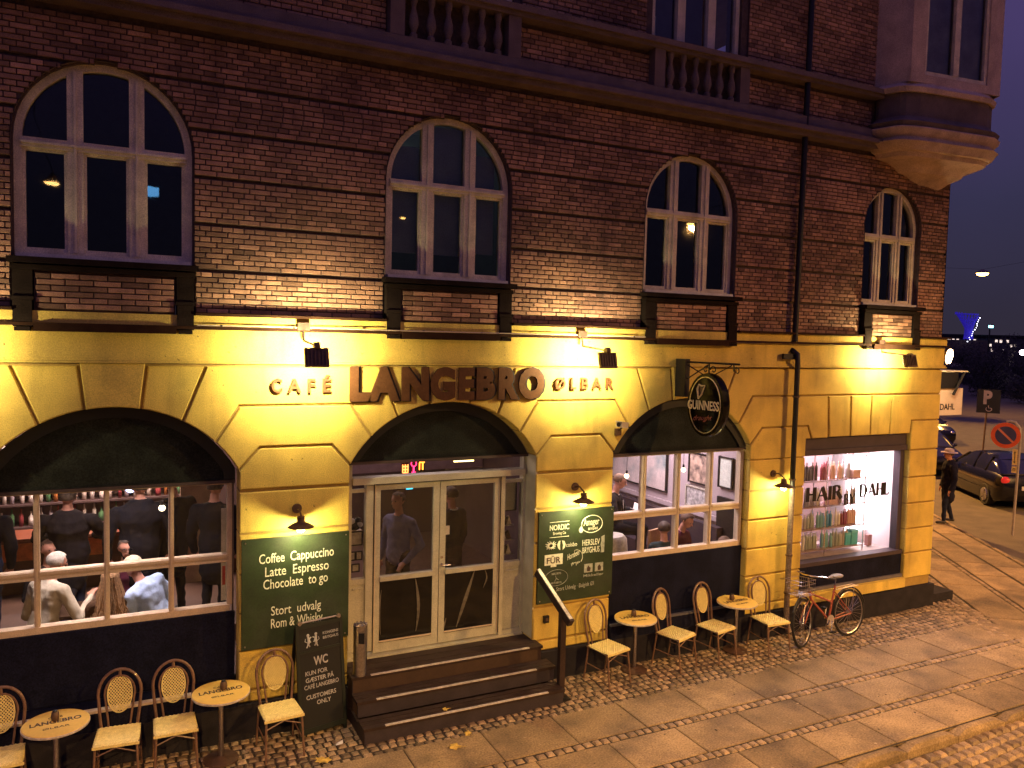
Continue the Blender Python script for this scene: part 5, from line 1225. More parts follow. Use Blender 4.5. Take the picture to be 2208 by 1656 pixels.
def blob(pts, m_=CHALK, dy=0.0, nm='emblem'):
    q = MB(); q.prism(pts, YF + dy, YF + dy + 0.0025); return q.build(nm, m_, b2)
line([(5.33, 2.235), (5.64, 2.235)], 0.004); line([(5.33, 2.02), (5.64, 2.02)], 0.004); txt('NORDIC', 5.33, 5.64, 2.12, 0.075, off=0.008); txt('Brewing Co', 5.385, 5.59, 2.055, 0.042)
oval(6.02, 2.16, 0.175, 0.125); txt('Amager', 5.88, 6.14, 2.14, 0.10, tilt=0.03); txt('BRYGHUS', 5.96, 6.12, 2.075, 0.035, off=0.004)
blob([(5.84 + 0.035 * math.cos(a) * (1 - 0.4 * max(0, math.sin(a))), 2.09 + 0.045 * math.sin(a)) for a in [2 * pi * k / 14 for k in range(14)]])
q = MB()
for k in range(15):
    a = 2 * pi * k / 15; q.tube([(5.355 + 0.035 * math.cos(a), YF, 1.905 + 0.03 * math.sin(a)), (5.355 + random.uniform(0.075, 0.105) * math.cos(a + 0.2), YF, 1.905 + random.uniform(0.055, 0.08) * math.sin(a + 0.2))], [0.009, 0.002], 5)
q.tube([(5.355 + 0.035 * math.cos(a), YF, 1.905 + 0.03 * math.sin(a)) for a in [2 * pi * k / 10 for k in range(10)]], 0.006, 5, True); q.build('emblem', CHALK, b2)
blob([(5.505 + 0.0, 1.83), (5.47, 1.86), (5.455, 1.91), (5.48, 1.96), (5.505, 1.965), (5.50, 1.90)][::-1]); blob([(5.545, 1.83), (5.58, 1.86), (5.592, 1.91), (5.57, 1.955), (5.53, 1.965), (5.55, 1.90)])
txt('coisbo', 5.60, 5.78, 1.865, 0.06, off=0.003)
txt('HERSLEV', 5.87, 6.16, 1.855, 0.085, off=0.003); txt('BRYGHUS', 5.87, 6.16, 1.745, 0.085, off=0.003)
blob([(6.18, 1.73), (6.24, 1.73), (6.24, 1.98), (6.18, 1.96), (6.19, 1.90), (6.175, 1.84), (6.19, 1.79)], CHALK2)
blob([(5.26, 1.63), (5.55, 1.63), (5.55, 1.78), (5.26, 1.78)]); blob([(5.36, 1.60), (5.45, 1.60), (5.45, 1.6295), (5.36, 1.6295)]); txt('FÜR', 5.295, 5.515, 1.655, 0.085, INKD, 0.012).location = (0, -0.003, 0)
txt('Hornbeer', 5.63, 5.83, 1.67, 0.085, tilt=0.35); oval(5.77, 1.70, 0.105, 0.105, 0.004, CHALK, -0.7, 1.9); q = MB()
for k in range(6): q.tube([(5.69 + k * 0.025, YF, 1.62 + k * 0.004), (5.70 + k * 0.025, YF, 1.58 + (k % 3) * 0.02), (5.712 + k * 0.025, YF, 1.63)], 0.004, 5)
q.build('emblem', CHALK, b2)
oval(5.455, 1.44, 0.185, 0.115, 0.003, CHALK2); txt('BØG BRYG', 5.38, 5.53, 1.485, 0.03, CHALK2, 0.004); txt('MIKROBRYG', 5.37, 5.54, 1.355, 0.028, CHALK2, 0.004); line([(5.44, 1.47), (5.455, 1.43), (5.43, 1.39)], 0.004, m_=CHALK2); line([(5.455, 1.43), (5.49, 1.41)], 0.004, m_=CHALK2)
for x in (5.91, 6.09):
    blob([(x, 1.46), (x + 0.14, 1.46), (x + 0.14, 1.585), (x, 1.585)], CHALK2); blob([(x + 0.05, 1.475), (x + 0.095, 1.475), (x + 0.105, 1.52), (x + 0.07, 1.56), (x + 0.045, 1.525)], INKD, -0.003)
txt('Mikkeller', 5.90, 6.24, 1.395, 0.04, CHALK2, 0.002); txt('Stort Udvalg · Belgisk Øl', 5.46, 6.08, 1.245, 0.06, CHALK2, 0.001, 0.03)

# oval pub sign on a scrolled bracket
ps = thing('pub_sign', 'oval black GUINNESS pub sign with harp on a scrolled iron bracket', 'pub sign', (7.44, 0, 4.0), rad(14), scale=1.08)
MB().box(-0.05, 0.05, -0.20, -0.035, -0.02, 0.50).build('wall_box', METALB, ps)
q = MB(); q.tube([(0, -0.1, 0.46), (0, -1.02, 0.46)], 0.014, 8); q.tube([(0, -0.15, 0.20), (0, -0.55, 0.44)], 0.009, 6); q.tube([(0, -0.2, 0.42), (0, -0.55, 0.26), (0, -0.9, 0.44)], 0.008, 6)
for c_, s_ in (((-0.98), 1), ((-0.50), -1), ((-0.62), 1)):
    q.tube([(0, c_ + s_ * 0.05 * math.cos(a) * (1 - a / 9), 0.37 + 0.055 * math.sin(a) * (1 - a / 9)) for a in [j * 0.5 for j in range(13)]], 0.009, 6)
q.tube([(0, -0.93, 0.46), (0, -0.94, 0.36)], 0.01, 6); q.tube([(0, -0.55, 0.45), (0, -0.55, 0.28)], 0.012, 6); q.build('bracket', METALB, ps, True)
def ovalx(cy, cz, a, b_, x): return [(x, cy + a * math.cos(2 * pi * k / 36), cz + b_ * math.sin(2 * pi * k / 36)) for k in range(36)]
cy, cz = -0.56, -0.10
q = MB(); r0 = ovalx(cy, cz, 0.285, 0.42, 0.075); r1 = ovalx(cy, cz, 0.295, 0.43, 0.0); r2 = ovalx(cy, cz, 0.285, 0.42, -0.075); n = 36
q.add(r0 + r1 + r2, [tuple(range(n)), tuple(range(3 * n - 1, 2 * n - 1, -1))] + [(k, n + k, n + (k + 1) % n, (k + 1) % n) for k in range(n)] + [(n + k, 2 * n + k, 2 * n + (k + 1) % n, n + (k + 1) % n) for k in range(n)])
dsk = q.build('disc', mat('glossy black sign', (0.004, 0.003, 0.003), 0.25, spec=0.08, na=0, na2=0), ps)
for sx in (-1, 1):
    q = MB(); q.tube(ovalx(cy, cz, 0.245, 0.375, sx * 0.079), 0.007, 6, True); q.build('rim_line', STEEL, dsk)
q = MB(); n = 36; q.add([(-0.075 - 0.02 * 0, 0, 0)], []) 
dm = MB(); rr = []
for i in range(6):
    f = 1 - i / 5; rr.append([(-0.077 - 0.035 * math.sqrt(1 - f * f * 0.98), y_, z_) for _, y_, z_ in ovalx(cy, cz, 0.235 * max(f, 0.02), 0.365 * max(f, 0.02), 0)])
dm.add(sum(rr, []), [(i * n + k, i * n + (k + 1) % n, (i + 1) * n + (k + 1) % n, (i + 1) * n + k) for i in range(5) for k in range(n)] + [tuple(5 * n + k for k in range(n))])
dm.build('glossy_face', mat('glossy black sign', ()), dsk, True)
o = text_mesh('GUINNESS', mat('cream lettering', (0.80, 0.74, 0.50), 0.6), w=0.50, h=0.12, ext=0.004, off=0.02, center=True, name='lettering', parent=ps); o.rotation_euler = (0, 0, -pi / 2); o.location = (-0.118, cy, -0.16)
GOLD = mat('gold harp', (0.75, 0.66, 0.36), 0.5)
q = MB(); q.M = Matrix.Translation((-0.118, cy + 0.03, 0.07)) @ Matrix.Rotation(-pi / 2, 4, 'Z')
q.tube([(-0.05, 0, -0.09), (-0.07, 0, 0.04), (-0.045, 0, 0.10), (0.0, 0, 0.085), (0.05, 0, 0.095)], [0.010, 0.014, 0.012, 0.012, 0.006], 6); q.tube([(-0.05, 0, -0.09), (0.0, 0, -0.03), (0.05, 0, 0.095)], [0.01, 0.011, 0.006], 6)
for k in range(4): q.tube([(-0.045 + k * 0.02, 0, -0.07 + k * 0.035), (-0.045 + k * 0.022, 0, 0.09)], 0.002, 4)
q.build('harp', GOLD, ps)
q = text_mesh('draught', mat('dull red script', (0.20, 0.04, 0.05), 0.6), w=0.30, h=0.07, ext=0.003, off=0.004, center=True, name='lettering', parent=ps, slant=0.4, tilt=0.08); q.rotation_euler = (0, 0, -pi / 2); q.location = (-0.117, cy, -0.30)

# security camera
t = thing('security_camera', 'small cream security camera beside the third arch', 'security camera', (6.42, 0, 3.50))
MB().box(-0.045, 0.045, -0.05, -0.002, -0.08, 0.02).build('bracket', METALG, t); MB().tube([(0, -0.05, 0.0), (0, -0.12, 0.04)], 0.014, 8).build('arm', METALG, t)
q = MB(); q.M = Matrix.Translation((0, -0.15, 0.08)) @ Matrix.Rotation(0.5, 4, 'Z') @ Matrix.Rotation(0.15, 4, 'Y'); q.box(-0.13, 0.08, -0.045, 0.045, -0.035, 0.035); q.box(-0.16, 0.09, -0.052, 0.052, 0.037, 0.047); bd = q.build('housing', mat('cream plastic', (0.60, 0.54, 0.42), 0.5), t)
q2 = MB(); q2.M = q.M; q2.lathe([(0.03, -0.145), (0.032, -0.131)], (0, 0, 0), 12, 'x'); q2.build('lens', METALB, bd)

# downpipe
PIPE_LIT = mat('pipe grey with lamplight', (0.20, 0.15, 0.12), 0.5, metal=0.3, ns=5, na=0.4, ns2=40, na2=0.4)  # lower length coloured paler, as lit by the wall lamp above
dp = thing('downpipe', 'dark rainwater downpipe with a swan neck over the cornice', 'downpipe', (9.77, 0, 0))
MB().tube([(0.04, -0.06, 12), (0.02, -0.06, 8.0), (0, -0.06, 5.1), (0, -0.06, 4.98), (0, -0.06, 4.84)], 0.047, 12).build('upper_pipe', METALB, dp, True)
MB().tube([(0, 0.0, 4.70), (0.0, -0.13, 4.63), (0.0, -0.14, 4.5), (0, -0.14, 2.45)], 0.043, 12).build('middle_pipe', METALB, dp, True)
MB().tube([(0, -0.14, 2.45), (0, -0.14, 0.42), (0, -0.16, 0.2), (0, -0.22, 0.08)], 0.047, 12).build('lower_pipe', PIPE_LIT, dp, True)
MB().box(-0.26, 0.02, -0.10, -0.05, 4.55, 4.64).build('inlet_box', METALB, dp)
for z in (3.95, 2.6, 2.47, 1.35, 0.72): MB().lathe([(0.058, z - 0.012), (0.058, z + 0.012)], (0, -0.14, 0), 12).build('pipe_collar', METALG, dp)
MB().tube([(0.05, -0.1, 4.62), (0.12, -0.08, 4.45), (0.13, -0.05, 4.38), (0.06, -0.06, 4.12), (0.04, -0.10, 3.98)], 0.006, 6).build('cable', METALB, dp)
t = thing('facade_cable', 'thin pale electric cable clipped along the yellow ledge', 'cable', (0, 0, 0)); MB().tube([(0.75, -0.092, 4.848), (1.8, -0.092, 4.850), (3.0, -0.125, 4.846), (6.8, -0.092, 4.849)], 0.007, 6).build('cable', WOODW, t)
for x in [1.0 + 0.8 * k for k in range(8)]: MB().box(x - 0.012, x + 0.012, -0.10, -0.086, 4.838, 4.858).build('clip', METALB, t)

# ------------------------------------------------------------------ entrance steps and rail
st = thing('entrance_steps', 'three dark painted steps with worn pale nosings at the entrance', 'steps', (0, 0, 0))
for x0, x1, yf, z, nx0, nx1 in ((2.50, 5.16, -0.24, 0.585, 2.74, 4.95), (2.50, 5.22, -0.50, 0.39, 2.74, 4.93), (2.50, 5.20, -0.80, 0.20, 2.76, 4.95)):
    for k in range(3):      # boards of the tread
        ya = yf + k * 0.092
        if z > 0.5: ya = yf + k * 0.165
        MB().box(x0, x1, ya + 0.002, ya + (0.086 if z < 0.5 else 0.158), z - 0.035, z + random.uniform(-0.001, 0.001)).build('tread_board', STEPM, st)
    MB().box(x0 + 0.015, x1 - 0.015, yf + 0.025, yf + 0.05, z - 0.20, z - 0.037).build('riser', mat('riser paint', (0.030, 0.022, 0.03), 0.6, ns=5, na=0.3), st)
    MB().box(nx0, nx1, yf - 0.004, yf + 0.034, z - 0.006, z + 0.004).build('nosing', NOSING, st)
for x in (2.505, 5.15): MB().prism([(x, 0), (x + 0.03, 0), (x + 0.03, 0.16), (x, 0.16)], -0.76, 0.0).build('stringer', STEPM, st)
MB().box(2.52, 5.14, -0.22, 0.02, 0.0, 0.545).build('carcass', INKD, st)
t = thing('handrail', 'dark wooden handrail with a pale worn top at the right of the steps', 'handrail', (5.22, 0, 0))
MB().bar((-0.10, -0.10, 1.58), (0.0, -0.86, 1.10), 0.075, 0.10).build('rail', STEPM, t); MB().bar((-0.10, -0.12, 1.625), (0.0, -0.86, 1.158), 0.05, 0.012).build('worn_top', NOSING, t)
MB().box(-0.04, 0.04, -0.68, -0.60, 0.0, 1.20).build('post', STEPM, t); MB().box(-0.10, 0.10, -0.74, -0.54, 0.0, 0.03).build('foot_plate', METALB, t)
t = thing('door_stop_box', 'small black box low on the wall right of the steps', 'wall box', (5.32, -0.0, 0.86)); MB().box(-0.04, 0.04, -0.04, -0.002, -0.05, 0.05).build('case', METALB, t); MB().box(-0.02, 0.02, -0.046, -0.041, -0.02, 0.02).build('cover', METALG, t)

# ashtray bin
t = thing('ashtray_bin', 'slim stainless steel ashtray bin at the left of the top step', 'bin', (2.62, -0.16, 0.587)); q = MB(); q.lathe([(0.085, 0), (0.085, 0.60), (0.088, 0.61), (0.088, 0.63), (0.07, 0.63), (0.068, 0.60)], (0, 0, 0), 20); q.build('drum', STEEL, t, True)
q = MB()
for k in range(10): a = 2 * pi * k / 10; q.ell((0.075 * math.cos(a), 0.075 * math.sin(a), 0.638), (0.012, 0.012, 0.012), 6, 4)
q.build('rim_beads', CHROME, t, True); q = MB(); q.M = Matrix.Rotation(-0.5, 4, 'Z'); q.box(0.0, 0.07, -0.092, -0.07, 0.42, 0.55); q.build('opening', METALB, t)

# A-board
ab = thing('a_board', 'black pavement sign lettered WC for customers only, leaning by the steps', 'pavement sign', (2.12, -0.22, 0.0), rad(12))
fr = MB(); M1 = Matrix.Translation((0, -0.12, 0)) @ Matrix.Rotation(rad(-7), 4, 'X'); fr.M = M1
fr.box(-0.30, -0.26, 0, 0.03, 0.0, 1.34); fr.box(0.26, 0.30, 0, 0.03, 0.0, 1.34); fr.box(-0.26, 0.26, 0, 0.03, 0.06, 0.12); fr.box(-0.26, 0.26, 0, 0.03, 1.29, 1.34); fr.box(-0.26, 0.26, 0, 0.03, 1.00, 1.03)
fr.build('frame', mat('black green frame', (0.008, 0.013, 0.010), 0.45), ab)
q = MB(); q.M = M1; q.box(-0.26, 0.26, 0.008, 0.022, 0.12, 1.0); q.box(-0.26, 0.26, 0.008, 0.022, 1.03, 1.29); q.build('board', mat('board black', (0.004, 0.005, 0.006), 0.6), ab)
q = MB(); q.M = Matrix.Translation((0, 0.34, 0)) @ Matrix.Rotation(rad(10), 4, 'X'); q.box(-0.28, -0.24, 0, 0.02, 0, 1.30); q.box(0.24, 0.28, 0, 0.02, 0, 1.30); q.box(-0.24, 0.24, 0.0, 0.02, 0.1, 0.16); q.build('back_leg', METALB, ab)
q = MB(); q.M = M1; q.tube([(-0.27, 0.01, 1.365), (0.27, 0.01, 1.365)], 0.013, 8); q.lathe([(0.028, -0.01), (0.028, 0.02)], (-0.25, 0, 1.365), 10, 'y'); q.lathe([(0.028, -0.01), (0.028, 0.02)], (0.25, 0, 1.365), 10, 'y'); q.build('top_tube', STEEL, ab, True)
def abt(s, x, z, h, w, off=0.012, m_=None):
    o = text_mesh(s, m_ or mat('board chalk', (0.42, 0.42, 0.42), 0.8), w=w, h=h, ext=0.003, off=off, center=True, name='lettering', parent=ab); o.matrix_local = M1 @ Matrix.Translation((x, 0.004, z)); return o
abt('WC', 0.0, 0.84, 0.10, 0.18, 0.02); abt('KUN FOR', -0.06, 0.735, 0.05, 0.28); abt('GÆSTER PÅ', -0.02, 0.655, 0.05, 0.36); abt('CAFÉ LANGEBRO', 0.0, 0.575, 0.05, 0.44, 0.01); abt('CUSTOMERS', -0.01, 0.455, 0.05, 0.38); abt('ONLY', 0.02, 0.375, 0.05, 0.18)
abt('KONGENS', 0.14, 1.18, 0.032, 0.20, 0.006); abt('BRYGHUS', 0.14, 1.125, 0.032, 0.20, 0.006)
for x in (-0.15, -0.05):
    q = MB(); s_ = 1 if x < -0.1 else -1
    q.tube([(x, -0.0, 1.19), (x + 0.01 * s_, 0, 1.13), (x - 0.005 * s_, 0, 1.09)], [0.014, 0.02, 0.012], 6); q.tube([(x, 0, 1.15), (x + 0.04 * s_, 0, 1.18)], 0.007, 5); q.tube([(x, 0, 1.13), (x + 0.035 * s_, 0, 1.12)], 0.007, 5); q.tube([(x, 0, 1.10), (x - 0.02 * s_, 0, 1.06)], 0.008, 5); q.tube([(x, 0, 1.10), (x + 0.02 * s_, 0, 1.07)], 0.008, 5); q.ell((x, 0, 1.205), (0.018, 0.006, 0.018), 8, 6); q.tube([(x - 0.01 * s_, 0, 1.12), (x - 0.04 * s_, 0, 1.14), (x - 0.03 * s_, 0, 1.17)], 0.005, 5)
    o = q.build('lion_emblem', mat('board chalk', ()), ab); o.matrix_local = M1 @ Matrix.Translation((0, 0.006, 0))

# ------------------------------------------------------------------ bistro chairs and tables
def make_chair():
    t = thing('bistro_chair', 'x', 'chair', group='woven bistro chairs along the facade')
    q = MB(); q.tube([(-0.21, -0.20, 0.455), (0.21, -0.20, 0.455), (0.20, 0.19, 0.455), (-0.20, 0.19, 0.455)], 0.014, 8, True); q.build('seat_frame', CANE, t, True)
    s = MB(); nx, ny = 20, 20; vs = []; fs = []
    for i in range(nx + 1):
        for j in range(ny + 1):
            x = -0.215 + 0.43 * i / nx; y = -0.215 + 0.41 * j / ny; e_ = max(abs(i - nx / 2) / (nx / 2), abs(j - ny / 2) / (ny / 2))
            vs.append((x * (1 - 0.04 * (j / ny)), y, 0.478 + 0.0035 * (1 if (i + j) % 2 else -1) - (0.016 if e_ > 0.98 else 0)))
    for i in range(nx):
        for j in range(ny): a = i * (ny + 1) + j; fs.append((a, a + ny + 1, a + ny + 2, a + 1))
    s.add(vs, fs); s.add([(-0.21, -0.21, 0.455), (0.21, -0.21, 0.455), (0.2, 0.19, 0.455), (-0.2, 0.19, 0.455)], [(0, 1, 2, 3)])
    s.add([(-0.215, -0.215, 0.463), (0.215, -0.215, 0.463), (0.215, -0.215, 0.435), (-0.215, -0.215, 0.435)], [(0, 1, 2, 3)]); s.build('seat', RATTAN, t)
    # the hoop of the back and the woven oval in it
    def bk(x, z): return (x, 0.19 + 0.10 * (z - 0.45) / 0.55, z)
    pts = [bk(-0.17, 0.45), bk(-0.19, 0.62)] + [bk(-0.205 * math.cos(a), 0.80 + 0.235 * math.sin(a)) for a in [pi * k / 14 for k in range(15)]] + [bk(0.19, 0.62), bk(0.17, 0.45)]
    q = MB(); q.tube(pts, 0.0155, 8); q.build('back_hoop', CANE, t, True)
    q = MB(); q.tube([bk(-0.10, 0.46), bk(-0.125, 0.66)] + [bk(-0.145 * math.cos(a), 0.79 + 0.18 * math.sin(a)) for a in [pi * k / 12 for k in range(13)]] + [bk(0.125, 0.66), bk(0.10, 0.46)], 0.011, 7); q.tube([bk(0, 0.975), bk(0, 1.03)], 0.016, 6); q.build('inner_hoop', CANE, t, True)
    q = MB(); A_, B_, cz = 0.118, 0.185, 0.785
    n = 8
    for d in (-1, 1):
        for k in range(-n, n + 1):
            c = k * 0.040; pts = []
            for s_ in [j / 30 * 0.6 - 0.3 for j in range(31)]:
                x = c / 1.414 * 1.0 + s_ * 0.64; z = (s_ * 0.77 * d) - c * 0.6 * d * 0
                if (x / A_) ** 2 + (z / B_) ** 2 <= 1: pts.append((x, z))
            if len(pts) > 1:
                (xa, za), (xb, zb_) = pts[0], pts[-1]; q.bar(bk(xa, cz + za), bk(xb, cz + zb_), 0.0095, 0.004, (0, 1, 0))
    q.build('woven_back', RATTAN, t)
    q = MB(); q.tube([bk(A_ * math.cos(a), cz + B_ * math.sin(a)) for a in [2 * pi * k / 24 for k in range(24)]], 0.007, 6, True); q.build('oval_rim', RATTAN, t, True)
    for sx, sy in ((-1, -1), (1, -1), (-1, 1), (1, 1)):
        q = MB(); y0 = -0.19 if sy < 0 else 0.18; q.tube([(sx * 0.19, y0, 0.45), (sx * 0.20, y0 + sy * 0.03, 0.2), (sx * 0.205, y0 + sy * 0.06, 0.0)], [0.013, 0.012, 0.011], 8); q.build('leg', CANE, t, True)
    q = MB(); q.tube([(-0.19, -0.2, 0.2), (-0.195, 0.2, 0.22)], 0.008, 6); q.tube([(0.19, -0.2, 0.2), (0.195, 0.2, 0.22)], 0.008, 6); q.tube([(-0.19, -0.19, 0.35), (0, -0.19, 0.42), (0.19, -0.19, 0.35)], 0.008, 6); q.build('stretcher', CANE, t)
    return t
ch0 = make_chair()
chairs = [(-1.12, -0.42, 0.05, 'bistro chair cut off by the left edge of the photo'), (-0.06, -0.40, -0.08, 'bistro chair right of the leftmost round table'), (0.50, -0.38, 0.0, 'bistro chair left of the second round table, with a stained seat'),
          (1.60, -0.50, 0.06, 'bistro chair in front of the coffee chalkboard'), (6.10, -0.42, 0.22, 'bistro chair nearest the handrail, under the brewery chalkboard'), (7.32, -0.36, 0.32, 'bistro chair right of the table near the handrail'),
          (8.08, -0.36, 0.22, 'bistro chair left of the table nearest the bicycle'), (9.08, -0.46, -0.05, 'bistro chair between the last table and the bicycle')]
for i, (x, y, rz, lab) in enumerate(chairs):
    c = ch0 if i == 0 else copy_tree(ch0); c.location = (x, y, 0.012); c.rotation_euler = (0, 0, rz); c['label'] = lab; c.scale = (1.03, 1.03, 1.03)
def make_table():
    t = thing('bistro_table', 'x', 'table', group='round yellow bistro tables')
    MB().lathe([(0.30, 0.745), (0.305, 0.752), (0.305, 0.772), (0.298, 0.778)], (0, 0, 0), 40).build('tabletop', TABLEY, t)
    MB().lathe([(0.306, 0.748), (0.3085, 0.752), (0.3085, 0.768), (0.306, 0.771)], (0, 0, 0), 40).build('edge_band', NOSING, t)
    q = MB(); q.lathe([(0.028, 0.03), (0.028, 0.745)], (0, 0, 0), 12); q.build('column', STEEL, t, True)
    q = MB(); q.lathe([(0.19, 0.0), (0.19, 0.012), (0.05, 0.035), (0.03, 0.05)], (0, 0, 0), 24); q.build('foot', METALG, t, True)
    for s, h, w, z, off in (('CAFÉ', 0.035, 0.13, 0.115, 0.01), ('LANGEBRO', 0.075, 0.46, 0.0, 0.03), ('ØLBAR', 0.035, 0.24, -0.12, 0.012)):
        o = text_mesh(s, INKD, w=w, h=h, ext=0.0012, off=off, center=True, name='lettering', parent=t); o.rotation_euler = (-pi / 2, 0, 0); o.location = (0, z - 0.01, 0.7796)
    return t
tb0 = make_table()
for i, (x, y, rz, lab, dk) in enumerate(((-0.62, -0.52, 0.10, 'leftmost round yellow table', (-0.01, 0.06)), (0.97, -0.44, 0.05, 'round yellow table left of the coffee chalkboard', (0.03, 0.05)), (6.66, -0.28, -0.12, 'round yellow table between the chairs near the handrail', (0.0, 0.05)), (8.55, -0.30, 0.02, 'round yellow table nearest the bicycle', (-0.03, 0.08)))):
    c = tb0 if i == 0 else copy_tree(tb0); c.location = (x, y, 0.01); c.rotation_euler = (0, 0, rz); c['label'] = lab + ' lettered CAFÉ LANGEBRO ØLBAR'; 
    t = thing('ashtray', 'small dark ashtray pot on the ' + lab.replace('round yellow ', ''), 'ashtray', (x + dk[0], y + dk[1], 0.792), group='ashtrays on the tables')
    MB().lathe([(0.035, 0), (0.040, 0.03), (0.034, 0.075), (0.024, 0.085)], (0, 0, 0), 14).build('pot', METALG, t, True); MB().lathe([(0.026, 0.086), (0.022, 0.098), (0.008, 0.102)], (0, 0, 0), 12).build('lid', METALB, t, True)

# ------------------------------------------------------------------ bicycle
bk_ = thing('bicycle', 'old red city bicycle with front basket leaning by the salon window', 'bicycle', (9.66, -0.62, 0.0), 0.06)
RED = mat('red bicycle paint', (0.30, 0.07, 0.04), 0.35, ns=9, na=0.25, coat=0.4); TYRE = mat('black tyre', (0.012, 0.011, 0.011), 0.8)
Rw = 0.385; Lb = 1.12; lean_ = Matrix.Rotation(rad(-5), 4, 'X')
def BM(): q = MB(); q.M = lean_; return q
for x in (0, Lb):
    rz_ = 0.32 if x == 0 else 0.0
    Mw = lean_ @ Matrix.Translation((x, 0, Rw)) @ Matrix.Rotation(rz_, 4, 'Z')
    q = MB(); q.M = Mw; q.tube([((Rw - 0.02) * math.cos(a), 0, (Rw - 0.02) * math.sin(a)) for a in [2 * pi * k / 40 for k in range(40)]], 0.021, 8, True); w_ = q.build('wheel', TYRE, bk_, True)
    q = MB(); q.M = Mw; q.tube([((Rw - 0.045) * math.cos(a), 0, (Rw - 0.045) * math.sin(a)) for a in [2 * pi * k / 40 for k in range(40)]], 0.011, 6, True); q.build('rim', STEEL, w_, True)
    q = MB(); q.M = Mw
    for k in range(28): a = 2 * pi * k / 28; q.tube([(0.02 * math.cos(a + 1), 0.02 * (-1) ** k, 0.02 * math.sin(a + 1)), ((Rw - 0.05) * math.cos(a), 0, (Rw - 0.05) * math.sin(a))], 0.0022, 3, caps=False)
    q.lathe([(0.022, -0.04), (0.022, 0.04)], (0, 0, 0), 8, 'y'); q.build('spokes', STEEL, w_)
    q = MB(); q.M = Mw; q.tube([((Rw + 0.025) * math.cos(a), 0, (Rw + 0.025) * math.sin(a)) for a in [0.25 + 2.3 * k / 16 for k in range(17)]], 0.016, 6); q.build('mudguard', METALB, bk_, True)
BBx, BBz = 0.62, 0.34; hx, hz = 0.19, 0.86; sx_, sz_ = 0.80, 0.92
q = BM(); q.tube([(hx, 0, hz), (hx + 0.03, 0, hz - 0.15)], 0.022, 8); q.tube([(hx + 0.025, 0, hz - 0.13), (BBx, 0, BBz)], 0.018, 8); q.tube([(hx, 0, hz - 0.03), (0.70, 0, 0.62)], 0.015, 8); q.tube([(BBx, 0, BBz), (sx_, 0, sz_ - 0.05)], 0.016, 8)
for s_ in (-0.05, 0.05): q.tube([(BBx, s_ * 0.5, BBz), (Lb, s_, Rw)], 0.011, 6); q.tube([(sx_ - 0.04, s_ * 0.4, 0.78), (Lb, s_, Rw)], 0.009, 6)
q.build('frame', RED, bk_, True)
q = BM()
for s_ in (-0.05, 0.05): q.tube([(hx + 0.02, s_ * 0.8, hz - 0.16), (0.09, s_, 0.55), (0.0, s_, Rw)], 0.012, 6)
q.build('fork', RED, bk_, True)
q = BM(); q.tube([(hx, 0, hz), (hx - 0.02, 0, 1.08)], 0.012, 8); q.tube([(hx + 0.22, -0.30, 1.08), (hx + 0.02, -0.26, 1.13), (hx - 0.04, -0.08, 1.12), (hx - 0.04, 0.08, 1.12), (hx + 0.02, 0.26, 1.13), (hx + 0.22, 0.30, 1.08)], 0.011, 8); q.build('handlebar', CHROME, bk_, True)
for s_ in (-1, 1): q = BM(); q.tube([(hx + 0.12, s_ * 0.29, 1.10), (hx + 0.24, s_ * 0.30, 1.075)], 0.017, 8); q.build('grip', METALB, bk_, True)
q = BM(); q.tube([(sx_, 0, sz_ - 0.05), (sx_ + 0.02, 0, 1.0)], 0.012, 8); q.build('seat_post', CHROME, bk_, True)
q = BM(); q.ell((sx_ + 0.05, 0, 1.02), (0.13, 0.085, 0.035), 14, 8); q.ell((sx_ - 0.08, 0, 1.02), (0.09, 0.03, 0.025), 10, 6); q.build('saddle', mat('worn grey saddle', (0.25, 0.23, 0.22), 0.4), bk_, True)
q = BM(); q.tube([(BBx, -0.07, BBz), (BBx - 0.06, -0.09, BBz - 0.16)], 0.011, 6); q.tube([(BBx, 0.07, BBz), (BBx + 0.06, 0.09, BBz + 0.16)], 0.011, 6); q.lathe([(0.09, -0.045), (0.09, -0.04)], (BBx, 0, BBz), 20, 'y'); q.build('crank', CHROME, bk_, True)
for s_ in (-1, 1): q = BM(); q.box(BBx + s_ * 0.06 - 0.04, BBx + s_ * 0.06 + 0.04, s_ * 0.12 - 0.04, s_ * 0.12 + 0.04, BBz + s_ * 0.16 - 0.01, BBz + s_ * 0.16 + 0.01); q.build('pedal', METALB, bk_)
q = BM(); q.tube([(sx_ + 0.02, 0, 0.80), (Lb + 0.18, 0, 0.82)], 0.008, 6); q.tube([(0.86, -0.06, 0.82), (Lb + 0.18, -0.06, 0.82), (Lb + 0.18, 0.06, 0.82), (0.86, 0.06, 0.82)], 0.007, 6); q.tube([(Lb, -0.06, Rw), (Lb + 0.08, -0.06, 0.82)], 0.006, 5); q.tube([(Lb, 0.06, Rw), (Lb + 0.08, 0.06, 0.82)], 0.006, 5); q.build('luggage_rack', STEEL, bk_)
q = BM()
for z in (0.84, 0.93, 1.02, 1.08):
    k_ = 0.8 + 0.2 * (z - 0.84) / 0.24; q.tube([(-0.02 + 0.15 * 0 - 0.16 * k_, -0.17 * k_, z), (0.14, -0.17 * k_, z), (0.14, 0.17 * k_, z), (-0.02 - 0.16 * k_, 0.17 * k_, z)], 0.0045, 4, True)
for k in range(9):
    yy = -0.16 + 0.04 * k; q.tube([(0.14, yy, 1.08), (0.14, yy * 0.8, 0.84), (-0.15, yy * 0.8, 0.84), (-0.18, yy, 1.08)], 0.003, 3)
q.build('wire_basket', STEEL, bk_)
q = BM(); q.ell((-0.05, -0.0, 0.72), (0.035, 0.035, 0.035), 10, 6); q.build('headlamp', CHROME, bk_, True)
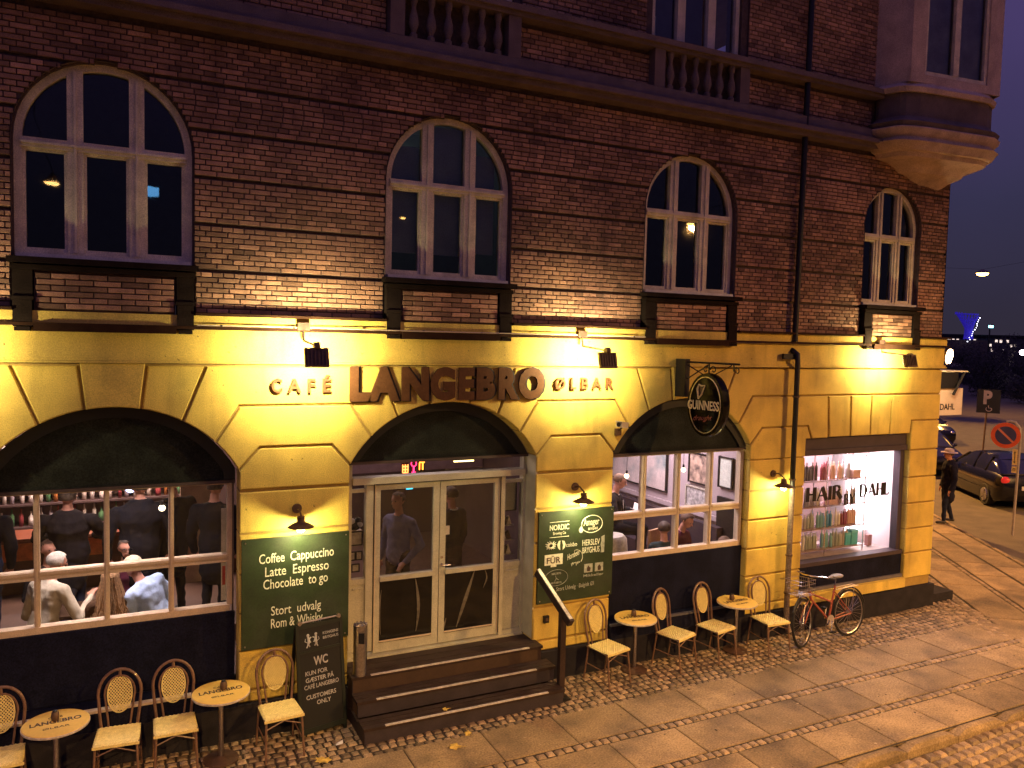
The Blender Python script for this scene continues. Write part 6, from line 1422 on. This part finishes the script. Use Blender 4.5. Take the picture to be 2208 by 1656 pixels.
q = BM(); q.tube([(0.70, 0.03, 0.40), (0.66, 0.18, 0.02)], 0.008, 6); q.build('kickstand', STEEL, bk_)

# leaves and litter
for x, y, s_, lab in ((2.0, -0.92, 1.2, 'yellow leaf on the cobbles in front of the pavement sign'), (3.46, -1.24, 1.1, 'yellow leaf on the slabs below the steps'), (3.72, -1.02, 0.8, 'small pale leaf beside the lowest step'), (3.55, -0.70, 0.6, 'leaf lying on the lowest step')):
    t = thing('fallen_leaf', lab, 'leaf', (x, y, 0.205 if 'lying' in lab else 0.016), random.uniform(0, 6)); q = MB(); n = 14; pts = []
    for k in range(n): a = 2 * pi * k / n; r_ = (0.055 if k % 2 else 0.085) * s_; pts.append((r_ * math.cos(a), r_ * math.sin(a) * 0.8, 0.008 * math.sin(3 * a)))
    q.add([(0, 0, 0.004)] + pts, [(0, 1 + k, 1 + (k + 1) % n) for k in range(n)]); q.build('blade', LEAFM, t); q = MB(); q.tube([(0, 0, 0.006), (-0.12 * s_, 0.01, 0.008)], 0.003, 4); q.build('stalk', LEAFM, t)
t = thing('litter', 'scrap of white paper on the cobbles beside the pavement sign', 'litter', (2.25, -0.66, 0.02)); q = MB(); q.add([(-0.05, -0.02, 0), (0.03, -0.03, 0.01), (0.05, 0.03, 0.03), (-0.02, 0.04, 0.0)], [(0, 1, 2, 3)]); q.build('paper', WHT, t)

gr = MB()
for _ in range(420):
    x, y = random.uniform(-1.5, 13), -random.random() ** 0.8 * 3.2; s_ = random.uniform(0.006, 0.02); a = random.uniform(0, 6)
    if 2.4 < x < 5.3 and y > -0.9: continue
    gr.tone = random.random(); gr.add([(x, y, 0.012)] + [(x + s_ * random.uniform(0.6, 1.4) * math.cos(a + k * 1.05), y + s_ * random.uniform(0.6, 1.4) * math.sin(a + k * 1.05), 0.007) for k in range(6)], [(0, k + 1, (k + 1) % 6 + 1) for k in range(6)])
o = gr.build('grit', mat('grit and gum', (0.22, 0.17, 0.11), 0.8, tone=0.95)); tag(o, 'small pale and dark specks of grit scattered over the paving', 'grit', kind='stuff')
# salon lettering on the glass (drawn with thick and thin strokes)
HS = thing('salon_lettering', 'black serif letters HAIR BY DAHL on the salon window glass', 'sign lettering', (0, 0, 0))
GL = {'H': (0.62, [((0.12, 0), (0.12, 1), 2), ((0.52, 0), (0.52, 1), 2), ((0.12, 0.5), (0.52, 0.5), 0)], [0.12, 0.52]), 'A': (0.70, [((0.08, 0), (0.35, 1), 0), ((0.35, 1), (0.62, 0), 2), ((0.18, 0.36), (0.5, 0.36), 0)], [0.08, 0.62]), 'I': (0.26, [((0.13, 0), (0.13, 1), 2)], [0.13]),
      'R': (0.64, [((0.12, 0), (0.12, 1), 2), ((0.12, 1), (0.38, 0.97), 0), ((0.38, 0.97), (0.46, 0.76), 1), ((0.46, 0.76), (0.36, 0.53), 1), ((0.12, 0.52), (0.36, 0.53), 0), ((0.32, 0.52), (0.58, 0.0), 2)], [0.12]), 'B': (0.56, [((0.12, 0), (0.12, 1), 2), ((0.12, 1), (0.36, 0.97), 0), ((0.36, 0.97), (0.42, 0.77), 1), ((0.42, 0.77), (0.32, 0.54), 1), ((0.12, 0.53), (0.34, 0.54), 0), ((0.34, 0.54), (0.48, 0.28), 1), ((0.48, 0.28), (0.38, 0.02), 1), ((0.12, 0.02), (0.38, 0.02), 0)], [0.12]),
      'Y': (0.62, [((0.06, 1), (0.32, 0.45), 2), ((0.58, 1), (0.32, 0.45), 0), ((0.32, 0), (0.32, 0.45), 2)], [0.32]), 'D': (0.68, [((0.12, 0), (0.12, 1), 2), ((0.12, 1), (0.38, 0.97), 0), ((0.38, 0.97), (0.56, 0.72), 1), ((0.56, 0.72), (0.57, 0.3), 2), ((0.57, 0.3), (0.38, 0.02), 1), ((0.12, 0.02), (0.38, 0.02), 0)], [0.12]), 'L': (0.5, [((0.12, 0), (0.12, 1), 2), ((0.12, 0.02), (0.44, 0.02), 0), ((0.44, 0.02), (0.46, 0.22), 0)], [0.12])}
def serif(s, x0, x1, z, h, y, parent, m_):
    W = sum(GL[c][0] for c in s); k = (x1 - x0) / W; x = x0
    for c in s:
        q = MB(); i = 0
        for (a, b_, th) in GL[c][1]:
            w_ = (0.07, 0.12, 0.19)[th] * k * 1.1; i += 1
            q.bar((x + a[0] * k, y - 0.0004 * i, z + a[1] * h), (x + b_[0] * k, y - 0.0004 * i, z + b_[1] * h), w_, 0.003, (0, 1, 0))
        for sx in GL[c][2]:
            for zz in (0, 1):
                if c in 'Y' and zz == 1 or c == 'A' and zz == 1: continue
                i += 1; q.bar((x + (sx - 0.11) * k, y - 0.0004 * i, z + zz * h), (x + (sx + 0.11) * k, y - 0.0004 * i, z + zz * h), 0.008, 0.003, (0, 1, 0))
        q.build('letter', m_, parent); x += GL[c][0] * k
INKB = mat('black vinyl', (0.006, 0.005, 0.006), 0.4)
serif('HAIR', 10.42, 11.30, 2.12, 0.235, 0.172, HS, INKB); serif('BY', 11.34, 11.62, 2.00, 0.19, 0.172, HS, INKB); serif('DAHL', 11.72, 12.50, 2.115, 0.225, 0.172, HS, INKB)
# ------------------------------------------------------------------ side street: awning, signs, cars
aw = thing('salon_awning', 'cream box awning with black top and small lettering by DAHL beyond the corner', 'awning', (14.35, 1.5, 3.35), 0.0)
MB().box(0.0, 2.05, 0, 0.7, 0.0, 0.58).build('front_panel', mat('cream awning cloth', (0.62, 0.48, 0.36), 0.85, ns=3, na=0.1), aw)
MB().box(-0.05, 1.80, -0.05, 0.75, 0.585, 0.93).build('black_top', METALB, aw); MB().box(-0.05, 2.05, -0.10, 0.8, 0.935, 0.965).build('cover_plate', WOODU, aw)
MB().tube([(1.95, -0.08, 0.93), (1.62, -0.08, 0.45)], 0.03, 8).build('corner_post', METALB, aw)
text_mesh('by', INKB, w=0.16, h=0.085, ext=0.004, off=0.01, x=1.10, y=-0.006, z=0.13, name='lettering', parent=aw); text_mesh('DAHL', INKB, w=0.48, h=0.13, ext=0.004, off=0.012, x=1.32, y=-0.006, z=0.12, name='lettering', parent=aw)

pp = thing('parking_sign', 'dark blue parking sign with white P and wheelchair symbol on a thin pole', 'road sign', (27.58, 8.02, 0.0), rad(-68) + pi / 2 * 0)
pp.rotation_euler = (0, 0, math.atan2(8.02 + 9.5, 27.58) - pi / 2)
MB().box(-0.36, 0.36, -0.02, 0.0, 2.52, 3.36).build('panel', mat('dark blue sign', (0.012, 0.016, 0.03), 0.4), pp); MB().tube([(-0.12, 0.03, 0), (-0.02, 0.03, 3.3)], 0.03, 8).build('pole', METALG, pp)
WS = mat('white sign print', (0.62, 0.55, 0.52), 0.6)
text_mesh('P', WS, w=0.27, h=0.44, ext=0.004, off=0.05, x=-0.16, y=-0.027, z=2.86, name='lettering', parent=pp)
q = MB(); q.tube([(0.02 + 0.09 * math.cos(a), -0.026, 2.66 + 0.075 * math.sin(a)) for a in [2.4 + 4.4 * k / 12 for k in range(13)]], 0.014, 6); q.tube([(0.0, -0.026, 2.79), (0.01, -0.026, 2.70), (0.08, -0.026, 2.70), (0.11, -0.026, 2.62)], 0.014, 6); q.build('wheelchair_symbol', WS, pp)
ns_ = thing('no_parking_sign', 'round red and blue no-parking sign with yellow plates on a curved pole', 'road sign', (20.6, 2.73, 0.0), math.atan2(2.73 + 9.5, 20.6) - pi / 2)
DX = -0.30
MB().lathe([(0.33, -0.012), (0.33, 0.0)], (DX, -0.03, 2.58), 32, 'y').build('red_disc', mat('sign red', (0.55, 0.07, 0.02), 0.4, ns=8, na=0.1), ns_)
MB().lathe([(0.235, -0.004), (0.235, 0.0)], (DX, -0.0425, 2.58), 32, 'y').build('blue_disc', mat('sign blue', (0.03, 0.025, 0.10), 0.4), ns_)
q = MB(); q.bar((DX - 0.17, -0.05, 2.75), (DX + 0.17, -0.05, 2.41), 0.05, 0.004, (0, 1, 0)); q.build('red_slash', mat('sign slash', (0.50, 0.15, 0.10), 0.4), ns_)
q = MB(); q.tube([(-0.02, 0, 0), (0, 0, 1.2), (0.02, 0, 2.45), (0.0, 0, 2.78), (-0.10, 0, 2.93), (-0.22, 0, 2.96), (DX, 0, 2.93)], 0.032, 10); q.build('pole', mat('grey pole', (0.35, 0.30, 0.28), 0.5, metal=0.2), ns_, True)
YP = mat('yellow plate', (0.60, 0.42, 0.16), 0.5)
for z0, z1 in ((1.83, 2.24), (1.63, 1.80)):
    pl = MB().box(-0.13, -0.02, -0.045, -0.033, z0, z1).build('plate', YP, ns_)
text_mesh('→', INKD, w=0.3, h=0.0 or 0.05, ext=0.003, x=0, y=0, z=0, name='arrow', parent=ns_).location = (0, 0, -5) if False else (0, 0, 0)
bpy.data.objects.remove(bpy.data.objects['arrow'])
q = MB(); q.tube([(-0.075, -0.049, 1.88), (-0.075, -0.049, 2.19)], 0.008, 5); q.tube([(-0.095, -0.049, 2.14), (-0.075, -0.049, 2.19), (-0.055, -0.049, 2.14)], 0.007, 5); q.tube([(-0.095, -0.049, 1.93), (-0.075, -0.049, 1.88), (-0.055, -0.049, 1.93)], 0.007, 5)
q.tube([(-0.075 + 0.025 * math.cos(a), -0.049, 1.715 + 0.035 * math.sin(a)) for a in [2 * pi * k / 10 for k in range(10)]], 0.007, 5, True); q.build('printed_arrow', INKD, ns_)

CARP = mat('dark metallic car paint', (0.005, 0.0045, 0.007), 0.2, metal=0.0, ns=3, na=0.1, na2=0.05, coat=0.25)
def ringloft(b, st, close=True):
    n = len(st[0]); vs = sum([list(s) for s in st], []); fs = []
    for i in range(len(st) - 1):
        for k in range(n): fs.append((i * n + k, i * n + (k + 1) % n, (i + 1) * n + (k + 1) % n, (i + 1) * n + k))
    if close: fs.append(tuple(range(n - 1, -1, -1))); fs.append(tuple((len(st) - 1) * n + k for k in range(n)))
    b.add(vs, fs)
def car(label, loc, rz, paint, hatch=True, plate_yellow=False, group=None):
    """front towards -X, rear towards +X"""
    t = thing('parked_car', label, 'car', loc, rz, group, 1.08)
    S = [(-2.10, 0.42, 0.62, 0.60), (-2.02, 0.27, 0.74, 0.78), (-1.75, 0.20, 0.82, 0.86), (-1.1, 0.18, 0.93, 0.89), (-0.85, 0.18, 0.98, 0.90), (0.3, 0.18, 1.0, 0.91), (1.2, 0.18, 1.02, 0.90), (1.75, 0.20, 1.02, 0.88), (2.0, 0.27, 0.96, 0.82), (2.08, 0.40, 0.80, 0.72)]
    def sec(x, zb, zt, w): h = zt - zb; return [(x, -w * 0.92, zb), (x, -w, zb + h * 0.2), (x, -w, zb + h * 0.65), (x, -w * 0.97, zb + h * 0.9), (x, -w * 0.90, zt), (x, 0, zt + 0.03), (x, w * 0.90, zt), (x, w * 0.97, zb + h * 0.9), (x, w, zb + h * 0.65), (x, w, zb + h * 0.2), (x, w * 0.92, zb)]
    b = MB(); ringloft(b, [sec(*s) for s in S]); body = b.build('body', paint, t, True)
    C = [(-0.95, 0.98, 0.985, 0.80, 0.78), (-0.35, 0.99, 1.34, 0.81, 0.64), (0.0, 1.0, 1.44, 0.82, 0.62), (0.9, 1.01, 1.46, 0.82, 0.61), (1.45, 1.02, 1.38, 0.80, 0.60), (1.92, 1.00, 1.03, 0.74, 0.66)]
    def cs(x, z0, z1, w0, w1): return [(x, -w0, z0), (x, -(w0 + w1) / 2 - 0.02, (z0 + z1) / 2), (x, -w1, z1 - 0.01), (x, 0, z1 + 0.02), (x, w1, z1 - 0.01), (x, (w0 + w1) / 2 + 0.02, (z0 + z1) / 2), (x, w0, z0)]
    b = MB(); ringloft(b, [cs(*s) for s in C]); b.build('windows', mat('dark car window', (0.012, 0.012, 0.016), 0.06, spec=0.9, na=0, na2=0), t, True)
    b = MB(); R_ = C[1:5]; vs = []
    for x, z0, z1, w0, w1 in R_: vs += [(x, -w1 - 0.01, z1 - 0.01), (x, -w1 * 0.5, z1 + 0.018), (x, 0, z1 + 0.03), (x, w1 * 0.5, z1 + 0.018), (x, w1 + 0.01, z1 - 0.01)]
    b.add(vs, [(i * 5 + k, i * 5 + k + 1, (i + 1) * 5 + k + 1, (i + 1) * 5 + k) for i in range(3) for k in range(4)]); b.build('roof', paint, t, True)
    b = MB()
    for s in (-1, 1):
        for (p, q_) in (((-0.95, 0.80, 0.99), (-0.35, 0.645, 1.34)), ((1.92, 0.72, 1.02), (1.45, 0.61, 1.38)), ((0.35, 0.84, 1.0), (0.35, 0.63, 1.45)), ((1.1, 0.83, 1.0), (1.15, 0.62, 1.43))):
            b.bar((p[0], s * p[1], p[2]), (q_[0], s * q_[1], q_[2]), 0.07, 0.03)
    b.build('pillars', paint, t)
    for x in (-1.35, 1.32):
        for s in (-1, 1):
            b = MB(); b.lathe([(0.20, -0.10), (0.30, -0.11), (0.325, -0.08), (0.325, 0.08), (0.30, 0.11), (0.2, 0.10)], (x, s * 0.80, 0.325), 24, 'y'); wh = b.build('wheel', TYRE, t, True)
            b = MB(); b.lathe([(0.19, -0.02), (0.20, 0.02)], (x, s * 0.905, 0.325), 20, 'y')
            for k in range(5): a = 2 * pi * k / 5; b.bar((x, s * 0.93, 0.325), (x + 0.18 * math.cos(a), s * 0.93, 0.325 + 0.18 * math.sin(a)), 0.05, 0.02, (0, 1, 0))
            b.build('rim', STEEL, wh)
    for s in (-1, 1):
        b = MB(); b.ell((2.0, s * 0.66, 0.84), (0.09, 0.13, 0.12), 12, 8); b.build('tail_light', mat('red tail light', (0.40, 0.02, 0.02), 0.2, emit=(0.8, 0.03, 0.02), es=0.25, na=0, na2=0), t, True)
        b = MB(); b.ell((-1.98, s * 0.60, 0.66), (0.12, 0.16, 0.08), 12, 8); b.build('headlight', CHROME, t, True)
        b = MB(); b.ell((-0.62, s * 0.95, 1.02), (0.06, 0.09, 0.06), 10, 6); b.build('wing_mirror', paint, t, True)
    b = MB(); b.box(2.085, 2.10, -0.26, 0.26, 0.60, 0.71); b.build('number_plate', YP if plate_yellow else mat('white plate', (0.6, 0.58, 0.55), 0.5), t)
    b = MB(); b.box(-1.0, 1.0, 0.915, 0.92, 0.50, 0.52); b.box(-1.0, 1.0, -0.92, -0.915, 0.50, 0.52); b.build('side_trim', METALB, t)
    return t
G_ = 'cars parked in the side street'
sa = math.atan2(SD.y, SD.x)
car('dark hatchback seen from behind with a red tail light behind the pedestrian', (26.0, 6.6, -0.13), math.atan2(-SD.y, -SD.x), CARP, group=G_)
car('dark car with lamp reflections on windscreen and bonnet, parked behind the hatchback', (29.0, 11.6, -0.13), sa, CARP, group=G_)
car('black car farther back under the cream awning', (37.5, 18.0, -0.13), sa + 0.1, CARP, group=G_)

# street lamps on wires
def wire_lamp(label, loc, power, col, es=14.0, size=146, k=1.0):
    t = thing('street_lamp', label, 'street lamp', loc, group='street lamps hung on wires')
    MB().lathe([(0.26 * k, 0.0), (0.26 * k, 0.03 * k), (0.16 * k, 0.10 * k), (0.08 * k, 0.22), (0.03 * k, 0.26)], (0, 0, 0), 20).build('shade', METALG, t, True)
    MB().lathe([(0.22 * k, -0.01), (0.20 * k, -0.06 * k), (0.12 * k, -0.10 * k), (0.02 * k, -0.12 * k)], (0, 0, 0), 20).build('bowl', mat('lamp bowl %.2f' % col[2], (0.8, 0.7, 0.5), 0.4, emit=col, es=es, na=0, na2=0), t, True)
    MB().tube([(0, -6, 0.9), (0, 0, 0.26), (0, 6, 0.9)], 0.008, 5).build('wire', METALB, t)
    spot('street_lamp_light', (loc[0], loc[1], loc[2] - 0.16), (loc[0], loc[1], 0), power, col, size, 0.45, 0.15)
AMB = (1.0, 0.48, 0.11)
wire_lamp('white street lamp hung above the street opposite the first window', (-1.62, -14.0, 8.52), 3000, (1.0, 0.55, 0.17), k=0.55)
wire_lamp('white street lamp hung above the street opposite the second window', (7.85, -14.0, 8.45), 4700, (1.0, 0.54, 0.14), k=0.55)
wire_lamp('amber street lamp at the mouth of the side street', (28.8, -12.0, 9.65), 21000, AMB)
wire_lamp('added amber lamp out of view, warming the cobbled street near the corner', (16.5, -10.5, 8.6), 3800, (1.0, 0.50, 0.14), size=178)  # added out of view to warm the ground and the oriel
wire_lamp('amber street lamp glowing against the night sky beyond the corner', (52.8, 25.0, 9.95), 17000, AMB, es=40, k=1.7)
wire_lamp('amber street lamp farther down the side street', (24.5, 16.0, 9.5), 15000, AMB)
bl = thing('shop_sign_light', 'cyan lit sign across the street, mirrored in the first window', 'lit sign', (0.66, -14.0, 8.55))
MB().box(-0.3, 0.3, -0.05, 0.05, -0.12, 0.12).build('panel', mat('cyan sign', (0.2, 0.5, 0.9), 0.4, emit=(0.15, 0.5, 1.0), es=4, na=0, na2=0), bl); MB().box(-0.33, 0.33, -0.12, -0.052, -0.15, 0.15).build('case', METALB, bl)
bl = thing('far_traffic_lamp', 'pinkish white lamp far off at the right edge', 'lamp', (83.0, 40.0, 4.5)); MB().ell((0, 0, 0), (0.28, 0.28, 0.28), 12, 8).build('globe', mat('pink white glow', (1, 0.8, 0.9), 0.4, emit=(1.0, 0.75, 0.85), es=10, na=0, na2=0), bl, True); MB().tube([(0, 0, -0.2), (0, 0, -4.6)], 0.08, 8).build('pole', METALB, bl)
bl = thing('far_cyan_light', 'small cyan light on the dark skyline', 'lamp', (250.0, 150.0, 11.9)); MB().box(-0.9, 0.9, -0.2, 0.2, -0.35, 0.35).build('panel', mat('cyan glow far', (0.3, 0.8, 1), 0.4, emit=(0.25, 0.8, 1.0), es=4, na=0, na2=0), bl); MB().box(-0.15, 0.15, 0.2, 0.5, -12, 0.3).build('mast', METALB, bl)
# blue-lit tower with strings of white lights
bt = thing('blue_lit_tower', 'blue-lit flared tower with strings of white lights on the skyline', 'tower', (239.0, 150.0, 0.0), -0.5)
q = MB()
for k in range(22):
    a = 2 * pi * k / 22; q.tube([(3.6 * math.cos(a) - 0.8, 1.8 * math.sin(a), 15.5 - 0.6 * math.cos(a)), (1.2 * math.cos(a + 0.9), 0.6 * math.sin(a + 0.9), 11.0), (1.4 * math.cos(a + 1.6), 0.7 * math.sin(a + 1.6), 7.6)], 0.16, 4)
for z_, r_ in ((15.5, 3.6), (13.6, 2.4), (12.0, 1.6)): q.tube([(r_ * math.cos(2 * pi * j / 16) - 0.3 * (z_ - 11) / 1.5, r_ * 0.5 * math.sin(2 * pi * j / 16), z_) for j in range(16)], 0.14, 4, True)
q.build('lit_sail', mat('deep blue glow', (0.1, 0.08, 0.6), 0.6, emit=(0.07, 0.04, 1.0), es=0.10, ns=0.6, na=0.4), bt, True)
q = MB()
for k in range(13):
    z = 6.9 + k * 0.62; q.ell((-0.9 + 0.27 * k + random.uniform(-0.35, 0.35), -1.8, z), (0.10 + 0.08 * (k % 3 == 0), 0.14, 0.12), 6, 4)
q.build('string_lights', mat('white sparkle', (1, 1, 1), 0.4, emit=(0.8, 0.8, 1.0), es=4, na=0, na2=0), bt)
MB().box(-6, 6, 0, 5, -1, 7.4).build('base_hall', STONE_D, bt)
fb = thing('distant_building', 'low dark building with a row of tiny lit windows on the skyline', 'building', (243.0, 158.0, 0.0), -0.5); MB().box(-24, 26, 0, 14, -1, 8.6).build('wall', mat('far dark facade', (0.05, 0.04, 0.06), 0.9), fb)
MB().box(-24.5, 26.5, -0.5, 14.5, 8.62, 9.3).build('roof', METALB, fb)
LW = mat('far lit window', (0.8, 0.7, 0.6), 0.6, emit=(0.9, 0.7, 0.6), es=0.8, na=0, na2=0); wm = MB().box(-0.35, 0.35, -0.15, 0.02, -0.45, 0.45).mesh('window', LW)
for k in range(34):
    o = link('window', wm, fb); o.location = (-18 + k * 1.15 + random.uniform(-0.3, 0.3), 0, random.choice((4.4, 5.9, 7.3)))
# the dark row of bushes beyond the side street
LEAF = mat('dark night foliage', (0.028, 0.026, 0.018), 0.8, ns=0.8, na=0.5, ns2=5, na2=0.4); BARK = mat('dark bark', (0.04, 0.03, 0.025), 0.9)
def tree(label, loc, h, w, seed):
    rnd = random.Random(seed); t = thing('roadside_tree', label, 'tree', loc, group='dark trees beyond the side street')
    q = MB(); q.tube([(0, 0, -0.2), (0.05, 0, h * 0.3), (0.0, 0.1, h * 0.65)], [0.20, 0.15, 0.05], 8)
    for k in range(6): a = rnd.uniform(0, 6.3); q.tube([(0, 0, h * rnd.uniform(0.25, 0.45)), (w * 0.35 * math.cos(a), w * 0.35 * math.sin(a), h * rnd.uniform(0.55, 0.8))], [0.08, 0.02], 5)
    q.build('trunk', BARK, t); b = MB(); cl = [(rnd.uniform(-w, w) * 0.42, rnd.uniform(-w, w) * 0.42, h * rnd.uniform(0.12, 0.88), rnd.uniform(0.25, 0.42) * w * 0.6) for _ in range(14)]
    vs = []; fs = []
    for _ in range(4200):
        c = rnd.choice(cl); d = Vector((rnd.gauss(0, 1), rnd.gauss(0, 1), rnd.gauss(0, 1))).normalized() * c[3] * (rnd.random() ** 0.4)
        p = Vector(c[:3]) + d; s = rnd.uniform(0.07, 0.17); u = Vector((rnd.gauss(0, 1), rnd.gauss(0, 1), rnd.gauss(0, 1))).normalized(); v = u.orthogonal().normalized()
        o = len(vs); vs += [p + u * s, p + v * s * 0.7, p - u * s, p - v * s * 0.7]; fs.append((o, o + 1, o + 2, o + 3))
    b.v = [tuple(x) for x in vs]; b.f = fs; b.t = [0.5] * len(fs); b.mi = [0] * len(fs); o = b.build('crown', LEAF, t); return t
for k, (x, y, h, w) in enumerate(((74, 33, 4.6, 5), (80, 42, 5.4, 6), (88, 47, 4.8, 6), (92, 58, 6.2, 7), (100, 50, 5.2, 7), (104, 66, 6.4, 8), (112, 61, 6.8, 8), (120, 78, 6.6, 9), (118, 56, 7.4, 9))):
    tree(['low dark bush-like tree nearest the right edge', 'round dark tree behind the parking sign', 'spreading dark tree left of the far white lamp', 'dark tree under the blue-lit tower', 'dark tree right of the blue-lit tower', 'taller dark tree behind the awning', 'dark tree under the small cyan light', 'far dark tree left of the skyline windows', 'tallest dark tree at the right edge of the skyline'][k], (x, y, -0.13), h, w, k)
# low clipped hedge that closes the view under the trees
hd = thing('roadside_hedge', 'long dark hedge under the trees across the lit road', 'hedge', (0, 0, -0.13)); b = MB(); rr = random.Random(5)
P0, P1 = Vector((70, 26, 0)), Vector((128, 84, 0))
for _ in range(9000):
    p = P0.lerp(P1, rr.random()) + Vector((rr.uniform(-0.9, 0.9), rr.uniform(-0.9, 0.9), 0)); p.z = 2.3 * rr.random() ** 0.7 * (0.85 + 0.15 * math.sin(p.x))
    s_ = rr.uniform(0.10, 0.22); u = Vector((rr.gauss(0, 1), rr.gauss(0, 1), rr.gauss(0, 1))).normalized(); v = u.orthogonal().normalized(); b.add([p + u * s_, p + v * s_, p - u * s_, p - v * s_], [(0, 1, 2, 3)])
b.build('foliage', LEAF, hd)
# painted line and far kerb across the lit road
MB().add([along(22, 3.6, -0.124), along(22, 14, -0.124), along(22.25, 14, -0.124), along(22.25, 3.6, -0.124)], [(0, 1, 2, 3)]).build('stop_line', mat('worn road paint', (0.35, 0.30, 0.22), 0.7, ns=3, na=0.4), road)
MB().add([(58, 10, -0.122), (95, 50, -0.122), (95.6, 50, -0.122), (58.6, 10, -0.122)], [(0, 1, 2, 3)]).build('lane_line', mat('worn road paint', ()), road)
